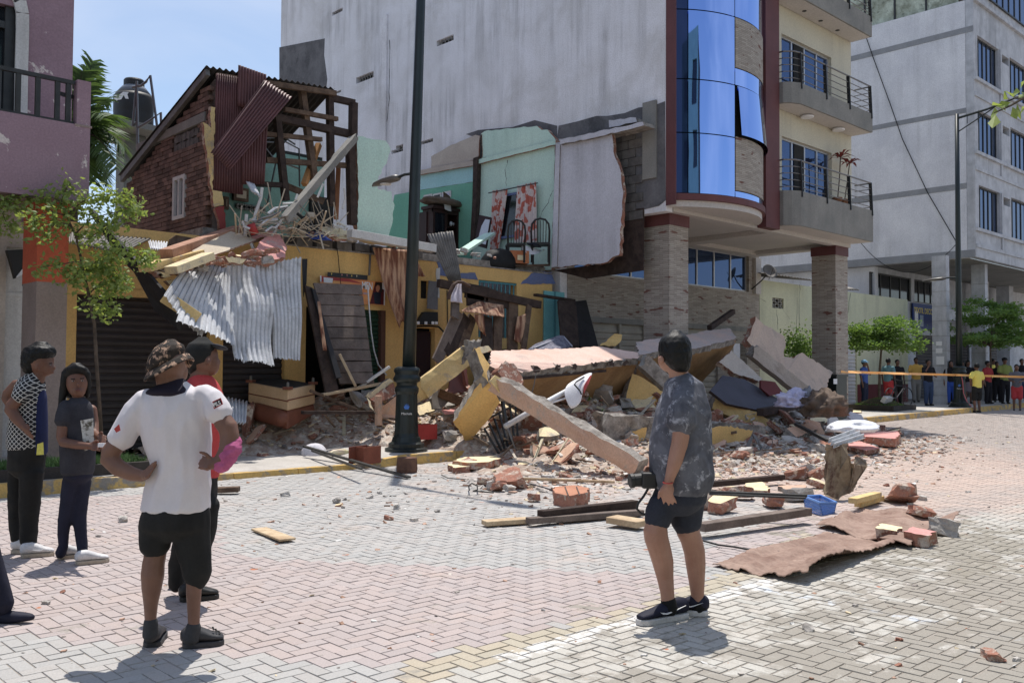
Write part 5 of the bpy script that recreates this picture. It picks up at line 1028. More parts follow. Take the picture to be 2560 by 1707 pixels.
# timber sticks
def stick(label,z_,a,b,w,m_,Ya=None,Yb=None,za=None,zb_=None,h=None,name='timber',cat='timber'):
    A=U(z_,*a,Y=Ya) if Ya else U(z_,*a,z=za); B=U(z_,*b,Y=Yb) if Yb else U(z_,*b,z=zb_)
    o=MB().bar(A,B,w,h or w).build(name,m_); b_=o.modifiers.new('b','BEVEL'); b_.width=.004; b_.segments=1; return tag(o,label,cat)
S=stick
S('pale plank lying on the paving, leftmost of the long boards','L',(345,1432),(700,1408),.14,palewood,za=.04,zb_=.04,h=.045)
S('brown square timber lying on top of the pale plank','L',(785,1370),(1530,1285),.1,darkwood,za=.1,zb_=.1,h=.09)
S('thin timber lying in front of the brown square timber','L',(690,1415),(1580,1350),.1,greywood,za=.06,zb_=.04,h=.06)
S('pale splintered plank ending behind the man in shorts','L',(1345,1400),(1590,1440),.2,palewood,za=.07,zb_=.06,h=.06)
S('long grey timber running from the man to the blue basket','Q',(140,1005),(870,895),.12,greywood,za=.1,zb_=.12,h=.075)
S('dark timber lying behind the broken bricks right of the man','Q',(200,712),(700,662),.11,darkwood,za=.08,zb_=.1,h=.07)
S('dark metal bars bundled across the bricks right of the man','Q',(170,762),(870,790),.03,blackmetal,za=.26,zb_=.28)
S('second dark bar under the bundle right of the man','Q',(200,778),(860,805),.022,blackmetal,za=.24,zb_=.26)
S('yellow timber stub beside the crumpled metal sheet','Q',(1180,825),(1350,780),.1,paleyel,za=.12,zb_=.12,h=.06)
S('second yellow timber stub in front of its twin','Q',(1215,850),(1375,805),.08,paleyel,za=.05,zb_=.05,h=.06)
S('black bent bar sticking out of the heap above the metal sheet','Q',(790,300),(1010,415),.06,blackmetal,Ya=9.2,Yb=8.2)
S('pale stick lying before the crumpled heap by the salmon column','L',(640,1085),(1370,1112),.035,palewood,za=.05,zb_=.03)
S('short pale plank lying alone on the paving','K',(420,1200),(625,1278),.15,palewood,za=.02,zb_=.03,h=.02)
S('short brown plank by the kerb behind the man in the cap','K',(120,925),(280,918),.14,wood,za=.05,zb_=.06,h=.06)
S('dark flat bar lying across the kerb from the pavement','K',(745,615),(1490,835),.07,blackmetal,za=.24,zb_=.03,h=.03)
S('second dark bar beside the flat bar on the kerb','K',(800,645),(1150,775),.04,blackmetal,za=.2,zb_=.19,h=.03)
S('white plank leaning up out of the heap beside the plank panel','I',(565,1190),(780,1045),.09,whitepaint,Ya=14.4,Yb=14.2,h=.05)
S('long pale plank lying across the heap behind the lamp','I',(300,1245),(720,1165),.11,palewood,Ya=14.2,Yb=14.3,h=.05)
S('brown plank sloping down from the sofa','I',(215,1215),(545,1350),.14,wood,Ya=14.3,Yb=14.0,h=.05)
S('long brown board lying flat below the sofa heap','I',(160,1370),(690,1372),.12,darkwood,Ya=13.9,Yb=13.9,h=.06)
S('thin pale batten standing behind the heap','I',(425,955),(540,1185),.1,palewood,Ya=14.4,Yb=14.2,h=.04)
S('dark timber lying behind the lamp to the right','I',(1120,1230),(1330,1310),.2,wood,Ya=13.2,Yb=13.0,h=.16)
S('brown timber pointing to the kerb right of the lamp','I',(1085,1545),(1260,1490),.15,darkwood,za=.27,zb_=.3)
S('salmon upright post standing in the heap beside the lamp','I',(700,1250),(703,1462),.1,salmon,Ya=13.8,Yb=13.8)
S('thin timber resting on the cream house end of the heap','J',(1485,690),(1670,560),.12,darkwood,Ya=12.6,Yb=12.9)
S('dark timber lying under the white clothes bundle','F',(0,1370),(250,1325),.16,darkwood,Ya=10.6,Yb=10.8)
S('dark timber leaning in front of the tan wall slab','F',(245,1160),(375,1275),.12,darkwood,Ya=11.4,Yb=11.0)
S('light timber at the pale slab by the planter','F',(560,1385),(650,1352),.1,wood,Ya=11.4,Yb=11.5)
S('white painted beam lying along the edge of the upper floor','e',(1365,715),(2285,880),.2,whitepaint,Ya=15.0,Yb=14.9,h=.16)
S('yellow painted beam beneath the white one on the floor edge','e',(1490,770),(1860,830),.14,paleyel,Ya=15.1,Yb=15.1,h=.1)
S('long salmon and brown beam sloping down the roof wreckage','H',(365,425),(930,235),.22,mat('salmon_timber',srgb(196,146,116),srgb(140,96,70),3,.9,.3,30),Ya=14.1,Yb=15.6,h=.16)
S('broken yellow beam end hanging over the left shutter','H',(345,755),(610,935),.24,paleyel,Ya=13.7,Yb=13.5,h=.2)
S('yellow slab edge at the left end of the roof wreckage','H',(190,535),(620,420),.24,paleyel,Ya=13.9,Yb=14.4,h=.12)
S('second yellow slab just below it on the roof wreckage','H',(400,552),(695,440),.26,creamp,Ya=13.7,Yb=14.0,h=.12)
S('mint painted plank slanting across the broken room floor','C',(415,1385),(640,1240),.3,mint,Ya=16.2,Yb=16.6,h=.06)
S('dark board leaning across the teal door','J',(120,430),(420,475),.14,darkwood,Ya=15.2,Yb=15.2,h=.06)
for k,(a,b,m_) in enumerate((((1455,410),(1660,340),greywood),((1480,390),(1720,380),wood),((1560,420),(1870,350),darkwood),((1650,400),(1930,330),wood))): S(('grey','brown','dark','long brown')[k]+' joist broken under the mint room floor','I',a,b,.16,m_,Ya=16.0+k*.1,Yb=15.8+k*.1)
S('timber board edge under the orange box in the mint room','C',(800,1468),(1065,1462),.08,wood,Ya=15.7,Yb=15.6,h=.05)
# brick pieces standing in a row right of the man
for k,(x,y,s,kd) in enumerate(((1500,838,.42,'brick'),(400,815,.34,'yellow'),(200,880,.36,'brick'),(265,905,.36,'yellow'),(800,680,.3,'brick'),(860,670,.3,'mortar'),(930,690,.32,'brick'),(800,830,.3,'mortar'),(1650,950,.24,'brick'),(1800,1060,.24,'mortar'),(940,740,.24,'yellow'),(640,870,.3,'salmon'))):
    p=Gd('Q',x,y); put(kd,p.x,p.y,p.z+.02,s,(['large red brick lump beside the yellow stubs','cream plaster lump on the bricks right of the man','upright red lump nearest the man in shorts','round cream-faced lump beside the man in shorts','red block, first of the standing row behind the bars','grey block in the middle of the standing row','red block at the right end of the standing row','grey lump left of the blue basket','orange brick lump on the rusty sheet','grey round lump at the edge of the rusty sheet','cream block behind the blue basket','salmon lump under the dark bars'][k],'masonry lump','larger lumps right of the man'))
for nm,lab,x,y,m_ in (('brick_half','cream-topped brick half lying on the rusty sheet','1432',1075,creamp),('brick_half','rose-topped brick half lying on the rusty sheet','1645',1105,rosep)):
    p=Gd('Q',int(x),y+25); tag(slab(nm,lab,'brick',[p+Vector(q) for q in ((-.12,.09,.125),(.09,.105,.14),(.125,-.075,.12),(-.09,-.105,.11))],.1,(m_,brickc),.012,.06,vec=Vector((0,0,-.105))))
for k,(x,y) in enumerate(((665,760),(890,775),(1100,650))): pass
bxm=mat('hollow_clay',srgb(150,80,52),srgb(130,66,44),4,.9,.2,30)
cb_=thing('drawer_carcass','brown open wooden drawer box standing on the pavement by the kerb','drawer',Gd('K',1190,745,.07))
p=Gd('K',1175,735,.07); R=Euler((0,0,.35)).to_matrix()
for c_,s_ in (((0,-.13,.13),(.46,.02,.26)),((0,.13,.13),(.46,.02,.26)),((-.05,0,.13),(.02,.24,.24)),((.22,0,.13),(.02,.24,.24))): MB().box(p+R@Vector(c_),s_,R).build('board',bxm,cb_)
sp=Gd('K',1475,800); tag(MB().lathe([(.15,0),(.16,.05),(.15,.2),(.145,.22)],sp,14).build('tree_stump',mat('stump',srgb(120,84,64),srgb(96,66,52),6,.9,.5,30)),'short brown log stump standing in front of the yellow kerb','stump')
# ---- sheet metal
gs='corrugated sheets of the fallen canopy'
def cbend(a,b): return lambda u,v: a*sin(pi*v)+b*sin(pi*u)*v
Hs=lambda x,y,Y:U('H',x,y,Y=Y)
corrobj('canopy_sheet','bright corrugated sheet, left one of the fallen canopy','metal sheet',galv,Hs(520,530,14.3),Hs(850,480,14.6),Hs(345,745,13.3),Hs(640,1075,13.5),9,.016,nv=8,prof='trap',bend=cbend(-.06,.05),jag=.02,group=gs)
corrobj('canopy_sheet','bright corrugated sheet hanging in the middle of the fallen canopy','metal sheet',galv,Hs(600,492,14.45),Hs(900,510,14.5),Hs(440,950,13.2),Hs(905,1150,13.6),11,.016,nv=8,prof='trap',bend=cbend(.04,-.03),jag=.02,group=gs)
corrobj('canopy_sheet','crumpled corrugated sheet sagging lowest in the fallen canopy','metal sheet',galv,Hs(830,500,14.4),Hs(1180,500,14.6),Hs(905,1240,13.7),Hs(1205,1305,13.9),9,.018,nv=14,prof='trap',bend=lambda u,v:.05*sin(v*9+u)+.03*sin(u*7)*v,jag=.03,group=gs)
corrobj('canopy_sheet','grey corrugated sheet hanging at the right end of the fallen canopy','metal sheet',galv,Hs(1150,495,14.6),Hs(1420,450,14.75),Hs(1210,1235,14.2),Hs(1415,1255,14.35),8,.018,nv=10,prof='trap',bend=lambda u,v:.025*sin(v*8),jag=.02,group=gs)
dk=mat('black_roofing',srgb(48,46,48),srgb(36,35,37),3,.6,.1,25)
slab('dark_roof_strip','dark roofing strip sloping above the left shutter','roofing strip',ptY('G',[(690,400,14.6),(720,395,14.6),(1000,720,14.2),(1150,880,13.9),(1411,1180,13.5),(1411,1340,13.5),(1210,1180,13.9),(1050,880,14.2),(930,760,14.4)]),.06,(dk,dk),.006,.3)
corrobj('loose_roof_sheet','dull corrugated roofing on the low roof behind the young tree','metal sheet',oldgalv,U('G',540,560,Y=15.6),U('G',1200,610,Y=15.6),U('G',540,650,Y=14.6),U('G',960,730,Y=14.6),18,.02)
corrobj('loose_roof_sheet','small bright corrugated piece at the foot of the brick wall','metal sheet',galv,U('H',220,320,Y=14.9),U('H',372,335,Y=14.9),U('H',240,385,Y=14.5),U('H',360,402,Y=14.5),7,.02)
corrobj('flying_sheet','small torn white corrugated scrap hanging from the frame','metal sheet',galv,U('e',245,150,Y=15.2),U('e',330,190,Y=15.2),U('e',300,250,Y=15.0),U('e',390,315,Y=15.0),6,.02,jag=.03)
corrobj('standing_sheet','grey corrugated sheet standing upright right of the lamp','metal sheet',oldgalv,U('I',1048,102,Y=14.9),U('I',1232,78,Y=14.9),U('I',1205,440,Y=14.7),U('I',1292,435,Y=14.7),9,.018,jag=.01)
corrobj('corrugated_scrap','bent corrugated scrap lying behind the man in the cap','metal sheet',galv,U('K',180,265,Y=14.2),U('K',335,300,Y=14.2),U('K',200,440,Y=13.6),U('K',325,455,Y=13.6),6,.03)
def drape(name,label,cat,m_,z_,TL,TR,BL,BR,wav,n=24,nv=16,group=None,tear=.0):
    P=[U(z_,q[0],q[1],Y=q[2]) for q in (TL,TR,BL,BR)]
    def fn(u,v):
        p=P[0].lerp(P[1],u).lerp(P[2].lerp(P[3],u),v); p=p+Vector((0,-1,0))*(wav*(.3+.7*v)*sin(u*15+2*sin(v*3)+1.3))
        if v==1.: p=p+Vector((0,0,tear*mnoise.noise(Vector((u*9,3,1)))))
        return p
    o=MB().grid(fn,n,nv).build(name,m_,smooth=True); md=o.modifiers.new('t','SOLIDIFY'); md.thickness=.006; return tag(o,label,cat,group)
drape('hanging_sheet','brown striped sheet hanging from the floor edge behind the lamp post','hanging sheet',browncloth,'I',(655,195,15.25),(930,215,15.25),(835,760,15.15),(985,700,15.15),.05,tear=.25)
drape('hanging_sheet','corner of the brown striped sheet folded right of the lamp post','hanging sheet',browncloth,'I',(925,215,15.3),(985,300,15.3),(965,400,15.2),(1040,405,15.2),.03)
drape('hanging_sheet','brown striped strip on the boards left of the plank panel','hanging sheet',browncloth,'I',(265,580,14.55),(285,580,14.55),(305,930,14.2),(335,930,14.2),.01)
drape('hanging_sheet','brown striped sheet draped over the wrecked shed top','hanging sheet',browncloth,'c',(1270,480,14.15),(1690,540,14.15),(970,640,13.95),(1720,740,13.95),.04)
drape('hanging_sheet','pointed brown striped flap below the shed drape','hanging sheet',browncloth,'c',(1190,690,13.95),(1365,680,13.95),(1290,930,13.95),(1405,1050,13.95),.02)
drape('hanging_sheet','torn brown striped flap at the right post of the shed','hanging sheet',browncloth,'I',(1690,690,14.05),(1752,668,14.05),(1665,850,14.0),(1755,915,14.0),.02)
drape('white_cloth','white cloth hung over the wrecked shed beam','cloth',mat('white_cloth',srgb(214,206,216),srgb(196,186,196),3,.9,.1,20),'c',(920,185,14.1),(1010,180,14.15),(800,480,13.95),(1030,510,14.05),.04)
tag(MB().tube([U('c',*q,Y=14.0) for q in ((790,440),(810,330),(870,210),(940,165),(1020,170),(1140,235))],.035,7).build('rolled_strap',mat('brown_strap',srgb(84,62,52),None,rough=.8)),'brown rolled strap looped over the shed beam','strap')
slab('carpet_piece','grey speckled carpet piece hanging on the yellow wall','carpet',pts('I',[(1062,430),(1128,440),(1125,640),(1050,630)],Y=15.35),.02,(rawgrey,rawgrey),.006,.1)
# rusty sheets on the street
def groundsheet(name,label,z_,L,m_,zf,n=96):
    P=[Gd(z_,*q) for q in L]
    def fn(u,v):
        p=P[0].lerp(P[1],u).lerp(P[3].lerp(P[2],u),v); ed=(u in(0.,1.))or(v in(0.,1.)); j=.045*mnoise.noise(Vector((u*19,v*19,5))) if ed else 0
        return Vector((p.x+j,p.y+j,p.z+max(.006,zf(u,v)+.004*sin(v*150)+.02*mnoise.noise(Vector((u*5,v*5,2))))))
    o=MB().grid(fn,n,n).build(name,m_,smooth=True); md=o.modifiers.new('t','SOLIDIFY'); md.thickness=.006; return tag(o,label,'metal sheet')
groundsheet('rusty_sheet','large flat rusty sheet with lifted corner on the paving at right','Q',[(220,1275),(840,1400),(1500,1130),(1000,1040)],rust,lambda u,v:.02+.012*sin(u*22)+.11*math.exp(-((u-1)/.22)**2-((v-.25)/.35)**2)+.05*math.exp(-((u-1)/.2)**2-((v-.9)/.2)**2)+.02*sin(v*5))
groundsheet('rusty_sheet','second rusty sheet lying beyond the large one under the lumps','Q',[(930,1010),(1560,1160),(1920,975),(1260,890)],rust,lambda u,v:.03+.03*sin(u*9+v*4)+.02*sin(v*14)+.07*math.exp(-((u-1)/.15)**2-((v-.9)/.2)**2))
# crumpled standing sheet
cs=[U('Q',*q,z=0) for q in ((1000,800),(1180,800))]; Yc=cs[0].y
def crump(L,m_,par,nm): return slab(nm,None,None,[U('Q',x,y,d=d_) for x,y,d_ in L],.012,(m_,m_),.01,.05,parent=par)
cr_=thing('crumpled_sheet','crumpled rusty sheet standing upright behind the blue basket','metal sheet',Gd('Q',1080,815))
oldr=mat('stained_sheet',srgb(150,132,104),srgb(110,90,68),5,.7,.3,18,dirt=srgb(90,60,44),dsc=4,dth=(.5,.6))
crump([(1000,440,11.1),(1060,450,10.95),(1140,430,11.0),(1150,520,10.9),(1190,600,10.95),(1195,650,11.0),(1150,770,10.9),(1060,815,10.8),(1000,810,10.85),(985,760,11.0),(990,560,11.1)],oldr,cr_,'crumpled_face')
crump([(1190,600,10.95),(1205,520,11.2),(1270,540,11.3),(1282,590,11.2),(1220,680,11.3),(1180,770,11.1),(1150,770,10.9)],oldr,cr_,'crumpled_fold')
corrobj('bent_top',None,None,galv,U('Q',1010,405,d=11.0),U('Q',1060,455,d=10.9),U('Q',1190,335,d=11.5),U('Q',1270,390,d=11.4),3,.03,parent=cr_,nv=4)
# tangle of pale tubes on the roof wreckage
for k,(L,r,m_) in enumerate((([(415,215),(400,330),(340,500),(325,590),(350,700)],.028,whitepaint),([(245,505),(230,745)],.03,whitepaint),([(280,565),(600,605)],.025,whitepaint),([(515,745),(630,590)],.022,whitepaint),([(480,500),(560,440),(640,430),(690,420)],.03,galv),([(380,640),(470,570),(580,560)],.028,galv),([(330,600),(420,545),(520,520),(700,430)],.02,steel),([(600,600),(640,545),(745,405)],.02,whitepaint),([(450,690),(520,640),(560,650),(600,610)],.02,galv),([(640,390),(810,380)],.025,whitepaint),([(290,820),(340,930),(375,1010)],.025,whitepaint),([(780,345),(800,285)],.02,whitepaint),([(1020,320),(1080,175)],.02,whitepaint),([(1020,360),(1110,600)],.012,steel),([(200,580),(220,640),(280,660)],.02,galv),([(820,400),(900,480),(980,650)],.012,steel),([(1290,445),(1320,330),(1310,220)],.02,whitepaint))):
    tag(MB().tube([U('e',x,y,Y=15.1-.02*k) for x,y in L],r,6).build('loose_tube',m_),('thick ' if r>.024 else 'thin ')+{'white_paint':'white','galvanised_sheet':'bright zinc','railing_steel':'dull steel'}[m_.name]+(' bent' if len(L)>2 else ' upright' if abs(L[0][1]-L[-1][1])>abs(L[0][0]-L[-1][0]) else ' lying')+' tube in the tangle '+('left of' if L[0][0]<450 else 'at' if L[0][0]<760 else 'right of')+' the slanting post','tube','bent tubes tangled on the roof wreckage')
tag(MB().tube([U('e',x,y,Y=14.9) for x,y in ((290,610),(310,660),(340,720))],.075,8).build('red_bottle',redp,smooth=True),'red bottle shape among the tubes above the canopy','bottle')
slab('beige_board','beige ceiling board lying tilted on the roof wreckage','board',ptY('H',[(560,398,14.3),(860,242,15.2),(1070,312,15.0),(715,440,14.2)]),.03,(beige,brickc),.006,.2)
slab('rose_slab','rose pink wall slab lying tilted on the roof wreckage','wall slab',ptY('H',[(1060,385,14.6),(1130,290,15.0),(1245,262,15.1),(1310,370,14.9),(1292,448,14.6),(1160,482,14.4),(1080,440,14.5)]),.12,(rosep,brickc),.012,.1)
slab('rose_strip','narrow rose strip behind the rose slab','wall slab',ptY('H',[(1020,290,15.2),(1190,240,15.3),(1235,256,15.3),(1060,312,15.1)]),.08,(rosep,brickc),.01,.1)
slab('plywood_arch','rounded brown plywood headboard leaning by the brick wall','board',ptY('H',[(378,370,14.9),(395,305,14.9),(440,277,14.9),(570,298,15.0),(590,330,15.0),(520,385,14.9)]),.04,(wood,wood),.004,.1)
slab('cream_slab','cream wall slab lying on the upper floor edge below the mint fragment','wall slab',ptY('e',[(1020,650,15.3),(1140,640,15.4),(1362,690,15.4),(1345,778,15.1),(1190,768,15.1)]),.06,CB,.01,.1)
for k,(L,m_) in enumerate((([(365,640),(480,600),(497,626),(400,668)],CB),([(305,560),(400,590),(350,612),(300,590)],CB),([(820,440),(985,460),(960,500),(850,490)],CB),([(695,450),(820,440),(830,460),(700,470)],(brickc,brickc)),([(990,490),(1110,470),(1100,505),(1000,510)],(brickc,brickc)),([(215,560),(300,560),(340,600),(240,600)],(brickc,brickc)))): slab('roof_chip',['cream chip','small cream sliver','flat cream piece','thin brick course','brick course','brick pile piece'][k]+' on the roof wreckage above the canopy','masonry chip',pts('H',L,Y=13.9),.12,m_,.012,.08)
for _ in range(60):
    x=random.uniform(8.2,14.5); y=random.uniform(14.9,15.6); kd=random.choice(('brick','mortar','mortar','white')); put(kd,x,y,ztop+.2,random.uniform(.07,.2),('small '+ADJ[kd]+' lump on the upper floor edge '+('above the sheets' if x<10 else 'above the banner' if x<12 else 'near the mint room'),'masonry lump','lumps along the upper floor edge'))
for _ in range(45):
    t_=random.random(); p=U('H',200+t_*1000,560-t_*120+random.uniform(-20,60),Y=14.2+random.uniform(-.2,.3)); kd=random.choice(('brick','yellow','mortar')); put(kd,p.x,p.y,p.z,random.uniform(.1,.26),(ADJ[kd]+' lump heaped above the fallen canopy, '+('left part' if t_<.35 else 'middle part' if t_<.7 else 'right part'),'masonry lump','lumps heaped on the canopy'))
# thin sticks and lath spilling over the upper floor edge
mb=MB()
for _ in range(160):
    t_=random.random(); p=U('e',120+t_*1150,690-150*math.exp(-((t_-.35)/.2)**2)+random.uniform(-20,90),Y=15.3+random.uniform(-.4,.5)); d_=Vector((random.gauss(0,1),random.gauss(0,.6),random.gauss(.2,.5))).normalized(); l=random.uniform(.15,.7); mb.bar(p,p+d_*l,random.uniform(.01,.03),random.uniform(.008,.02))
tag(mb.build('lath',beige),'tangle of broken lath and thin sticks on the upper floor edge','lath',kind='stuff')
# ---------------------------------------------------------------- furniture and odd things in the wreckage
def bv(o,w=.01,s=2):
    m=o.modifiers.new('b','BEVEL'); m.width=w; m.segments=s; m.limit_method='ANGLE'; return o
def soft(o,n=2):
    m=o.modifiers.new('s','SUBSURF'); m.levels=n; m.render_levels=n
    for p in o.data.polygons: p.use_smooth=True
    return o
# plank panel leaning on the shop front
pp=thing('plank_panel','panel of wide weathered grey planks leaning against the shop front','plank panel',U('I',560,1160,Y=14.3))
TL,TR,BL,BR=U('I',240,445,Y=15.0),U('I',580,458,Y=15.0),U('I',428,1170,Y=14.3),U('I',672,1165,Y=14.3); N_=newell([TL,TR,BR,BL]); N_=N_ if N_.y<0 else -N_
for k in range(9):
    v0,v1=k/9+.004,(k+1)/9-.004; q=[TL.lerp(BL,v1),TR.lerp(BR,v1),TR.lerp(BR,v0),TL.lerp(BL,v0)]; slab('plank',None,None,q,.03,(greywood,greywood),.006,.3,parent=pp,vec=-N_*.03)
for u in (.12,.9): MB().bar(TL.lerp(TR,u)-N_*.06,BL.lerp(BR,u)-N_*.06,.08,.05).build('batten',darkwood,pp)
for k,(L,m_) in enumerate((([(178,462,14.9),(225,480,14.9),(420,1215,14.2),(330,1225,14.2)],darkwood),([(225,478,14.85),(255,500,14.85),(440,1120,14.15),(400,1125,14.15)],dk),([(320,1040,14.4),(370,1040,14.4),(415,1220,14.2),(330,1230,14.2)],wood))): slab('leaning_board',['dark narrow board leaning left of the plank panel','black board edge beside the plank panel','short brown board at the foot of the dark boards'][k],'board',ptY('I',L),.05,(m_,m_),.008,.3)
slab('black_panel','black panel edge standing behind the right canopy sheet','panel',ptY('H',[(1428,462,15.1),(1470,460,15.1),(1462,650,15.0),(1440,760,15.0)]),.03,(dk,dk),.005,.3)
# wrecked timber shed
ws=thing('wrecked_shed','wrecked plank shed with slanting top beam behind the yellow beam','shed',U('I',1450,930,Y=14.2))
def sh(nm,a,b,w_,m_,Ya=14.1,Yb=14.1,h=.05): MB().bar(U('I',*a,Y=Ya),U('I',*b,Y=Yb),w_,h,hint=(0,1,0)).build(nm,m_,ws)
MB().bar(U('I',1130,450,Y=14.2),U('I',1850,605,Y=14.2),.12,.16).build('top_beam',darkwood,ws)
for k,(a,b,w_,m_) in enumerate((((1275,655),(1115,1010),.24,greywood),((1330,690),(1190,960),.26,darkwood),((1370,690),(1290,930),.22,wood),((1470,690),(1475,930),.3,darkwood),((1555,640),(1545,930),.24,wood),((1660,575),(1655,935),.28,palewood if False else wood),((1775,610),(1735,920),.14,wood),((1250,520),(1245,700),.2,greywood))): sh('board',a,b,w_,m_,14.15+.04*(k%3),13.95+.04*(k%3))
for k,(a,b) in enumerate((((1320,500),(1480,530)),((1470,530),(1640,590)),((1330,560),(1450,560)))): sh('board',a,b,.3,darkwood,14.22,14.22,.04)
MB().aabb((U('I',1380,800,Y=15.2).x,15.1,.3),(U('I',1660,800,Y=15.2).x,15.15,2.0)).build('dark_back',darkroom,ws)
for k,(L,m_) in enumerate((([(300,470,15.0),(440,480,15.0),(465,830,14.3),(330,830,14.3)],darkwood),([(430,480,15.0),(520,470,15.0),(615,835,14.3),(470,835,14.3)],dk))): slab('leaning_board',['brown board leaning in front of the tile wall','black board leaning at the tile wall right of its brown twin'][k],'board',ptY('J',L),.05,(m_,m_),.006,.3)
# overturned sofa
so=thing('overturned_sofa','overturned cream and brown sofa lying on the heap by the shutters','sofa',U('K',560,470,d=16.2))
A,B_,C_=U('K',345,158,d=16.6),U('K',628,212,d=15.9),U('K',822,172,d=16.9); D_=A+C_-B_; dn=Vector((0,0,-.36)); dn2=Vector((0,0,-.18))
bei=mat('cream_upholstery',srgb(214,176,128),srgb(204,166,118),3,.8,.1,40); brl=mat('brown_leather',srgb(136,76,50),srgb(120,66,44),3,.5,.1,30)
q=MB().hexa([A+dn,B_+dn,C_+dn,D_+dn,A,B_,C_,D_]).build('frame',bei,so,fixn=True); bv(q,.02)
c_=(A+B_+C_+D_)/4; i_=lambda p:p.lerp(c_,.06)+Vector((0,0,.004)); MB().add([i_(A),i_(B_),i_(C_),i_(D_)],[(0,1,2,3)]).build('underside_cloth',mat('black_cloth',g(.03),g(.045),4,.9,.1,30),so)
MB().tube([A+dn2*1.0+Vector((0,0,-.02)),B_+dn2+Vector((0,0,-.02))],.012,6).build('piping',brl,so); MB().tube([B_+dn2,C_+dn2],.012,6).build('piping',brl,so)
for p in (A,B_,C_,D_):
    p=p.lerp(c_,.07); MB().box(p+Vector((0,0,.02)),(.14,.12,.05),Euler((0,0,.5)).to_matrix()).build('foot_block',brl,so); MB().lathe([(.03,0),(.025,.07),(.015,.08)],p+Vector((0,0,.045)),8).build('foot',steel,so)
e=(B_-A).normalized(); l0=A+dn+e*.02+Vector((0,0,-.12)); l1=B_+dn+e*.0+Vector((0,0,-.16)); soft(MB().tube([l0,l0.lerp(l1,.2),l0.lerp(l1,.5),l0.lerp(l1,.8),l1],[.13,.17,.175,.17,.14],10).build('seat_roll',brl,so),1)
bk=MB().hexa([A+dn+Vector((0,0,-.3)),B_+dn+Vector((0,0,-.34)),C_+dn+Vector((0,0,-.2)),D_+dn+Vector((0,0,-.2)),A+dn,B_+dn,C_+dn,D_+dn]).build('back_cushion',brl,so,fixn=True); bv(bk,.05,3)
# patterned mattress
mt=thing('mattress','grey checked mattress lying crooked behind the parapet','mattress',U('J',220,850,Y=13.3))
chk=mat('grey_ticking',srgb(128,126,138),srgb(96,96,112),14,.9,.15,60,thr=(.48,.52))
q=slab('mattress_body',None,None,ptY('J',[(50,858,13.0),(120,805,13.3),(290,745,13.8),(345,738,13.8),(420,828,13.4),(300,855,13.0)]),.22,(chk,chk),.004,.3,parent=mt); bv(q,.05,3)
MB().tube(ptY('J',[(110,845,12.97),(300,770,13.68),(345,760,13.7),(410,835,13.3)]),.018,6).build('piping',mat('pale_piping',srgb(170,170,180),None,rough=.8),mt)
# bent road sign on its post
sg2=thing('bent_road_sign','bent white-backed road sign on a grey post under the parapet','road sign',U('L',620,700,Y=11.2))
MB().tube([U('k',60,1330,Y=10.9),U('k',500,1070,Y=11.0),U('k',830,890,Y=11.1),U('k',940,790,Y=11.1)],.05,8).build('post',galv,sg2,smooth=True); MB().tube([U('k',540,1080,Y=11.0),U('k',710,1025,Y=11.0)],.02,6).build('brace',whiteplastic,sg2)
sgb=[[(705,1000,10.92),(760,1140,10.85),(800,1140,10.82),(880,1080,10.8)],[(700,960,10.95),(760,1000,10.88),(830,1000,10.84),(890,1010,10.8)],[(720,880,11.0),(790,860,10.95),(850,860,10.9),(905,930,10.82)],[(800,830,11.05),(860,790,11.0),(900,790,10.98),(940,850,10.85)],[(900,780,11.1),(950,755,11.08),(985,745,11.06),(1018,748,11.0)]]
Pq=[[U('k',x,y,Y=Y) for x,y,Y in r] for r in sgb]
q=MB().grid(lambda u,v:Pq[int(v*4+.5)][int(u*3+.5)],3,4).build('sign_plate',whiteplastic,sg2,smooth=True); q.modifiers.new('s','SUBSURF').levels=2; q.modifiers['s'].render_levels=2; md=q.modifiers.new('t','SOLIDIFY'); md.thickness=.006
slab('red_face',None,None,ptY('k',[(912,900,10.8),(935,850,10.82),(985,775,10.95),(998,780,10.94),(960,880,10.82),(915,970,10.76)]),.004,(redp,redp),.002,.3,parent=sg2)
MB().tube(ptY('k',[(915,795,10.93),(830,845,10.88),(810,875,10.84),(870,945,10.78),(888,985,10.76)]),.014,6).build('rubber_edge',blackplastic,sg2)
# black window grille crushed under the yellow block
gr=thing('window_grille','black iron window grille crushed under the yellow block','grille',Gd('L',450,900))
for k in range(7):
    a=U('L',345+k*40,690-k*38,Y=11.6); b=U('L',470+k*25,905-k*8,Y=11.3); MB().bar(a,b,.03).build('bar',blackmetal,gr)
MB().bar(U('L',490,480,Y=11.3),U('L',520,690,Y=11.2),.05).build('bar',blackmetal,gr); MB().bar(U('L',330,640,Y=11.7),U('L',600,500,Y=11.5),.03).build('bar',blackmetal,gr); MB().bar(U('L',530,690,Y=11.2),U('L',620,920,Y=11.0),.025).build('bar',steel,gr)
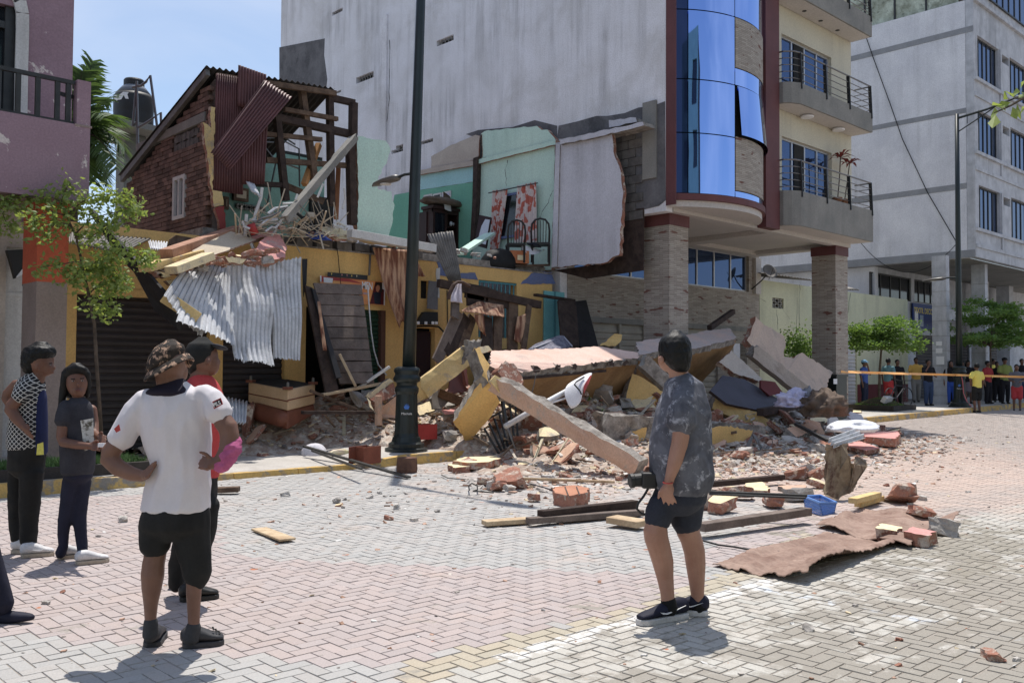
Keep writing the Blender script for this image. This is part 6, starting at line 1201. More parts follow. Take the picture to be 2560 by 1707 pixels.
# blue plastic basket
bk_=thing('plastic_basket','blue plastic lattice basket standing on the timber by the rusty sheet','basket',Gd('i',1000,1470))
blp=mat('blue_plastic',srgb(96,150,224),srgb(88,142,216),4,.45,.0,30,spec=.5)
T=[U('i',858,1268,d=10.05),U('i',1160,1325,d=9.75),U('i',1040,1280,d=10.3),U('i',950,1248,d=10.4)]
cF=[U('i',858,1270,d=10.0),U('i',1005,1330,d=9.7),U('i',1160,1328,d=9.9),U('i',1010,1262,d=10.25)]
cB=[U('i',872,1420,d=9.98),U('i',1035,1475,d=9.72),U('i',1140,1420,d=9.88),U('i',1000,1400,d=10.2)]
MB().tube(cF+[cF[0]],.014,6).build('rim',blp,bk_); MB().prism(cB,(0,0,.01)).build('base',blp,bk_,fixn=True)
for k in range(4):
    a,b,c,d=cF[k],cF[(k+1)%4],cB[k],cB[(k+1)%4]; m_=MB()
    for i in range(13): m_.bar(a.lerp(b,i/12),c.lerp(d,i/12),.011,.006)
    for i in (1,2,3,4,5,6): m_.bar(a.lerp(c,i/6.),b.lerp(d,i/6.),.009,.006)
    m_.add([a,b,a.lerp(c,.16)*.0+b.lerp(d,.16),a.lerp(c,.16)],[(0,1,2,3)]); m_.build('lattice_side',blp,bk_)
# clothes
def blob(name,label,cat,m_,c,r,amp=.25,sc=2.2,flat=.3,group=None,parent=None):
    b=bmesh.new(); bmesh.ops.create_icosphere(b,subdivisions=4,radius=1); o_=Vector((random.random()*99,random.random()*99,0))
    for v in b.verts:
        n=mnoise.noise(v.co*sc+o_)+.5*mnoise.noise(v.co*sc*2.3+o_); p=v.co*(1+amp*n)
        if p.z<-flat: p.z=-flat
        v.co=Vector((p.x*r[0],p.y*r[1],p.z*r[2]))
    me=bpy.data.meshes.new(name); b.to_mesh(me); b.free(); me.materials.append(m_)
    for p in me.polygons: p.use_smooth=True
    o=bpy.data.objects.new(name,me)
    if parent is not None: link(o,parent); o.location=Vector(c)-WO[parent]
    else: C.objects.link(o); o.location=c; tag(o,label,cat,group)
    return o
lil=mat('lilac_cloth',srgb(206,200,226),srgb(190,184,214),6,.9,.2,30); brn=mat('brown_cloth',srgb(116,96,80),srgb(96,80,66),6,.9,.3,30); gryc=mat('grey_cloth',srgb(150,150,156),srgb(110,110,118),8,.9,.2,30)
blob('clothes_bundle','lilac and white clothes bundled on the timber before the tan slab','clothes',lil,U('i',780,400,d=19.2),(.46,.36,.26),.45,3.4)
blob('clothes_bundle','grey speckled garment between the lilac bundle and the brown coat','clothes',gryc,U('i',905,415,d=19.1),(.2,.22,.32),.4,3.2)
blob('brown_coat','heavy brown coat crumpled on the rubble at right','coat',brn,U('i',1050,450,d=18.9),(.6,.42,.36),.42,3.2,.45)
blob('white_sack','white plastic sheet crumpled behind the bent metal','plastic sheet',mat('white_plastic_bag',srgb(232,232,236),srgb(220,222,228),4,.5,.2,20),U('i',1320,640,d=17.2),(.55,.4,.16),.25,1.6)
blob('vase','pink and green ceramic shape lying on the boards below the sofa','vase',mat('pink_ceramic',srgb(214,176,170),srgb(190,206,120),1.2,.4,.05,20),(lambda p:Vector((p.x,p.y,gtop(p.x,p.y)+.04)))(U('K',995,408,d=15.4)),(.19,.065,.06),.16,2.2,.9)
blob('white_bowl','white rounded bowl lying upside down on the pavement heap','bowl',offwhite,(lambda p:Vector((p.x,p.y,gtop(p.x,p.y)+.03)))(U('K',815,480,d=15.6)),(.22,.2,.17),.08,1.6,.25)
# small hollow things by the lamp
rc=thing('red_crate','small red plastic crate right of the lamp base','crate',U('K',1577,540,d=16.0)); p=U('K',1577,510,d=16.0); redpl=mat('red_plastic',srgb(190,50,46),None,rough=.45,bump=0)
for k,(c_,s_) in enumerate((((0,-.12,0),(.5,.02,.26)),((0,.12,0),(.5,.02,.26)),((-.24,0,0),(.02,.22,.25)),((.24,0,0),(.02,.22,.25)),((0,0,-.12),(.46,.22,.02)))): MB().box(p+Vector(c_),s_).build('side',redpl,rc)
for k,(z_,L,th,m_,lab,cat) in enumerate((('I',[(1190,1225,13.6),(1230,1110,13.8),(1320,1060,13.9),(1350,1200,13.7),(1300,1230,13.6)],.04,mat('wardrobe_brown',srgb(112,62,50),None,rough=.5),'brown wardrobe panel lying behind the yellow beam','panel'),('I',[(1310,1075,13.7),(1330,1060,13.7),(1352,1210,13.6),(1335,1215,13.6)],.08,mat('wardrobe_edge',srgb(140,80,64),None,rough=.5),'narrow reddish wardrobe edge behind the yellow beam','panel'),('I',[(610,1250,14.1),(780,1130,14.2),(810,1150,14.2),(640,1275,14.1)],.1,CB and creamp,'cream slab resting on the brown box left of the lamp','slab'),('I',[(640,1275,14.05),(805,1160,14.15),(830,1240,14.1),(700,1300,14.0)],.2,brickc,'reddish box side below the cream slab left of the lamp','box'),('I',[(1150,1355,12.9),(1290,1340,13.0),(1270,1380,12.8),(1170,1385,12.8)],.04,rosep,'thin rose tile piece right of the lamp','tile'),('I',[(960,1330,13.2),(1060,1290,13.4),(1100,1350,13.2),(1000,1390,13.0)],.05,creamp,'cream plaster piece just right of the lamp','plaster'),('I',[(1075,1260,13.1),(1130,1210,13.2),(1200,1290,13.1),(1160,1340,13.0),(1090,1340,13.0)],.05,oldgalv,'crumpled grey metal scrap right of the lamp','metal scrap'),('I',[(620,1260,13.9),(690,1380,13.7),(640,1330,13.8)],.03,creamp,'pale curved shard standing left of the lamp','shard'),('K',[(1160,470,15.2),(1215,450,15.3),(1290,505,15.0),(1220,530,15.0)],.02,whitepaint,'torn white paper sheet on the heap left of the lamp','paper'),('K',[(840,370,15.2),(900,320,15.3),(960,330,15.3),(930,375,15.1)],.04,galv,'grey crumpled flashing behind the pink vase','flashing'),('L',[(730,820,10.6),(870,835,10.6),(860,880,10.5),(735,905,10.5)],.06,salmon,'salmon flake standing under the fallen column','plaster'),('L',[(770,690,10.8),(860,670,10.9),(935,735,10.7),(860,755,10.6),(775,750,10.7)],.1,creamp,'cream wall flake lying on top of bricks under the column','plaster'),('L',[(910,830,10.4),(1025,795,10.5),(1010,850,10.3),(960,880,10.3)],.07,salmon,'second salmon flake right of its twin under the column','plaster'),('Q',[(415,530,9.0),(495,370,9.2),(520,375,9.2),(440,520,9.0)],.015,oldgalv,'thin bent metal strip standing left of the wire loop','metal strip'),('Q',[(495,365,9.2),(525,380,9.2),(590,528,8.9),(575,520,8.9)],.015,oldgalv,'second bent metal strip leaning against its twin','metal strip'),('Q',[(228,480,9.3),(265,455,9.3),(290,495,9.25),(265,528,9.2),(225,515,9.2)],.03,creamp,'cream plaster shard beside the man in grey','shard'),('Q',[(1015,260,9.7),(1060,240,9.7),(1115,310,9.6),(1060,360,9.5),(1020,330,9.6)],.03,whitepaint,'white plaster board standing at the right of the heap','plaster board'),('Q',[(1150,250,9.9),(1165,215,9.9),(1240,235,9.8),(1278,290,9.7),(1225,318,9.7)],.06,offwhite,'pale grey board leaning right of the white board','board'),('Q',[(730,330,9.6),(910,285,9.9),(950,330,9.7),(800,390,9.4)],.3,salmon,'salmon masonry block at the foot of the yellow beam','masonry block'),('Q',[(890,265,10.0),(960,240,10.1),(1010,265,10.0),(990,295,9.9),(900,290,9.9)],.2,creamp,'yellow wedge of masonry below the brown coat','masonry block'))):
    slab({'panel':'wood_panel','slab':'fallen_slab','box':'broken_box','tile':'tile_piece','plaster':'plaster_piece','paper':'paper_sheet','shard':'plaster_shard','flashing':'metal_flashing','board':'wall_board'}.get(cat,cat.replace(' ','_')),lab,cat,ptY(z_,L),th,(m_,broken if m_ in(creamp,salmon,rosep) else m_),.012,.12)
# extra broken slabs to fill the heap
lm=[('L',[(640,770),(760,740),(770,800),(700,830)],11.0),('L',[(700,930),(790,900),(820,950),(740,980)],10.9),('L',[(1130,560),(1230,545),(1270,600),(1150,640)],11.5),('Q',[(205,255),(245,240),(280,280),(215,310)],10.4),('Q',[(340,290),(400,270),(500,315),(420,330)],10.2)]
for k,(z_,L,Y) in enumerate(lm): slab('masonry_chunk',['red brick chunk left under the fallen column','red brick chunk beneath the salmon flake','dark masonry chunk behind the wall strip','brick chunk beside the man under the yellow beam','mesh-wrapped masonry chunk on the wall strip'][k],'masonry chunk',pts(z_,L,Y=Y),.25,(brickc,brickc),.03,.08)
# coiled wires
for k,(z_,L,zz) in enumerate((('L',[(230,1175),(225,1140),(250,1122),(290,1140),(295,1170),(260,1182),(300,1185),(360,1190),(420,1195)],.06),('L',[(640,1140),(720,1130),(800,1150),(880,1175)],.05),('Q',[(150,1095),(260,1125),(380,1140),(480,1160),(680,1172)],.02),('L',[(10,1055),(60,1080),(120,1085),(200,1090)],.03))): tag(MB().tube([U(z_,x,y,z=zz) for x,y in L],.009,5).build('loose_wire',(cable,navp,cable,steel)[k]),['looped dark wire lying among bricks on the paving','blue wire tangle beside the orange brick slab','thin wire trailing over the paving to the rusty sheet','pale wire lying before the kerb'][k],'wire')
for k,L in enumerate(([(890,560),(880,620),(868,670)],[(1280,555),(1325,640),(1315,760)],[(1295,780),(1275,880),(1300,980),(1330,1000)],[(1440,1000),(1520,990),(1590,1000)],[(755,255),(735,360),(710,440)])): tag(MB().tube([U('L',x,y,Y=9.9 if k in(2,3) else 10.7 if k<2 else 11.2) for x,y in L],.008,5).build('loose_wire',steel),['grey wire hanging over the middle of the salmon column','pale wire looped over the grey wall strip','pale wire hanging from the lower salmon column','wire end sticking out at the foot of the salmon column','thin wire hanging down the yellow underside'][k],'wire')
ring=[U('i',500+65*cos(t*.35),765+55*sin(t*.35),Y=9.0) for t in range(19)]; tag(MB().tube(ring,.008,5).build('wire_loop',steel),'thin round wire loop standing in front of the yellow wall strip','wire')
o3=slab('bound_brick_slab','orange brick slab bound with wire on the paving before the column','brick slab',[U('L',x,y,z=.14) for x,y in ((890,1195),(900,1150),(1050,1135),(1165,1155),(1150,1195),(1010,1220))],.14,(mat('orange_brick',srgb(196,132,96),srgb(178,116,84),3,.9,.3,30),brickc),.012,.1,vec=Vector((0,0,-.14)))
for x in (1000,1090): MB().tube([U('L',x-20,1150,z=.15),U('L',x+5,1215,z=.15)],.008,5).build('binding_wire',steel,o3)
for k,(x,y,s,kd) in enumerate(((515,1110,.34,'salmon'),(540,1160,.4,'brick'),(345,1140,.2,'brick'),(460,1185,.22,'salmon'),(980,1245,.17,'mortar'),(395,1170,.16,'mortar'),(545,1190,.14,'mortar'),(735,1265,.16,'brick'),(470,980,.22,'brick'),(200,1015,.3,'brick'))): p=Gd('L',x,y); put(kd,p.x,p.y,p.z+.02,s,(['salmon-faced lump on top of the brick by the wire loop','long red brick under the salmon-faced lump','brown lump right of the wire loop','small salmon lump in front of the long brick','grey pointed stone before the bound slab','flat grey stone right of the wire loop','grey stone right of the small salmon lump','thin brick chip left of the bound slab','red lump under the black grille','orange brick pair by the kerb slab'][k],'masonry lump','lumps around the wire loop'))
# ---------------------------------------------------------------- what is left in the mint room
XR_=XP-.2
def rX(z_,x0,y0,x1,y1,X): a=U(z_,x0,y0,X=X); b=U(z_,x1,y1,X=X); return min(a.y,b.y),max(a.y,b.y),min(a.z,b.z),max(a.z,b.z)
y0,y1,z0,z1=rX('h',1150,860,1420,260,XR_); MB().aabb((XR_-.02,y0,z0),(XR_+.03,y1,z1)).build('window_pane',darkglass,mr); MB().aabb((XR_-.04,y0,z1),(XR_+.03,y1,z1+.06)).build('window_head',blueplas,mr); MB().aabb((XR_-.04,y0,z0-.06),(XR_+.03,y1,z0)).build('window_sill',blueplas,mr)
def flow(t,vec,c):
    n=nnoise(t,vmap(t,vec,(3,3,2.2)),2.2,2,.5); r=ramp(t,.5,.54); t.links.new(n.outputs[0],r.inputs[0]); return mixc(t,r.outputs[0],srgb(214,198,194),srgb(196,96,76))
curt=mat('floral_curtain',g(.5),rough=.9,bump=.05,bsc=30,extra=flow)
def curtain(lab,L):
    P=[U('h',x,y,X=XR_-.1) for x,y in L]
    def fn(u,v): p=P[0].lerp(P[1],u).lerp(P[2].lerp(P[3],u),v); return p+Vector((-1,0,0))*(.035*sin(u*28+v*2))
    o=MB().grid(fn,40,10).build('curtain',curt,smooth=True); tag(o,lab,'curtain','red and white curtains in the mint room')
curtain('narrow red and white curtain, left of the dark window',[(1075,210),(1290,175),(1050,1065),(1140,1060)]); curtain('wide red and white curtain, right of the dark window',[(1420,140),(1685,85),(1390,930),(1675,930)])
tag(MB().tube([U('h',1015,240,X=XR_-.13),U('h',1700,100,X=XR_-.13)],.015,6).build('curtain_rod',blackmetal),'dark curtain rod above the mint room window','curtain rod')
def chair(lab,cx,base_y,Y0,sc,rot):
    t=thing('dining_chair',lab,'chair',U('h',cx,base_y,Y=Y0),'black dining chairs'); o=WO[t]; R=Euler((0,0,rot)).to_matrix(); P=lambda x,y,z:o+R@Vector((x,y,z))*sc
    for x,y in ((-.2,-.2),(.2,-.2)): MB().bar(P(x,y,0),P(x,y,.45),.04*sc).build('leg',blackplastic,t)
    for x in (-.2,.2): MB().bar(P(x,.2,0),P(x,.2,.46),.04*sc).build('leg',blackplastic,t)
    MB().box(P(0,0,.46),Vector((.46,.46,.05))*sc,R).build('seat',blackplastic,t)
    arc=[P(-.21,.2,.46),P(-.22,.23,.75),P(-.2,.25,.92),P(-.12,.26,1.02),P(0,.26,1.05),P(.12,.26,1.02),P(.2,.25,.92),P(.22,.23,.75),P(.21,.2,.46)]; MB().tube(arc,.025*sc,7).build('back_bow',blackplastic,t,smooth=True)
    for k in range(5): x=-.13+k*.065; MB().bar(P(x,.2,.47),P(x*1.1,.255,1.0),.018*sc).build('spindle',blackplastic,t)
chair('black bow-back chair tilted beside the orange box','1390' and 1390,1225,15.75,.95,2.5); chair('upright black bow-back chair nearest the white wall panel',1745,1225,15.6,1.0,2.3)
bx=thing('cardboard_box','orange printed cardboard box on the broken floor','box',U('h',1490,1235,Y=15.6)); o_=WO[bx]; q=MB().box(o_+Vector((0,.15,.17)),(.46,.3,.3),Euler((0,0,-.5)).to_matrix()).build('carton',mat('orange_carton',srgb(196,104,52),srgb(206,126,60),5,.8,.05,20),bx); MB().box(o_+Vector((-.05,-.02,.15)),(.2,.012,.12),Euler((0,0,-.5)).to_matrix()).build('printed_patch',creamp,bx)
blob('travel_bag','bulky black travel bag on the broken floor','bag',mat('black_nylon',g(.012),g(.02),4,.7,.2,20),U('h',1160,1215,Y=15.9),(.46,.35,.34),.12,1.3,.7)
tag(MB().grid(lambda u,v:U('h',1480+320*u,960+60*u+50*sin(pi*u)*v*1.5+ (1-v)*30*u,Y=15.65-.12*v)+Vector((0,0,-.12*v*(1-u))),12,3).build('white_basket',whiteplastic,smooth=True),'white and cream basket tray on the tilted chair','tray')
tag(bv(MB().box(U('h',1650,970,Y=15.62),(.34,.26,.03),Euler((.1,.12,.4)).to_matrix()).build('folder',navp),.004),'blue folder lying on the tray in the mint room','folder')
# cabinet with glass doors
cab=thing('china_cabinet','dark wooden china cabinet with glass doors against the green wall','cabinet',U('h',440,1010,Y=19.2)); mah=mat('mahogany',srgb(62,34,30),srgb(50,28,25),4,.5,.1,30)
P0,P1=U('h',240,450,Y=19.2),U('h',600,1000,Y=19.2); a,b=P0.x,P1.x; zt_,zb_=P0.z,4.1; yc_=19.2
for (x0,x1) in ((a,a+.07),(b-.07,b),((a+b)/2-.04,(a+b)/2+.04)): MB().aabb((x0,yc_,zb_),(x1,yc_+.06,zt_)).build('stile',mah,cab)
for zz in (zt_-.1,zb_+.0,zb_+.75): MB().aabb((a,yc_-.005,zz),(b,yc_+.065,zz+.1)).build('rail',mah,cab)
MB().aabb((a-.06,yc_-.06,zt_),(b+.06,yc_+.45,zt_+.08)).build('cornice',mah,cab); MB().aabb((a,yc_+.42,zb_),(b,yc_+.45,zt_)).build('back',darkwood,cab)
for x in (a,b-.03): MB().aabb((x,yc_+.06,zb_),(x+.03,yc_+.42,zt_)).build('side',mah,cab)
for k in range(1,4): MB().aabb((a+.03,yc_+.08,zb_+k*(zt_-zb_)/4),(b-.03,yc_+.42,zb_+k*(zt_-zb_)/4+.02)).build('shelf',mah,cab)
MB().aabb((a+.07,yc_+.02,zb_+.1),((a+b)/2-.04,yc_+.026,zt_-.1)).build('glass_door',darkglass,cab)
q0=U('h',130,500,Y=19.5); MB().aabb((q0.x,19.45,zb_),(a,19.8,q0.z)).build('side_case',mah,cab); q1=U('h',780,480,Y=19.3); MB().aabb((q1.x-.07,19.25,zb_),(q1.x,19.35,q1.z)).build('side_post',mah,cab); MB().bar((b,19.3,q1.z+.05),(q1.x,19.3,q1.z-.02),.08,.1).build('side_top',mah,cab)
for k,(x,y) in enumerate(((490,700),(540,710),(575,940),(650,740))): p=U('h',x,y,Y=yc_+.2); tag(MB().lathe([(.03,0),(.05,.04),(.05,.09),(.03,.12)],p,10).build('china_cup',whiteplastic,smooth=True),['white cup on the upper cabinet shelf, left','white cup on the upper cabinet shelf, right','white cup low in the cabinet','white cup on the cabinet side shelf'][k],'cup')
slab('paper_notice','pale paper stuck to the cabinet top','paper',pts('h',[(392,392),(485,395),(495,500),(455,490),(405,465)],Y=19.1),.005,(whitepaint,whitepaint),.003,.3)
blob('folded_cloth','tan folded cloth heaped on top of the cabinet','cloth',brn,U('h',380,385,Y=19.3),(.75,.3,.16),.2,2,.4); slab('cardboard_scrap','torn brown cardboard standing on the cabinet','cardboard',pts('h',[(390,350),(385,215),(440,250),(475,290),(480,350)],Y=19.4),.01,(wood,wood),.01,.1)
for k,(x0,y0,x1,y1,m_) in enumerate(((108,235,225,405,gryc),(238,220,355,380,blackplastic),(365,195,490,330,lil))):
    A_,B2=U('h',x0,y1,X=XP-.18),U('h',x1,y0,X=XP-.18); t=thing('wall_photograph',['pale framed photograph, leftmost on the green wall','dark framed photograph in the middle of the green wall','white framed photograph behind the torn cardboard'][k],'photograph',A_,'photographs on the green wall'); y0_,y1_=sorted((A_.y,B2.y)); zc=(A_.z+B2.z)/2; hh=abs(B2.z-A_.z)*.42
    MB().aabb((XP-.19,y0_,zc-hh),(XP-.165,y1_,zc+hh)).build('mount',whitepaint,t); MB().aabb((XP-.196,y0_+.05,zc-hh+.05),(XP-.191,y1_-.05,zc+hh-.05)).build('print',m_,t)
mi=slab('wall_mirror','tall framed mirror leaning against the mint wall','mirror',ptY('h',[(885,545,17.6),(1055,580,17.3),(985,1010,17.1),(815,960,17.5)]),.04,(mah,mah),.003,.5); slab('mirror_glass',None,None,ptY('h',[(895,590,17.58),(1035,615,17.28),(975,960,17.08),(840,920,17.48)]),.005,(alu,alu),.003,.5,parent=mi)
crack(mr,'C',[(765,715),(750,800),(762,900)],.025,ax='X',X=XR_-.05); crack(mr,'C',[(1090,930),(1050,1020),(985,1145)],.03,ax='X',X=XR_-.05)
# upper floor things among the tubes
oc=thing('office_chair','black office chair frame wrecked on the upper floor edge','chair',U('e',900,690,Y=15.2)); bf=lambda *L:[U('e',x,y,Y=15.2) for x,y in L]
MB().tube(bf((760,420),(800,500),(850,540),(990,540),(1040,600)),.03,6).build('arm_frame',blackplastic,oc); MB().tube(bf((850,540),(800,690)),.03,6).build('leg',blackplastic,oc); MB().tube(bf((990,540),(1010,690)),.03,6).build('leg',blackplastic,oc); slab('back_pad',None,None,ptY('e',[(850,545,15.25),(985,545,15.25),(1005,690,15.2),(810,690,15.2)]),.05,(blackplastic,blackplastic),.004,.3,parent=oc)
slab('leaning_board','tan board leaning behind the office chair','board',ptY('e',[(690,540,15.5),(830,420,15.6),(830,520,15.5),(740,590,15.4)]),.03,(beige,beige),.005,.2); slab('small_box','beige carton on the office chair','carton',ptY('e',[(910,480,15.15),(985,485,15.15),(995,535,15.1),(915,530,15.1)]),.15,(beige,beige),.004,.3)
drape('blue_tarp','blue tarpaulin scrap on the upper floor edge','tarpaulin',mat('blue_tarp',srgb(50,84,176),srgb(44,74,160),4,.6,.1,20),'e',(860,680,15.3),(1020,670,15.4),(930,770,15.0),(1190,795,15.0),.06); MB
fr=thing('fallen_window','small white window frame lying on the upper floor','frame',U('e',1250,640,Y=15.2)); L=bf((1190,625),(1230,585),(1330,635),(1290,655),(1190,625)); MB().tube(L,.03,6).build('frame_bar',whitepaint,fr)
# ---------------------------------------------------------------- water tank behind the brick house
J=lambda x,y,d=26.:U('j',x,y,d=d)
wt=thing('water_tower','concrete slab on a post carrying the tank behind the brick house','tower',J(425,900)-Vector((0,0,6)))
pc=J(425,720); MB().aabb((pc.x-.3,pc.y-.3,0),(pc.x+.3,pc.y+.3,pc.z)).build('post',concrete,wt)
sc_=J(400,680); R=Euler((0,0,.1)).to_matrix(); MB().box(sc_+Vector((0,0,-.02)),(2.3,2.3,.16),R).build('slab',concrete,wt)
tk=thing('water_tank','black plastic water tank with torn white label','water tank',J(418,640)); rr=(J(607,450)-J(235,450)).length/2; zb2=sc_.z+.07; tz=J(418,330).z-zb2
ct=Vector((sc_.x+.12,sc_.y,zb2)); MB().lathe([(rr*.97,0),(rr,.05),(rr,tz*.45),(rr*.985,tz*.5),(rr,tz*.55),(rr,tz),(rr*.92,tz+.09)],ct,32).build('body',blackplastic,tk,smooth=True)
MB().lathe([(rr*.92,0),(rr*.6,.22),(rr*.5,.26)],ct+Vector((0,0,tz+.09)),32).build('shoulder',mat('tank_grey',srgb(120,124,132),None,rough=.35,bump=0),tk,smooth=True); MB().lathe([(rr*.52,0),(rr*.52,.16),(rr*.47,.2)],ct+Vector((0,0,tz+.34)),24).build('lid',blackplastic,tk)
def cyl(px,py): # label patch on the tank skin
    p=J(px,py); d_=Vector((p.x-EYE.x,p.y-EYE.y,0)); v=Vector((p.x-ct.x,p.y-ct.y)); n=Vector((d_.y,-d_.x,0)).normalized(); off=(Vector((p.x,p.y,0))-Vector((ct.x,ct.y,0))).dot(n); dd_=-d_.normalized()*sqrt(max(0,(rr+.01)**2-off**2)); q=Vector((ct.x,ct.y,0))+n*off+dd_; return Vector((q.x,q.y,p.z))
MB().add([cyl(x,y) for x,y in ((255,330),(285,345),(290,385),(310,340),(345,318),(398,322),(385,345),(398,388),(365,385),(350,350),(325,390),(258,402))],[tuple(range(12))]).build('torn_label',whiteletter,tk)
for k,(L,lab) in enumerate(((((477,170),(485,560),(490,1000),(497,1560)),'tall grey pipe standing in front of the black tank'),(((435,232),(520,215),(570,175),(610,115),(660,480),(700,800),(720,1100)),'grey pipe arched above the tank lid'),(((495,625),(600,560),(713,478),(725,900),(735,1540)),'grey pipe elbow rising beside the brick gable'),(((470,250),(440,610),(485,570)),'thin pipe slanting across the black tank'))): tag(MB().tube([J(x,y,21.) for x,y in L],.03,7).build('water_pipe',steel),lab,'pipe')
# ---------------------------------------------------------------- street lamps
lens=mat('lamp_lens',srgb(200,196,190),None,rough=.3,bump=0)
def lamp(lab,B,lean,with_text):
    t=thing('street_lamp',lab,'street lamp',B,'green street lamps'); B=Vector(B); H_=10.25
    MB().lathe([(.36,0),(.36,.05),(.30,.07),(.30,.13),(.25,.16),(.23,.24)],B,24).build('base_flange',polegreen,t,smooth=False)
    prof=[]; n=20; m=MB()
    for z,r in ((.24,.215),(.3,.2),(.95,.18),(1.0,.2),(1.06,.2),(1.1,.17),(1.16,.175)): prof.append((r,z))
    vs=[]; K=40
    for r,z in prof:
        for j in range(K): rr=r*(1-(.05 if (j%4<2 and .28<z<.97) else 0)); vs.append(B+Vector((rr*cos(2*pi*j/K),rr*sin(2*pi*j/K),z)))
    m.add(vs,[(i*K+j,i*K+(j+1)%K,(i+1)*K+(j+1)%K,(i+1)*K+j) for i in range(len(prof)-1) for j in range(K)]); m.build('fluted_base',polegreen,t)
    MB().lathe([(.16,1.14),(.22,1.17),(.235,1.22),(.21,1.26),(.2,1.3),(.225,1.34),(.21,1.39),(.15,1.42)],B,24).build('collar',polegreen,t,smooth=True)
    P=lambda z:B+Vector((lean.x*z,lean.y*z,z)); MB().tube([P(1.36),P(4),P(7),P(H_)],[.112,.096,.082,.07],16).build('pole',polegreen,t,smooth=True)
    p=P(4.72-B.z+.14); a=MB().tube([p,p+Vector((0,.3,.02)),p+Vector((0,.5,-.0))],.025,8).build('side_arm',polegreen,t)
    hd=MB(); sec=[(.45,.05,.03,0),(.55,.1,.06,0),(.8,.13,.05,-.01),(1.1,.1,.035,-.03),(1.25,.02,.012,-.045)]
    vs=[p+Vector((w*cos(2*pi*j/12),y,dz+h*sin(2*pi*j/12))) for y,w,h,dz in sec for j in range(12)]; hd.add(vs,[(i*12+j,i*12+(j+1)%12,(i+1)*12+(j+1)%12,(i+1)*12+j) for i in range(4) for j in range(12)]+[tuple(range(11,-1,-1)),tuple(range(48,60))]); hd.build('side_lantern',mat('lantern_grey',srgb(96,92,88),None,rough=.4,bump=0,spec=.5) if 'lantern_grey' not in MATS else MATS['lantern_grey'],t,smooth=True)
    MB().lathe([(.1,0),(.1,.015)],p+Vector((0,.85,-.075)),14).build('side_lens',lens,t)
    q=P(H_-.15); MB().tube([q,q+Vector((0,-1.0,.12)),q+Vector((0,-1.9,.32))],[.045,.04,.03],8).build('road_arm',polegreen,t); MB().tube([q+Vector((0,0,-.5)),q+Vector((0,-.6,-.2)),q+Vector((0,-1.3,.17))],.022,6).build('arm_brace',polegreen,t)
    for y in (-.35,-.7): MB().tube([q+Vector((0,y,.04)),q+Vector((0,y,-.28-.3*y*-.3+.06))],.012,5).build('arm_strut',polegreen,t)
    hq=q+Vector((0,-1.85,.32)); vs=[hq+Vector((w*cos(2*pi*j/12),-(y-.45),dz+h*sin(2*pi*j/12))) for y,w,h,dz in sec for j in range(12)]; MB().add(vs,[(i*12+j,i*12+(j+1)%12,(i+1)*12+(j+1)%12,(i+1)*12+j) for i in range(4) for j in range(12)]+[tuple(range(11,-1,-1)),tuple(range(48,60))]).build('road_lantern',MATS['lantern_grey'],t,smooth=True)
    if with_text:
        d_=Vector((-B.x,-B.y,0)).normalized(); ang=math.atan2(d_.y,d_.x)+pi/2; lm_=mat('logo_blue',srgb(60,120,210),None,rough=.5,bump=0)
        o=text(t,'Machala',B+d_*.205+Vector((0,0,.62)),.055,whiteletter,rot=(pi/2,0,ang),align='CENTER',ext=.001)
        c_=B+d_*.203+Vector((0,0,.74)); s=Vector((cos(ang),sin(ang),0)); u_=Vector((0,0,1)); P2=lambda x,z:c_+s*x+u_*z
        MB().prism([P2(-.03,-.03),P2(.03,-.03),P2(.05,.02),P2(.03,.02),P2(.025,.06),P2(.01,.02),P2(0,.07),P2(-.01,.02),P2(-.025,.06),P2(-.03,.02),P2(-.05,.02)],d_*.004).build('logo',lm_,t,fixn=True)
B1=Gd('K',1470,648,.15); tp_=U('P',1052,0,Y=B1.y-.05); ln=Vector((tp_.x-B1.x,tp_.y-B1.y,0))/(tp_.z-B1.z)
lamp('tall dark green street lamp on the yellow kerb corner, left one',B1,ln,True)
B2=Vector((33.35,12.45,pz(33.35))); lamp('dark green street lamp on the far kerb behind the tape, right one',B2,Vector((0,0,0)),True)
# ---------------------------------------------------------------- foliage
def leafmat(name,a,b,tr=.35):
    m=mat(name,a,b,9,.55,0,20,spec=.35,fine=.2,rand=.1); t=m.node_tree; out=t.nodes['Material Output']; p=t.nodes['Principled BSDF']; tl=t.nodes.new('ShaderNodeBsdfTranslucent'); mx=t.nodes.new('ShaderNodeMixShader'); mx.inputs[0].default_value=tr
    tl.inputs[0].default_value=(a[0]*1.7,a[1]*1.7,a[2]*.9,1); t.links.new(p.outputs[0],mx.inputs[1]); t.links.new(tl.outputs[0],mx.inputs[2]); t.links.new(mx.outputs[0],out.inputs[0]); return m
leafA=leafmat('young_leaf',srgb(138,156,72),srgb(92,120,52),.35); leafB=leafmat('street_tree_leaf',srgb(104,138,56),srgb(70,104,42)); leafC=leafmat('palm_leaf',srgb(84,112,60),srgb(60,90,46),.3); leafR=leafmat('cordyline_leaf',srgb(130,44,42),srgb(90,38,40),.3)
bark=mat('bark',srgb(104,88,74),srgb(76,64,54),8,.95,.5,40)
def leaf(mb,p,s,d_,n_=None):
    d_=d_.normalized(); w=d_.cross(Vector((random.gauss(0,1),random.gauss(0,1),random.gauss(0,1)))).normalized()*s*.28; k=d_.cross(w).normalized()*s*.08
    mb.add([p,p+d_*s*.5+w+k,p+d_*s,p+d_*s*.5-w+k],[(0,1,2),(0,2,3)])
def rv(s=1.): return Vector((random.gauss(0,s),random.gauss(0,s),random.gauss(0,s)))
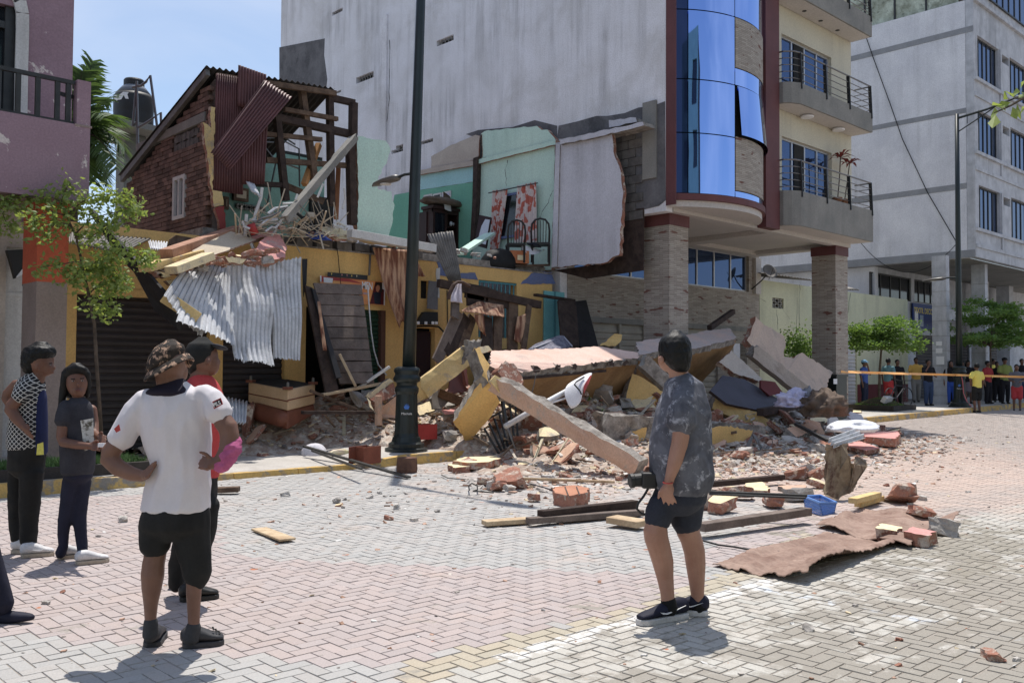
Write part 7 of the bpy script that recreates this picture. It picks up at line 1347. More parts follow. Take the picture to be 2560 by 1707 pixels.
# slender young tree at the left
bx_=U('N',110,430,Y=12.75); lt=thing('young_tree','slender young tree with sparse drooping leaves before the left shutter','tree',(bx_.x,12.75,.2))
Gt=lambda x,y,Y:U('G',x,y,Y=Y)
tr=[Vector((bx_.x,12.75,.15)),U('G',755,1560,Y=12.75),U('G',740,1290,Y=12.75),U('G',695,1050,Y=12.75),U('G',655,880,Y=12.75),U('G',625,720,Y=12.75),U('G',590,580,Y=12.75),U('G',520,440,Y=12.75),U('G',480,330,Y=12.75)]
MB().tube(tr,[.026,.024,.022,.02,.019,.017,.015,.012,.008],7).build('trunk',bark,lt,smooth=True)
br=[([(590,580,12.75),(700,470,12.6),(850,420,12.5),(1000,400,12.4),(1100,380,12.4)],110),([(520,440,12.75),(640,330,12.7),(760,270,12.6),(900,270,12.5),(1040,310,12.5)],150),([(480,330,12.75),(400,290,12.9),(250,290,13.0),(100,300,13.1),(-40,340,13.2)],130),([(480,330,12.75),(520,220,12.7),(560,180,12.7)],45),([(520,440,12.75),(400,400,12.6),(280,480,12.5),(200,470,12.5)],70),([(560,520,12.75),(450,480,12.6),(380,560,12.5),(350,590,12.5)],50),([(655,880,12.75),(760,790,12.6),(870,720,12.5),(960,690,12.4),(1100,750,12.4),(1180,760,12.4)],190),([(655,880,12.75),(800,830,12.6),(900,870,12.5),(960,950,12.5)],130),([(695,1050,12.75),(800,950,12.6),(860,1000,12.6),(980,1000,12.6)],100),([(700,1100,12.75),(780,1130,12.7),(850,1170,12.65),(900,1150,12.6)],60),([(640,800,12.75),(560,800,12.6),(480,820,12.6),(300,840,12.6)],60),([(640,830,12.75),(600,900,12.6),(560,950,12.6)],55),([(600,600,12.75),(700,620,12.6),(820,520,12.5),(960,480,12.5)],80),([(100,300,13.1),(20,420,13.1),(60,520,13.1),(110,540,13.1)],60)]
tw=MB(); lf=MB()
for L,n in br:
    P=[Gt(*q) for q in L]; tw.tube(P,[.012]+[.007]*(len(P)-2)+[.003],5)
    for _ in range(int(n*2.6)):
        i=random.randrange(len(P)-1); u=random.random(); i=min(i+(random.random()<.3),len(P)-2); p=P[i].lerp(P[i+1],u)+rv(.07)+Vector((0,0,-.03)); leaf(lf,p,random.uniform(.055,.1),Vector((random.gauss(0,1),random.gauss(0,1),random.gauss(-.2,.6))))
tw.build('branches',bark,lt); lf.build('crown',leafA,lt)
# clipped street trees on the far pavement
def street_tree(lab,base_,th,c,rad,n,sd,mtl,group):
    random.seed(sd); t=thing('street_tree',lab,'tree',base_,group); base_=Vector(base_); c=Vector(c); q=MB(); q.tube([base_,base_.lerp(c,.5)+rv(.02),c+Vector((0,0,-rad.z*.4))],[.05,.04,.03],8)
    for _ in range(14): e=c+Vector((random.uniform(-.8,.8)*rad.x,random.uniform(-.8,.8)*rad.y,random.uniform(-.3,.7)*rad.z)); q.tube([c+Vector((0,0,-rad.z*.5)),c.lerp(e,.5)+rv(.05),e],[.025,.015,.006],5)
    q.build('trunk',bark,t); lf=MB(); cl=[]
    while len(cl)<64:
        v=Vector((random.uniform(-1,1),random.uniform(-1,1),random.uniform(-1,1)))
        if .3<v.length<1 and v.z>-.5: q_=1+.35*mnoise.noise(v*2.1+Vector((sd,0,0))); cl.append(c+Vector((v.x*rad.x*q_,v.y*rad.y*q_,v.z*rad.z*q_*(1.25 if v.z>0 else .8))))
    for k in range(n):
        p=random.choice(cl)+Vector((random.gauss(0,.16),random.gauss(0,.16),random.gauss(0,.07))); leaf(lf,p,random.uniform(.08,.14),Vector((random.gauss(0,1),random.gauss(0,1),random.gauss(0,.4))))
    lf.build('crown',mtl,t); return t
tb_=U('F',850,1300,Y=13.6); tb_.z=pz(tb_.x)+.15; cc=U('F',865,850,Y=13.6); street_tree('small clipped street tree with layered crown in the square planter','' or tb_,0,cc,Vector((1.12,1.12,.72)),8500,3,leafB,'clipped street trees')
cc2=U('F',1640,810,Y=12.6); street_tree('wider dark street tree behind the right lamp pole',(cc2.x,12.6,pz(cc2.x)),0,cc2,Vector((1.95,1.7,.95)),11500,5,leafB,'clipped street trees')
random.seed(21)
pl=thing('tree_planter','square dark-edged planter under the small clipped tree','planter',(tb_.x,13.6,pz(tb_.x)-.0)); h=.85; zz=pz(tb_.x); m=MB()
for a,b in (((-h,-h),(h,-h+.1)),((-h,h-.1),(h,h)),((-h,-h+.1),(-h+.1,h-.1)),((h-.1,-h+.1),(h,h-.1))): m.aabb((tb_.x+a[0],13.6+a[1],zz-.05),(tb_.x+b[0],13.6+b[1],zz+.17))
m.build('edging',gm,pl); MB().lathe([(.75,0),(.6,.12),(.3,.24),(.05,.28)],(tb_.x,13.6,zz+.1),16).build('soil_mound',soil,pl,smooth=True)
def mp():
    a=random.random()*6.28; r=.75*sqrt(random.random()); return Vector((tb_.x+r*cos(a),13.6+r*sin(a),zz+.1+.28*(1-r/.8)))
tag(blades(2500,mp,.09,.01).build('planter_grass',leafB),'dark grass on the mound under the small clipped tree','grass',kind='stuff')
fl_=thing('flood_lamp','small grey ground floodlight beside the planter tree','lamp',U('F',905,1290,Y=13.2)); p=U('F',905,1280,Y=13.2); MB().box(p,(.5,.14,.2),Euler((.5,0,0)).to_matrix()).build('housing',galv,fl_); MB().box(p-Vector((0,0,.15)),(.06,.06,.2)).build('stand',blackmetal,fl_)
def bush(lab,c,rad,n,mtl,cat='shrub'):
    lf=MB(); c=Vector(c); t=thing('shrub',lab,cat,(c.x,c.y,c.z-rad.z))
    for _ in range(n): v=rv(.45); leaf(lf,c+Vector((v.x*rad.x,v.y*rad.y,v.z*rad.z)),random.uniform(.07,.12),rv())
    lf.build('foliage',mtl,t); MB().tube([(c.x,c.y,c.z-rad.z*1.4),c],.03,6).build('stem',bark,t)
c_=U('F',275,925,Y=13.8); bush('dark green shrub behind the broken tan wall slab',c_,Vector((.6,.55,.6)),1800,leafB)
c_=U('L',1130,590,Y=12.2); bush('green shrub buried in shade under the parapet',c_,Vector((.7,.4,.35)),700,leafB)
# red-leaved plants on the balcony
for k,(bx1_,by1_,tx,ty) in enumerate(((1310,1215,1330,950),(1350,1215,1385,985))):
    b=U('D',bx1_,by1_,Y=12.0); tpt=U('D',tx,ty,Y=11.95); t=thing('balcony_plant',('red-leaved potted plant on the lower balcony, left stem','red-leaved potted plant on the lower balcony, right stem')[k],'plant',(b.x,b.y,6.08),'red plants on the balcony'); MB().tube([(b.x,b.y,6.1),b.lerp(tpt,.5)+Vector((.03,0,0)),tpt],.015,6).build('stem',bark,t); MB().lathe([(.1,0),(.14,.2)],(b.x,b.y,6.09),12).build('pot',brownp,t); lf=MB()
    for j in range(18):
        a=j*2.4; d_=Vector((cos(a),sin(a),random.uniform(-.1,1.1))).normalized(); l=random.uniform(.3,.45); w=d_.cross(Vector((0,0,1))).normalized()*.04; p=tpt; m1=p+d_*l*.6; e=p+d_*l+Vector((0,0,-.12)); lf.add([p-w*.3,p+w*.3,m1+w,e,m1-w],[(0,1,2,4),(4,2,3)])
    lf.build('leaves',leafR,t)
# palm behind the mauve house
pm_=thing('palm_tree','feathery palm crown showing between the mauve house and the tank','palm',U('A',600,1050,d=23)-Vector((0,0,6.5))); ctr=U('A',590,1080,d=23.); lf=MB(); rc_=MB(); MB().tube([ctr-Vector((0,0,8)),ctr-Vector((.1,0,4)),ctr],[.2,.16,.14],10).build('trunk',bark,pm_)
for k,(x,y,dd_,sg_) in enumerate(((725,485,23,.15),(640,560,22.5,.1),(830,780,23.5,.35),(880,900,22.,.5),(975,1160,23,.6),(930,1330,22,.7),(840,1400,23,.6),(760,1390,24,.5),(480,700,23,.4),(700,1420,22,.4),(500,560,24,.2),(900,1050,24.5,.5))):
    e=U('A',x,y,d=dd_); P=[ctr.lerp(e,u)+Vector((0,0,sg_*2.2*u*(1-u))) for u in [i/14 for i in range(15)]]; rc_.tube(P,[.03*(1-i/16) for i in range(15)],5)
    for i in range(1,15):
        d_=(P[i]-P[i-1]).normalized(); sd=d_.cross(Vector((0,0,1))).normalized()
        for s in (1,-1):
            for h_ in (0,.33,.66):
                p=P[i-1].lerp(P[i],h_+random.random()*.3); l=random.uniform(.65,.95)*(1-.5*abs(i/14-.45)); q=(sd*s+d_*.7+Vector((0,0,-.25+random.gauss(0,.15)))).normalized(); w=d_*.04; lf.add([p-w,p+w,p+q*l*.6+w*.8+Vector((0,0,-.02)),p+q*l+Vector((0,0,-.12)),p+q*l*.6-w*.8+Vector((0,0,-.02))],[(0,1,2,4),(4,2,3)])
rc_.build('frond_ribs',bark,pm_); lf.build('fronds',leafC,pm_)
# tree reaching in at the top right, its trunk outside the picture
ot=thing('overhanging_tree','bright green leafy twig reaching in at the top right corner','tree',(8.6,.2,0)); MB().tube([(8.6,.2,-.05),(8.5,.3,2.2),(8.3,.6,3.6)],[.09,.07,.05],8).build('trunk',bark,ot); tip=U('E',1530,740,d=7.0); mid=U('E',1725,640,d=7.2); MB().tube([(8.3,.6,3.6),mid,U('E',1640,690,d=7.1),tip],[.03,.012,.008,.004],6).build('branches',bark,ot); lf=MB()
for x,y,dx_,dy_ in ((1715,560,-10,-20),(1700,600,-30,10),(1660,640,-40,-30),(1640,670,-60,20),(1600,700,-60,0),(1560,730,-40,20),(1580,690,-50,-20),(1620,650,-20,-40),(1680,680,10,40),(1710,700,20,30),(1540,750,-10,40),(1690,640,40,-20),(1720,630,20,-40),(1650,700,10,30)):
    p=U('E',x,y,d=7.1+random.uniform(-.1,.1)); q=U('E',x+dx_,y+dy_,d=7.1+random.uniform(-.15,.15)); leaf(lf,p,random.uniform(.11,.17),q-p)
for _ in range(240): p=Vector((8.4,.5,3.7))+rv(.5); leaf(lf,p,.14,rv())
lf.build('crown',leafA,ot)
# ---------------------------------------------------------------- tape, bin, bicycles
tapem=mat('orange_tape',srgb(252,164,54),srgb(250,186,84),9,.5,0,20,fine=0); redt=mat('red_tape',srgb(226,40,58),None,rough=.5,bump=0)
P=[U('F',577,1080,Y=12.35),U('F',850,1090,Y=12.4),U('F',1395,1104,Y=12.3),U('F',1650,1112,Y=11.4),U('F',1880,1118,Y=10.6),U('F',2100,1128,Y=9.8)]
m=MB()
for a,b in zip(P,P[1:]):
    for i in range(6):
        p,q=a.lerp(b,i/6),a.lerp(b,(i+1)/6); s0,s1=.035*sin(i*.9),.035*sin((i+1)*.9); m.add([p+Vector((0,s0,.035)),q+Vector((0,s1,.035)),q-Vector((0,s1,.035)),p-Vector((0,s0,.035))],[(0,1,2,3)])
tag(m.build('barrier_tape',tapem),'orange barrier tape stretched across the far pavement','tape')
P=[U('F',x,y,Y=12.2) for x,y in ((1440,1118),(1448,1170),(1452,1230),(1475,1290),(1510,1330),(1545,1372),(1510,1378))]; m=MB()
for a,b in zip(P,P[1:]): m.add([a-Vector((.06,0,0)),a+Vector((.06,.02,0)),b+Vector((.09,.02,0)),b-Vector((.05,0,0))],[(0,1,2,3)])
tag(m.build('barrier_ribbon',redt),'red tape hanging down from the right lamp pole','tape')
bn=thing('litter_bin','tall dark green litter bin beside the tile column','litter bin',U('F',545,1300,Y=12.15)); q=U('F',545,1100,Y=12.15); bw2=.3
MB().aabb((q.x-bw2,12.0,.2),(q.x+bw2,12.5,q.z-.06)).build('body',polegreen,bn); MB().aabb((q.x-bw2-.03,11.97,q.z-.06),(q.x+bw2+.03,12.53,q.z)).build('lid',polegreen,bn); r_=U('F',537,1150,Y=11.99); MB().aabb((r_.x-.1,11.985,r_.z-.07),(r_.x+.1,11.997,r_.z+.07)).build('white_label',whiteletter,bn)
def bicycle(lab,x,y,rot):
    z=pz(x); t=thing('bicycle',lab,'bicycle',(x,y,z),'parked bicycles'); R=Euler((0,0,rot)).to_matrix(); P=lambda a,b:Vector((x,y,z))+R@Vector((a,0,b)); pk=mat('bike_frame',srgb(60,60,70),None,rough=.4,bump=0) if 'bike_frame' not in MATS else MATS['bike_frame']
    for a in (-.52,.52):
        w=MB().tube([P(a+.33*cos(k*pi/14),.33+.33*sin(k*pi/14)) for k in range(29)],.018,6,caps=False).build('wheel',blackplastic,t)
        for k in range(8): MB().tube([P(a,.33),P(a+.32*cos(k*pi/4),.33+.32*sin(k*pi/4))],.003,4).build('spoke',steel,w)
    for L in ([(-.52,.33),(-.15,.3),(.38,.72),(-.2,.75),(-.15,.3)],[(-.52,.33),(-.2,.75)],[(.52,.33),(.38,.72),(.36,.9)],[(-.2,.75),(-.23,.92)]): MB().tube([P(*q) for q in L],.02,6).build('frame_tube',pk,t)
    MB().bar(P(.36,.92)+R@Vector((0,-.28,0)),P(.36,.92)+R@Vector((0,.28,0)),.03).build('handlebar',steel,t); MB().box(P(-.25,.95),(.24,.12,.05),R).build('saddle',blackplastic,t)
b_=U('F',990,1260,Y=14.0); bicycle('dark bicycle standing behind the yellow-shirted man',b_.x,14.0,-.15); b_=U('F',1900,1330,Y=11.6); bicycle('bicycle half cut off at the right edge of the crowd',b_.x,11.6,.3)
# ---------------------------------------------------------------- people
random.seed(11)
def loft(mb,rings,n=16):
    """rings: (centre, half width, half depth, side axis, depth axis)"""
    vs=[]; R=[]
    c,a,b,sx,sy=rings[0]; d=(rings[1][0]-c).normalized(); R.append((c-d*min(a,b)*.45,a*.55,b*.55,sx,sy)); R+=rings
    c,a,b,sx,sy=rings[-1]; d=(c-rings[-2][0]).normalized(); R.append((c+d*min(a,b)*.45,a*.55,b*.55,sx,sy))
    for c,a,b,sx,sy in R: vs+=[c+sx*(a*cos(2*pi*j/n))+sy*(b*sin(2*pi*j/n)) for j in range(n)]
    k=len(R); mb.add(vs,[(i*n+j,i*n+(j+1)%n,(i+1)*n+(j+1)%n,(i+1)*n+j) for i in range(k-1) for j in range(n)]+[tuple(range(n-1,-1,-1)),tuple(range((k-1)*n,k*n))])
def ctube(mb,P,r,n=12):
    P=[Vector(p) for p in P]; d0=(P[0]-P[1]).normalized(); d1=(P[-1]-P[-2]).normalized(); mb.tube([P[0]+d0*r[0]*.7]+P+[P[-1]+d1*r[-1]*.7],[r[0]*.5]+list(r)+[r[-1]*.5],n)
def ell(mb,c,r,R=None,n=12,m_=8):
    R=R or Matrix.Identity(3); vs=[]; 
    for i in range(1,m_):
        t=pi*i/m_
        for j in range(n): vs.append(Vector(c)+R@Vector((r[0]*sin(t)*cos(2*pi*j/n),r[1]*sin(t)*sin(2*pi*j/n),r[2]*cos(t))))
    top=len(vs); vs+=[Vector(c)+R@Vector((0,0,r[2])),Vector(c)-R@Vector((0,0,r[2]))]
    f=[(i*n+j,i*n+(j+1)%n,(i+1)*n+(j+1)%n,(i+1)*n+j) for i in range(m_-2) for j in range(n)]+[(top,(j+1)%n,j) for j in range(n)]+[((m_-2)*n+j,(m_-2)*n+(j+1)%n,top+1) for j in range(n)]
    mb.add(vs,f)
TS=bpy.data.scenes.new('workbench')
def fuse(mb,name,m_,parent,vox,it=5,wr=0.,wf=14.,an=(1,1,1)):
    me=mb.mesh('tmp',m_); b=bmesh.new(); b.from_mesh(me); bmesh.ops.recalc_face_normals(b,faces=b.faces); b.to_mesh(me); b.free()
    o=bpy.data.objects.new('tmp',me); TS.collection.objects.link(o); r=o.modifiers.new('r','REMESH'); r.mode='VOXEL'; r.voxel_size=vox; s=o.modifiers.new('s','SMOOTH'); s.iterations=it; s.factor=.5
    TS.view_layers[0].update(); m2=bpy.data.meshes.new_from_object(o.evaluated_get(TS.view_layers[0].depsgraph)); bpy.data.objects.remove(o)
    m2.name=name
    if wr:
        of=Vector((random.random()*50,random.random()*50,0)); co=[]
        for v in m2.vertices:
            p=v.co; q=Vector((p.x*an[0],p.y*an[1],p.z*an[2]))*wf+of; k=(.5-abs(mnoise.noise(q))*1.6)*.8+(.4-abs(mnoise.noise(q*1.9+of)))*.4; co.extend(p+v.normal*(wr*(k-.05)*(1-abs(v.normal.z))))
        m2.vertices.foreach_set('co',co)
    m2.materials.clear(); m2.materials.append(m_); m2.polygons.foreach_set('use_smooth',[True]*len(m2.polygons)); q=bpy.data.objects.new(name,m2); link(q,parent); WO[q]=Vector(); return q
RH=Vector((rt.x,rt.y,0)).normalized(); FH=Vector((fw.x,fw.y,0)).normalized(); UPV=Vector((0,0,1))
def skinmat(n,a,b): 
    m=mat(n,srgb(*a),srgb(*b),5,.5,.08,120,spec=.35,fine=.06); m.node_tree.nodes['Principled BSDF'].inputs['Subsurface Weight'].default_value=.08; return m
skA=skinmat('skin_tan',(176,128,102),(160,112,88)); skB=skinmat('skin_brown',(126,84,64),(110,72,54)); skC=skinmat('skin_deep',(130,90,70),(114,78,60))
hairm=mat('black_hair',g(.009),g(.014),30,.5,.2,90,spec=.22)
class Fig:
    def __init__(s,label,zz,D,foot,group=None,vox=.009):
        s.z=zz; s.D=D; s.t=thing('person',label,'person',foot,group); s.skin=MB(); s.px=Zs[zz][2]/FPX*D; s.vox=vox
    def P(s,x,y,o=0.): return U(s.z,x,y,d=s.D+o)
    def w(s,w): return w*s.px
    def rings(s,mb,L,dep=None,sk=None):
        """L: (xleft,xright,y,depth half,offset) traced across the figure"""
        R=[]
        for x0,x1,y,b,o in L: R.append((s.P((x0+x1)/2,y,o),s.w((x1-x0)/2),b,RH,FH))
        loft(mb,R); 
        if sk is not None: loft(s.skin,[(c,a*sk,b*sk,x,y) for c,a,b,x,y in R])
    def limb(s,mb,L): ctube(mb,[s.P(x,y,o) for x,y,r,o in L],[s.w(r) for x,y,r,o in L])
    def hand(s,wr,kn,tip,th,spread,sc=1.,curl=.0):
        """wr wrist, kn knuckles, tip fingertips (Vectors); th = direction the thumb leaves, spread = direction across the fingers"""
        wr,kn,tip=Vector(wr),Vector(kn),Vector(tip); spread=Vector(spread).normalized(); th=Vector(th).normalized(); n=(kn-wr).cross(spread).normalized()
        R=Matrix((spread,n,(kn-wr).normalized())).transposed(); ell(s.skin,wr.lerp(kn,.55),(.043*sc,.017*sc,(kn-wr).length*.62),R); ctube(s.skin,[wr,wr.lerp(kn,.5)],[.024*sc,.026*sc],10)
        for i,l in enumerate((.86,1.,.95,.74)):
            b=kn+spread*((i-1.5)*.0205*sc); e=b+(tip-kn)*l+spread*((i-1.5)*.005); m=b.lerp(e,.5)+n*(curl*.02); ctube(s.skin,[b-(tip-kn).normalized()*.02,b,m,e],[.0095*sc,.0095*sc,.0088*sc,.007*sc],8)
        b=wr.lerp(kn,.35)+th*.03*sc; ctube(s.skin,[wr.lerp(kn,.25)+th*.012,b,b+(th*.6+(kn-wr).normalized()*.9).normalized()*.035*sc,b+(th*.35+(kn-wr).normalized()).normalized()*.062*sc],[.013*sc,.0125*sc,.011*sc,.009*sc],8)
    def done(s,m_): s.body=fuse(s.skin,'body',m_,s.t,s.vox*.85,4); return s
def shoe(f,heel,toe,w,h,um,sm,sole=.03,collar=None,name='shoe',swoosh=None):
    """heel and toe on the ground (Vectors)"""
    heel,toe=Vector(heel),Vector(toe); d=(toe-heel).normalized(); s_=d.cross(UPV).normalized(); L=(toe-heel).length; mb=MB()
    sec=[(.03,.36,.9),(.15,.42,1.),(.32,.42,1.0),(.5,.43,.78),(.68,.48,.55),(.84,.47,.42),(.95,.34,.3)]
    R=[(heel+d*(L*u)+UPV*(sole+h*q*.5-.004),w*a_,h*q*.5,s_,UPV) for u,a_,q in sec]; loft(mb,R,14)
    o=fuse(mb,name,um,f.t,.008,3); m=MB(); P=[heel+d*(L*u)+s_*(w*a_*sg) for sg,rng in ((1,[(.0,.24),(.06,.4),(.3,.45),(.5,.45),(.7,.52),(.88,.47),(.98,.24)]),(-1,[(.98,.24),(.88,.47),(.7,.52),(.5,.45),(.3,.45),(.06,.4),(.0,.24)])) for u,a_ in rng]
    k=MB().prism(P,(0,0,sole)).build('sole',sm,o,fixn=True); bv(k,.006)
    if collar: ctube_=MB(); ctube(ctube_,[Vector(collar[0]),Vector(collar[1])],[collar[2],collar[3]]); fuse(ctube_,'sock',collar[4],f.t,.008,3)
    if swoosh is not None:
        q=[(.28,.42),(.42,.30),(.62,.42),(.86,.62),(.62,.36),(.44,.22),(.34,.26)]; sd=s_*swoosh; V=[]
        V=[heel+d*(L*(1-u)*.9)+sd*(w*(.47-.10*abs(u-.5)))+UPV*(sole+h*v_*.85) for u,v_ in q]; MB().prism(V,sd*.006).build('logo_mark',whiteletter,o,fixn=True)
    return o
# ---- man with a camera, right foreground
ft=Gd('O',330,1395); D=(ft-EYE).dot(fw); f=Fig('man in grey mottled T-shirt and navy shorts holding a camera','O',D,ft)
tee=mat('mottled_grey_tee',srgb(104,106,116),srgb(72,74,84),9,.9,0,60,dirt=srgb(158,160,170),dsc=13,dth=(.55,.64),fine=.03); navy=mat('navy_shorts',srgb(50,54,66),srgb(42,46,58),6,.85,.1,60); nshoe=mat('navy_shoe',srgb(30,32,54),srgb(24,26,44),9,.7,.1,80); wsole=mat('white_sole',srgb(206,204,204),srgb(180,176,172),5,.6,.05,40)
# head turned left and away
ell(f.skin,f.P(350,148),(f.w(66),.098,f.w(88)),n=18,m_=12); ell(f.skin,f.P(318,185,.02),(f.w(38),.07,f.w(58)),n=14); ell(f.skin,f.P(285,188,-.045),(f.w(11),.022,f.w(23))); ell(f.skin,f.P(284,176,.07),(f.w(14),.02,f.w(12)))
f.limb(f.skin,[(358,205,46,0),(365,245,45,0),(378,290,54,0)])
hb=MB(); R=[(f.P(x,y,o),f.w(hw),b,RH,FH) for x,y,hw,b,o in ((352,62,36,.05,0),(350,78,58,.08,0),(349,105,72,.1,0),(350,140,76,.108,0),(354,175,72,.104,-.008),(362,205,58,.09,-.02),(372,226,44,.07,-.03))]; loft(hb,R,20); fuse(hb,'hair',hairm,f.t,.008,3,.012,34,(1,1,.6))
sb=MB(); f.rings(sb,[(330,440,266,.075,0),(305,478,292,.105,0),(293,490,330,.125,0),(278,503,380,.15,0),(262,515,430,.17,0),(247,517,500,.185,0),(236,517,560,.19,0),(229,520,620,.2,0),(231,533,685,.2,0),(241,533,740,.195,0),(256,520,785,.18,0),(264,500,808,.165,0)],sk=.84)
f.limb(sb,[(400,320,48,-.06),(388,380,62,-.12),(383,440,68,-.15),(383,488,70,-.16)]); fuse(sb,'t_shirt',tee,f.t,.01,3,.02,8,(1.2,1.2,.6))
f.limb(f.skin,[(395,340,34,-.1),(385,430,36,-.15),(383,490,38,-.16),(381,515,42,-.165),(374,570,40,-.17),(350,660,34,-.19),(328,730,24,-.2),(320,760,21,-.2)])
f.hand(f.P(318,762,-.2),f.P(312,815,-.21),f.P(332,866,-.2),-RH-UPV*.2,RH*.9-FH*.35)
f.limb(sb2:=MB(),[(330,350,44,.1),(305,430,50,.15),(298,490,52,.16)]); fuse(sb2,'far_sleeve',tee,f.t,.011,4,.01,9); f.limb(f.skin,[(320,360,38,.12),(292,480,36,.16),(275,600,34,.14),(243,690,26,.04),(230,712,20,.02)]); f.hand(f.P(232,700,.03),f.P(218,725,.0),f.P(228,768,-.02),UPV,FH+RH*.2)
pb=MB(); f.rings(pb,[(262,505,775,.15,0),(246,500,815,.165,0),(236,495,850,.165,0)],sk=.86); f.limb(pb,[(300,850,66,-.05),(275,905,66,-.06),(264,948,60,-.06)]); f.limb(pb,[(408,850,80,.06),(404,910,76,.06),(402,958,71,.06)]); fuse(pb,'shorts',navy,f.t,.011,4,.008,10,(1,1,.5))
f.limb(f.skin,[(292,860,48,-.05),(266,940,48,-.07),(259,985,57,-.07),(262,1015,56,-.07),(280,1075,53,-.05),(294,1130,50,-.03),(304,1200,40,-.02),(314,1270,33,-.03),(318,1330,32,-.03)]); f.limb(f.skin,[(405,860,52,.06),(406,950,52,.06),(410,985,55,.06),(425,1020,52,.07),(441,1080,51,.09),(447,1140,48,.1),(451,1210,40,.1),(455,1280,32,.1),(458,1335,31,.1)])
dsock=mat('dark_sock',g(.012),None,rough=.95)
h1,t1_=Gd('O',405,1385),Gd('O',172,1425); shoe(f,h1,t1_,.105,.1,nshoe,wsole,.035,(f.P(318,1302,-.03),f.P(325,1350,-.03),f.w(35),f.w(40),dsock),swoosh=-1)
h2,t2_=Gd('O',520,1398),Gd('O',330,1400); h2=h2+FH*.1; t2_=t2_+FH*.15; shoe(f,h2,t2_,.105,.1,nshoe,wsole,.035,(f.P(456,1310,.1),f.P(462,1355,.1),f.w(34),f.w(38),dsock),swoosh=-1)
f.done(skA); ctube_=MB(); ctube_.tube([f.P(318+24*cos(a*.7),756+6*sin(a*.7),-.2+.05*sin(a*.7)*-1) for a in range(10)],.004,5); ctube_.build('red_bracelet',redp,f.t)
cm=thing('photo_camera','black photo camera with hanging strap held by the man','camera',f.P(210,770,-.04)); q=MB().box(f.P(225,745,-.03),(.12,.09,.095),Euler((0,0,YAW)).to_matrix()).build('camera_body',blackplastic,cm); bv(q,.012,2); MB().lathe([(.036,0),(.04,.02),(.04,.07),(.044,.075),(.044,.095),(.036,.1)],f.P(210,742,-.03),18,axis=-RH-FH*.2-UPV*.1).build('lens',blackplastic,cm,smooth=False)
MB().tube([f.P(x,y,-.03) for x,y in ((225,785),(205,820),(178,855),(172,880),(190,900),(212,908))],.008,6).build('strap',blackplastic,cm)
# ---- man in the bucket hat, left foreground
ft=Gd('N',440,1412); D=(ft-EYE).dot(fw); f=Fig('man in camouflage bucket hat and white polo, hands on hips','N',D,ft)
camo=mat('camouflage_hat',srgb(60,50,42),srgb(30,27,25),16,.85,.1,60,dirt=srgb(178,140,112),dsc=22,dth=(.54,.58)); polo=mat('white_polo',srgb(214,209,213),srgb(206,200,205),3,.85,0,60,fine=.02); blk=mat('black_trousers',g(.013),g(.02),6,.85,.1,60); dcol=mat('dark_collar',srgb(34,28,44),None,rough=.85,bump=.05)
ell(f.skin,f.P(390,160),(f.w(70),.105,f.w(85)),n=18,m_=12); ell(f.skin,f.P(445,195,.06),(f.w(28),.06,f.w(48))); f.limb(f.skin,[(392,210,58,0),(400,250,60,0),(405,300,70,0)])
hb=MB(); loft(hb,[(f.P(x,y),f.w(hw),b,(RH+UPV*tl).normalized(),FH) for x,y,hw,b,tl in ((398,64,34,.05,.1),(394,80,60,.085,.15),(387,108,76,.11,.25),(380,140,82,.12,.35),(377,165,84,.124,.45))],20)
br_=[]
for hw,dy,b in ((80,150,.118),(92,172,.14),(106,190,.16)):
    c=f.P(390+dy*.03,dy); sx=(RH+UPV*.52).normalized(); br_.append([c+sx*(f.w(hw)*1.03*cos(a*2*pi/28))+FH*(b*sin(a*2*pi/28))+UPV*(-.012*(1-cos(2*a*2*pi/28))) for a in range(28)])
bm_=MB(); bm_.add(sum(br_,[]),[(i*28+j,i*28+(j+1)%28,(i+1)*28+(j+1)%28,(i+1)*28+j) for i in range(2) for j in range(28)]); ho=fuse(hb,'hat',camo,f.t,.008,4,.004,20); bo=bm_.build('hat_brim',camo,ho,smooth=True); md=bo.modifiers.new('t','SOLIDIFY'); md.thickness=.012; bo.modifiers.new('s','SUBSURF').levels=1
sb=MB(); f.rings(sb,[(335,505,262,.08,0),(292,548,285,.105,0),(262,572,320,.12,0),(254,575,370,.135,0),(262,576,430,.14,0),(282,576,500,.135,0),(302,575,560,.13,0),(318,573,598,.127,0),(306,573,650,.13,0),(290,573,720,.14,0),(280,573,780,.145,0),(276,572,802,.145,0)],sk=.84)
f.limb(sb,[(300,310,52,-.02),(255,365,60,-.03),(210,440,58,-.04),(178,498,56,-.05)]); f.limb(sb,[(540,295,54,0),(580,320,58,-.02),(605,360,58,-.04),(618,385,56,-.05)]); po=fuse(sb,'polo_shirt',polo,f.t,.009,3,.017,6,(1.7,1.7,.7))
cb2=MB(); loft(cb2,[(f.P(412,254),f.w(72),.09,RH,FH),(f.P(408,270),f.w(98),.118,RH,FH),(f.P(406,286),f.w(118),.128,RH,FH)],20); fuse(cb2,'collar',dcol,f.t,.009,4)
def patch(f,L,off,m_,name,par): return MB().prism([f.P(x,y,off) for x,y in L],FH*.004).build(name,m_,par,fixn=True)
pk_=patch(f,[(585,325),(622,308),(632,336),(592,358)],-.165,redp,'sleeve_patch',f.t); patch(f,[(589,328),(619,314),(628,334),(595,352)],-.167,dcol,'patch_field',f.t)
p=f.P(592,350,-.172); text(f.t,'PILS',p,.03,whiteletter,rot=(pi/2,-.42,YAW-pi/2),ext=.0005,sx=.8,bold=True); patch(f,[(150,445),(172,425),(178,452),(160,462)],-.17,redp,'sleeve_patch',f.t)
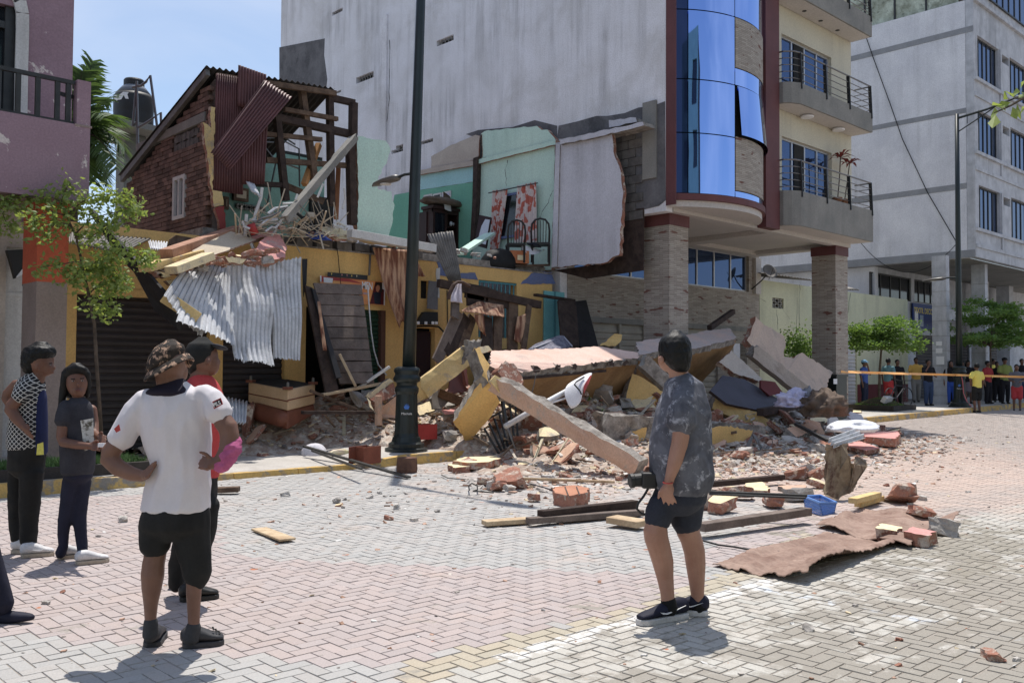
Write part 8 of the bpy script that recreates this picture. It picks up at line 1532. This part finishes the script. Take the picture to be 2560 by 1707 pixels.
f.limb(f.skin,[(250,380,34,-.02),(190,480,36,-.04),(150,530,41,-.06),(133,552,41,-.06),(126,575,40,-.06),(170,618,38,-.08),(230,645,32,-.1),(280,655,25,-.11)]); f.hand(f.P(278,656,-.11),f.P(312,632,-.13),f.P(340,598,-.1),UPV*.6+RH*.3,UPV*.5+FH*.9,1.05)
f.limb(f.skin,[(580,330,36,-.02),(618,385,38,-.05),(632,410,43,-.05),(655,440,44,-.06),(662,480,42,-.07),(650,540,36,-.1),(618,590,30,-.12),(585,605,24,-.13)]); f.hand(f.P(588,606,-.13),f.P(556,598,-.15),f.P(526,590,-.13),UPV,UPV*.7+FH*.7,1.05)
pkc=mat('pink_cloth',srgb(190,84,136),srgb(166,66,116),8,.85,.1,50); q=MB(); f.limb(q,[(690,492,24,-.06),(676,528,42,-.09),(650,568,44,-.1),(620,612,37,-.12)]); f.limb(q,[(655,505,38,-.07),(662,545,42,-.09)]); fuse(q,'pink_sleeve',pkc,f.t,.008,2,.014,22,(1,1,1.8))
pb=MB(); f.rings(pb,[(280,570,792,.14,0),(266,574,840,.15,0),(264,574,880,.15,0)],sk=.86); f.limb(pb,[(335,880,70,-.02),(332,930,69,-.02),(333,975,66,-.02)]); f.limb(pb,[(495,880,78,.0),(500,960,76,.0),(512,1040,68,.0),(518,1085,64,0),(518,1118,50,0)]); fuse(pb,'trousers',blk,f.t,.011,4,.01,9,(1,1,.6))
f.limb(f.skin,[(335,900,58,-.02),(335,990,47,-.02),(325,1040,48,-.03),(321,1090,50,-.04),(317,1150,43,-.03),(313,1220,31,-.02),(312,1290,25,-.02),(314,1350,25,-.02)]); f.limb(f.skin,[(500,900,60,0),(508,1080,40,0),(505,1130,34,-.01),(503,1180,33,-.01),(503,1250,28,0),(504,1320,25,0)])
crocm=mat('charcoal_clog',srgb(62,62,66),srgb(54,54,58),6,.55,.05,60); gsock=mat('grey_sock',srgb(66,66,68),None,rough=.95)
h1=Gd('N',310,1418); shoe(f,h1+FH*.02,h1+FH*.27-RH*.06,.115,.085,crocm,crocm,.03,(f.P(313,1290,-.02),f.P(312,1360,-.02),f.w(30),f.w(36),gsock),'clog')
h2,t2_=Gd('N',452,1412),Gd('N',640,1392); k=shoe(f,h2,t2_,.115,.09,crocm,crocm,.03,(f.P(504,1312,0),f.P(490,1375,0),f.w(32),f.w(40),gsock),'clog')
d=(t2_-h2).normalized(); 
for i in range(3):
    for j in range(3): MB().lathe([(.006,0),(.006,.004)],h2+d*((t2_-h2).length*(.72+.07*i))+d.cross(UPV)*((j-1)*.026)+UPV*(.085-.012*i),8).build('vent_hole',blackplastic,k)
f.done(skC)
# ---- man in black cap and red shirt behind him
ft=Gd('N',470,1205); D=(ft-EYE).dot(fw); f=Fig('man in black cap and red shirt behind the bucket hat man','N',D,ft)
redsh=mat('red_shirt',srgb(200,50,50),srgb(186,42,44),6,.85,.1,60)
ell(f.skin,f.P(548,130),(f.w(62),.09,f.w(78)),n=18,m_=12); ell(f.skin,f.P(585,160),(f.w(30),.06,f.w(50))); ell(f.skin,f.P(612,150),(f.w(10),.016,f.w(12))); ell(f.skin,f.P(606,178),(f.w(10),.025,f.w(7))); ell(f.skin,f.P(570,150,-.08),(f.w(10),.014,f.w(18))); f.limb(f.skin,[(540,180,42,0),(530,220,44,0),(528,250,50,0)])
hb=MB(); loft(hb,[(f.P(x,y),f.w(hw),b,RH,FH) for x,y,hw,b in ((540,54,34,.05),(537,70,56,.085),(536,95,66,.1),(537,125,68,.104),(535,150,62,.1))],20); ho=fuse(hb,'cap',blk,f.t,.009,4); q=MB(); ell(q,f.P(612,84),(f.w(42),.085,f.w(9)),Euler((0,.32,0)).to_matrix()@Matrix.Identity(3)); fuse(q,'cap_peak',mat('grey_peak',srgb(52,54,62),None,rough=.8),f.t,.008,3); hb=MB(); loft(hb,[(f.P(520,140),f.w(52),.09,RH,FH),(f.P(516,175),f.w(44),.08,RH,FH),(f.P(512,190),f.w(36),.06,RH,FH)],16); fuse(hb,'hair',hairm,f.t,.009,3,.005,40)
sb=MB(); f.rings(sb,[(490,585,215,.075,0),(465,610,245,.11,0),(455,626,285,.13,0),(450,630,360,.14,0),(455,628,450,.14,0),(460,624,540,.14,0),(465,615,620,.135,0),(470,608,660,.13,0)],sk=.84); f.limb(sb,[(470,270,44,-.1),(452,330,48,-.14),(445,380,48,-.15)]); fuse(sb,'red_shirt',redsh,f.t,.012,4,.012,9,(1,1,.5)); f.limb(f.skin,[(465,290,36,-.1),(445,390,36,-.14),(440,470,32,-.15),(470,560,26,-.16),(500,620,20,-.16)]); f.hand(f.P(500,620,-.16),f.P(515,650,-.17),f.P(530,690,-.16),RH,FH+RH*.2); f.limb(f.skin,[(600,290,36,.12),(590,400,34,.15),(585,520,28,.15),(585,600,20,.15)]); f.hand(f.P(585,600,.15),f.P(588,632,.15),f.P(592,670,.15),-RH,FH)
pb=MB(); f.rings(pb,[(472,604,640,.13,0),(468,602,700,.14,0),(464,598,760,.14,0)],sk=.86); f.limb(pb,[(500,770,58,.08),(470,900,48,.1),(432,1040,40,.12),(424,1140,34,.12)]); f.limb(pb,[(560,770,56,-.04),(552,900,48,-.05),(512,1060,40,-.05),(498,1165,34,-.05)]); fuse(pb,'trousers',blk,f.t,.012,4,.01,10); f.limb(f.skin,[(500,780,45,.08),(470,900,36,.1),(432,1040,30,.12),(424,1150,24,.12)]); f.limb(f.skin,[(560,780,45,-.04),(552,900,38,-.05),(512,1060,30,-.05),(498,1170,24,-.05)])
bshoe=mat('black_shoe',g(.025),g(.035),8,.4,.05,60); h1,t1_=Gd('N',440,1208),Gd('N',617,1190); shoe(f,h1,t1_,.1,.09,bshoe,bshoe,.03); h2=Gd('N',408,1155); shoe(f,h2,h2+RH*.05+FH*.26,.1,.09,bshoe,bshoe,.03); f.done(skB)
# ---- boy in checked shirt
ft=Gd('M',150,1165); D=(ft-EYE).dot(fw); f=Fig('boy in black and white checked shirt, hand on hip','M',D,ft)
def chk_(t,vec,c):
    vm=vmap(t,vec,(1,1,1),(0,.0,.8)); w=None
    for a in (1,-1):
        s=t.nodes.new('ShaderNodeSeparateXYZ'); t.links.new(vm,s.inputs[0]); q=t.nodes.new('ShaderNodeMath'); q.operation='MULTIPLY_ADD'; t.links.new(s.outputs[2],q.inputs[0]); q.inputs[1].default_value=a; t.links.new(s.outputs[0],q.inputs[2])
        m1=t.nodes.new('ShaderNodeMath'); m1.operation='MULTIPLY'; t.links.new(q.outputs[0],m1.inputs[0]); m1.inputs[1].default_value=26.; fr_=t.nodes.new('ShaderNodeMath'); fr_.operation='FRACT'; t.links.new(m1.outputs[0],fr_.inputs[0]); lt_=t.nodes.new('ShaderNodeMath'); lt_.operation='LESS_THAN'; t.links.new(fr_.outputs[0],lt_.inputs[0]); lt_.inputs[1].default_value=.2
        if w is None: w=lt_.outputs[0]
        else:
            mx=t.nodes.new('ShaderNodeMath'); mx.operation='MAXIMUM'; t.links.new(w,mx.inputs[0]); t.links.new(lt_.outputs[0],mx.inputs[1]); w=mx.outputs[0]
    return mixc(t,w,srgb(34,36,42),srgb(190,190,186))
chkm=mat('checked_shirt',g(.3),rough=.85,bump=.05,bsc=60,extra=chk_); navt=mat('navy_tee',srgb(34,44,92),srgb(30,38,80),5,.85,.05,40); yelt=mat('yellow_print',srgb(214,206,44),None,rough=.8)
ell(f.skin,f.P(212,145),(f.w(66),.09,f.w(78)),n=18,m_=12); ell(f.skin,f.P(245,185),(f.w(32),.06,f.w(46))); ell(f.skin,f.P(281,188),(f.w(11),.014,f.w(11))); ell(f.skin,f.P(272,212),(f.w(11),.022,f.w(7))); ell(f.skin,f.P(196,180,-.08),(f.w(11),.014,f.w(18))); f.limb(f.skin,[(205,215,36,0),(195,245,38,0),(180,280,50,0)])
hb=MB(); loft(hb,[(f.P(x,y),f.w(hw),b,RH,FH) for x,y,hw,b in ((212,66,46,.06),(208,82,74,.09),(205,108,84,.105),(196,135,76,.106),(172,165,52,.1),(165,190,44,.09),(166,208,36,.07))],20); fuse(hb,'hair',hairm,f.t,.009,2,.022,30)
sb=MB(); f.rings(sb,[(135,218,222,.07,0),(100,228,248,.1,0),(82,232,285,.115,0),(66,233,345,.125,0),(56,234,420,.13,0),(48,234,500,.135,0),(42,234,570,.138,0),(40,232,605,.138,0)],sk=.82); f.limb(sb,[(150,262,34,-.08),(120,310,42,-.12),(100,342,42,-.14)]); fuse(sb,'checked_shirt',chkm,f.t,.011,3,.008,12); q=MB(); f.rings(q,[(205,226,285,.05,.0),(196,238,340,.07,0),(190,241,450,.08,0),(188,241,560,.085,0),(186,240,632,.085,0)]); fuse(q,'undershirt',navt,f.t,.011,3); patch(f,[(195,585),(225,575),(228,640),(190,642)],-.14,yelt,'yellow_print',f.t)
f.limb(f.skin,[(130,300,30,-.1),(98,345,32,-.14),(58,388,31,-.15),(52,400,30,-.15),(85,450,28,-.16),(118,492,20,-.17)]); f.hand(f.P(118,492,-.17),f.P(140,520,-.18),f.P(176,548,-.17),UPV,-UPV*.7+FH*.5,.95); f.limb(f.skin,[(90,270,28,.1),(40,325,28,.12),(34,340,28,.12),(80,420,24,.12),(120,480,18,.1)]); f.hand(f.P(120,480,.1),f.P(140,505,.1),f.P(170,525,.1),UPV,-UPV*.7+FH*.5,.95)
pb=MB(); f.rings(pb,[(50,234,595,.13,0),(48,230,660,.135,0),(47,226,720,.135,0)],sk=.84); f.limb(pb,[(165,730,60,-.04),(158,850,54,-.04),(150,980,47,-.04),(150,1100,42,-.04)]); f.limb(pb,[(88,730,42,.07),(80,850,38,.08),(78,980,32,.08),(84,1085,28,.08)]); fuse(pb,'trousers',blk,f.t,.012,3,.01,10); f.limb(f.skin,[(165,740,48,-.04),(158,850,42,-.04),(150,1110,26,-.04)]); f.limb(f.skin,[(88,740,36,.07),(80,900,26,.08),(86,1100,20,.08)])
wsh=mat('white_leather',srgb(214,212,212),srgb(198,196,196),6,.5,.05,50); tansole=mat('worn_sole',srgb(176,160,138),None,rough=.7); h1,t1_=Gd('M',108,1180),Gd('M',288,1165); shoe(f,h1,t1_,.1,.095,wsh,tansole,.032,swoosh=1); h2=Gd('M',62,1155); shoe(f,h2,h2+RH*.26+FH*.02,.1,.095,wsh,tansole,.032); f.done(skB)
eyem=mat('eye_white',srgb(150,140,134),None,rough=.4,bump=0)
def eye(f,x,y,o,r=5.5):
    e=MB(); ell(e,f.P(x,y,o),(f.w(r*1.3),.005,f.w(r*.6))); q=e.build('eye',eyem,f.body,smooth=True); i_=MB(); ell(i_,f.P(x+1,y,o-.005),(f.w(r*.6),.004,f.w(r*.7))); i_.build('iris',blackplastic,f.body,smooth=True); b=MB(); b.bar(f.P(x-r*2,y-r*2,o-.004),f.P(x+r*1.8,y-r*2.2,o-.004),.006,.008); b.build('eyebrow',hairm,f.body)
eye(f,266,172,-.048,4.)
# ---- girl looking over
ft=Gd('M',420,1190); D=(ft-EYE).dot(fw); f=Fig('girl in charcoal T-shirt and leggings with long black hair','M',D,ft)
ctee=mat('charcoal_tee',srgb(58,58,66),srgb(48,48,56),6,.85,.08,60); legg=mat('navy_leggings',srgb(34,36,58),srgb(28,30,48),6,.8,.05,60)
ell(f.skin,f.P(404,262),(f.w(54),.085,f.w(76)),n=18,m_=12); ell(f.skin,f.P(406,305,-.02),(f.w(40),.065,f.w(38))); ell(f.skin,f.P(410,275,-.098),(f.w(9),.016,f.w(13))); ell(f.skin,f.P(408,303,-.08),(f.w(17),.018,f.w(6))); f.limb(f.skin,[(405,320,28,0),(408,350,28,0),(408,380,36,0)])
hb=MB(); loft(hb,[(f.P(x,y,o),f.w(hw),b,RH,FH) for x,y,hw,b,o in ((398,174,34,.05,.02),(398,192,60,.085,.02),(398,215,70,.1,.025),(398,245,68,.085,.045),(396,290,70,.07,.06),(394,330,66,.06,.06))],20); f.limb(hb,[(345,210,22,-.02),(336,260,18,-.03),(330,320,20,-.01),(320,370,16,-.02),(312,398,9,-.03)]); f.limb(hb,[(452,215,20,0),(462,260,14,.02),(462,310,13,.03),(455,338,10,.03)]); f.limb(hb,[(365,200,22,-.05),(400,186,26,-.05),(440,200,20,-.04)]); fuse(hb,'hair',hairm,f.t,.009,3,.008,26,(1.5,1.5,.3))
sb=MB(); f.rings(sb,[(362,452,352,.06,0),(335,474,372,.085,0),(318,484,400,.1,0),(312,489,450,.11,0),(312,492,520,.115,0),(318,494,600,.12,0),(322,492,680,.125,0),(324,484,735,.125,0)],sk=.84); f.limb(sb,[(345,380,34,-.06),(335,430,42,-.09),(332,474,42,-.1)]); fuse(sb,'t_shirt',ctee,f.t,.011,3,.01,10,(1,1,.5)); pr_=patch(f,[(420,462),(486,450),(492,600),(440,622)],-.135,mat('shirt_print',srgb(196,196,190),srgb(90,84,70),14,.8,0,30,thr=(.48,.56)),'shirt_print',f.t)
f.limb(f.skin,[(340,400,30,-.07),(332,480,30,-.1),(322,550,27,-.12),(330,575,26,-.13),(400,588,23,-.17),(470,596,18,-.2)]); f.hand(f.P(470,596,-.2),f.P(505,600,-.21),f.P(540,600,-.2),UPV,UPV*.8+FH*.6,.9); f.limb(f.skin,[(478,400,28,.08),(490,480,26,.06),(494,530,23,.0),(515,548,18,-.1)]); f.hand(f.P(512,546,-.1),f.P(535,556,-.15),f.P(558,570,-.18),UPV,UPV*.8+FH*.6,.9)
q=MB().box(f.P(540,590,-.22),(.02,.075,.03),Euler((0,0,YAW)).to_matrix()).build('phone',whiteplastic); tag(q,'small white phone held by the girl','phone')
pb=MB(); f.rings(pb,[(335,480,715,.11,0),(338,478,760,.115,0)],sk=.86); f.limb(pb,[(372,775,44,-.02),(352,900,38,-.02),(338,980,34,-.02),(330,1060,28,-.02),(332,1118,24,-.02)]); f.limb(pb,[(430,775,46,.04),(420,900,38,.03),(414,970,36,.02),(424,1060,30,.0),(432,1140,27,-.02)]); fuse(pb,'leggings',legg,f.t,.011,3,.004,16); f.limb(f.skin,[(372,780,30,-.02),(350,900,26,-.02),(336,985,22,-.02),(331,1060,18,-.02),(331,1110,14,-.02)]); f.limb(f.skin,[(430,780,36,.04),(414,980,28,.02),(432,1150,19,-.02)])
pkh=mat('pink_heel',srgb(214,160,176),None,rough=.7); h1,t1_=Gd('M',283,1193),Gd('M',400,1183)+RH*.06; shoe(f,h1+FH*.05,t1_+FH*.1,.092,.085,wsh,tansole,.03,(f.P(333,1112,-.02),f.P(315,1160,-.02),f.w(25),f.w(28),legg)); h2,t2_=Gd('M',395,1217),Gd('M',573,1198); shoe(f,h2,t2_,.092,.085,wsh,tansole,.03,(f.P(432,1130,-.02),f.P(428,1180,-.02),f.w(26),f.w(30),legg))
f.done(skB); eye(f,382,256,-.092); eye(f,430,254,-.092); q=MB(); ell(q,f.P(408,304,-.098),(f.w(15),.005,f.w(4))); q.build('lips',mat('lips',srgb(110,62,56),None,rough=.5),f.body,smooth=True)
# ---- template figures for the crowd
def crowd(label,zz,x,y,cols,ang=0.,H=1.66,arms=(0,0),cap=None,long=False,stride=0.,skirt=False,shorts=False,z0=None,sk=skC,Yp=None,vox=.02,stripe=None,lean=0.):
    b=U(zz,x,y,Y=Yp) if Yp else Gd(zz,x,y,.15 if z0 is None else z0); 
    if Yp: b.z=pz(b.x) if Yp>KY else gz(b.x)
    t=thing('person',label,'person',b,'bystanders behind the tape'); R=Euler((0,0,ang)).to_matrix(); k=H/1.72; Q=lambda a,c,e:b+R@Vector((a,c,e))*k; sx=R@Vector((1,0,0)); sy=R@Vector((0,1,0)); skin=MB(); top=MB(); bot=MB()
    lo=lambda mb,L:loft(mb,[(Q(xc,yc+lean*max(0,z_-1),z_),a_*k,b_*k,sx,sy) for xc,yc,z_,a_,b_ in L],12)
    ell(skin,Q(0,.02+lean*.6,1.6),(.075*k,.095*k,.115*k),R); ell(skin,Q(0,.115+lean*.6,1.58),(.014,.02,.02),R); ctube(skin,[Q(0,lean*.5,1.5),Q(0,lean*.45,1.42)],[.055,.06],8); tl=[(0,0,.9,.15,.1),(0,0,1.05,.14,.1),(0,0,1.25,.16,.11),(0,0,1.38,.17,.1),(0,0,1.45,.09,.07)]; lo(skin,[(a,c,e,f_*.85,g_*.85) for a,c,e,f_,g_ in tl]); lo(top,[(0,0,.86,.175,.13),(0,0,1.05,.165,.13),(0,0,1.25,.185,.13),(0,0,1.38,.19,.115),(0,0,1.44,.11,.08)])
    for s,ar in zip((-1,1),arms):
        sh_=(.19*s,lean*.4,1.39); el={0:(.25*s,-.02,1.12),1:(.24*s,.03,1.12),2:(.25*s,.12,1.18),3:(.36*s,-.08,1.16)}[ar]; wr={0:(.25*s,.04,.86),1:(.12*s,.28,1.08),2:(.07*s,.12,1.45),3:(.19*s,.08,1.0)}[ar]
        ctube(skin,[Q(*sh_),Q(*el),Q(*wr)],[.045,.04,.028],8); d_=(Q(*wr)-Q(*el)).normalized(); ctube(skin,[Q(*wr),Q(*wr)+d_*.08],[.035,.03],8); 
        for j in (-1,0,1): ctube(skin,[Q(*wr)+d_*.08+sy*(j*.02),Q(*wr)+d_*.16+sy*(j*.024)],[.011,.009],6)
        ctube(top,[Q(*sh_),Vector(Q(*sh_)).lerp(Q(*el),.75)],[.068,.075],10)
    for s in (-1,1):
        st=stride*s; hp=(.095*s,0,.88); kn=(.1*s,st*.5+.03,.47); an=(.1*s,st,.08); ctube(skin,[Q(*hp),Q(*kn),Q(*an)],[.08,.055,.038],10)
        if skirt: pass
        elif shorts: ctube(bot,[Q(*hp),Q(*kn)],[.105,.095],10)
        else: ctube(bot,[Q(*hp),Q(*kn),Q(an[0],an[1],.1)],[.105,.08,.068],10)
        h_=Q(an[0],an[1]-.06,0); h_.z=b.z; e=h_+sy*.25; m=MB(); loft(m,[(h_+(e-h_)*u+UPV*.035,.04*w_,.035*q_,sx,UPV) for u,w_,q_ in ((.05,.9,1),(.4,1,1.2),(.75,1.05,.8),(.97,.6,.5))],10); fuse(m,'shoe',cols[3] if len(cols)>3 else bshoe,t,.018,2)
    lo(bot,[(0,0,.72,.17,.13),(0,0,.85,.165,.13),(0,0,.95,.15,.12)]) if not skirt else lo(bot,[(0,0,.5,.19,.15),(0,0,.7,.18,.14),(0,0,.95,.15,.12)])
    fuse(skin,'body',sk,t,vox*.75,3); fuse(top,'shirt',cols[0],t,vox,3); fuse(bot,'trousers' if not skirt else 'skirt',cols[1],t,vox,3); h=MB(); ell(h,Q(0,-.005+lean*.6,1.635),(.088*k,.105*k,.1*k),R)
    if long: ctube(h,[Q(0,-.06+lean*.6,1.6),Q(0,-.09+lean*.5,1.45),Q(0,-.1+lean*.4,1.32)],[.085,.08,.05],10)
    fuse(h,'hair',hairm,t,vox*.75,2)
    if cap is not None: h=MB(); ell(h,Q(0,.0,1.66),(.1*k,.115*k,.075*k),R); ell(h,Q(0,.13,1.64),(.075*k,.08*k,.012),R); fuse(h,'cap',cap,t,vox*.7,2)
    return t
def cl(n,*c): return MATS[n] if n in MATS else mat(n,srgb(*c),None,rough=.85,bump=.05,bsc=40)
yel_=cl('yellow_polo',236,180,40); lem=cl('lemon_tee',238,216,50); grt=cl('grey_trousers',150,146,142); den=cl('blue_denim',58,78,116); drk=cl('dark_top',34,32,38); rsh=cl('red_shorts',196,40,48); teal_=cl('teal_floral',96,140,150); blu=cl('blue_top',60,96,180); gsk=cl('grey_skirt',130,116,124); olv=cl('olive_tee',140,150,60); gtee=cl('grey_vest',104,104,112); brt=cl('bright_blue_jeans',40,84,180)
fa=YAW-pi/2    # facing away from the camera
crowd('bystander in yellow polo and grey trousers walking behind the tape','S',975,1050,(yel_,grt),fa+pi-.2,1.72,(1,1),stride=.1,z0=.15)
crowd('bystander in light blue cap leaning by the white shutter','S',310,950,(blu,cl('dark_blue',38,46,74)),fa+pi+.8,1.64,(2,0),cap=cl('pale_blue_cap',110,170,214),Yp=14.9)
crowd('bystander in teal patterned shirt and red shorts under the clipped tree','S',620,975,(teal_,rsh),fa-1.0,1.7,(0,0),shorts=True,Yp=14.7)
crowd('bystander all in black behind the bicycle','S',735,975,(drk,blk),fa+pi,1.66,(0,0),Yp=14.9)
crowd('bystander in dark shirt and jeans looking at his phone','S',1130,1045,(drk,den),fa+pi+.2,1.66,(1,2),Yp=13.6)
crowd('woman in dark top and bright blue jeans left of the right lamp','S',1425,1030,(drk,brt),fa+pi-.4,1.62,(2,0),Yp=13.4,long=True)
crowd('woman in black top and grey skirt right of the right lamp','S',1640,1050,(drk,gsk),fa+pi,1.62,(1,1),skirt=True,Yp=13.2,long=True)
crowd('boy in lemon yellow T-shirt with his back turned','S',1755,1100,(lem,blk),fa+.3,1.66,(3,0),shorts=True,Yp=11.7,sk=skB)
crowd('bystander in red sleeves beside the lemon T-shirt boy','S',1890,1085,(cl('red_top',176,40,46),drk),fa+pi+.5,1.6,(1,0),Yp=12.6)
crowd('bystander in olive green top and dark trousers','S',2110,1130,(olv,drk),fa+pi,1.72,(1,1),cap=drk,Yp=12.2)
crowd('person in red shorts and grey vest standing in the street at the right','S',2265,1185,(gtee,rsh),fa+pi-.5,1.62,(1,1),shorts=True,Yp=11.2)
for k,(x,Y,lab) in enumerate(((1560,14.2,'dark dressed bystander half hidden behind the lamp pole'),(1960,13.6,'dark haired bystander at the back in lemon and black'),(2330,12.6,'bystander in dark top at the right edge of the crowd'),(2010,12.9,'bystander in black between the olive and red tops'),(1390,14.4,'bystander in pale blue standing against the arcade column'))): crowd(lab,'S',x,1060,((drk,lem,drk,blk,cl('pale_blue',110,130,170))[k],(den,drk,den,drk,drk)[k]),fa+pi+random.uniform(-.5,.5),random.uniform(1.56,1.72),random.choice(((0,0),(1,0),(0,1))),Yp=Y,long=k==1)
# ---- person stepping out of the picture at the left edge: trouser leg and shoe show
ft=Gd('M',20,1510); t=crowd('person cut off by the left edge, only a navy running shoe in view','M',-215,1500,(cl('dark_jacket',40,42,50),legg,nshoe,nshoe),fa-1.5,1.7,(0,0),z0=0,vox=.014,stride=.3); t['group']='people in the foreground'

bpy.data.scenes.remove(TS)
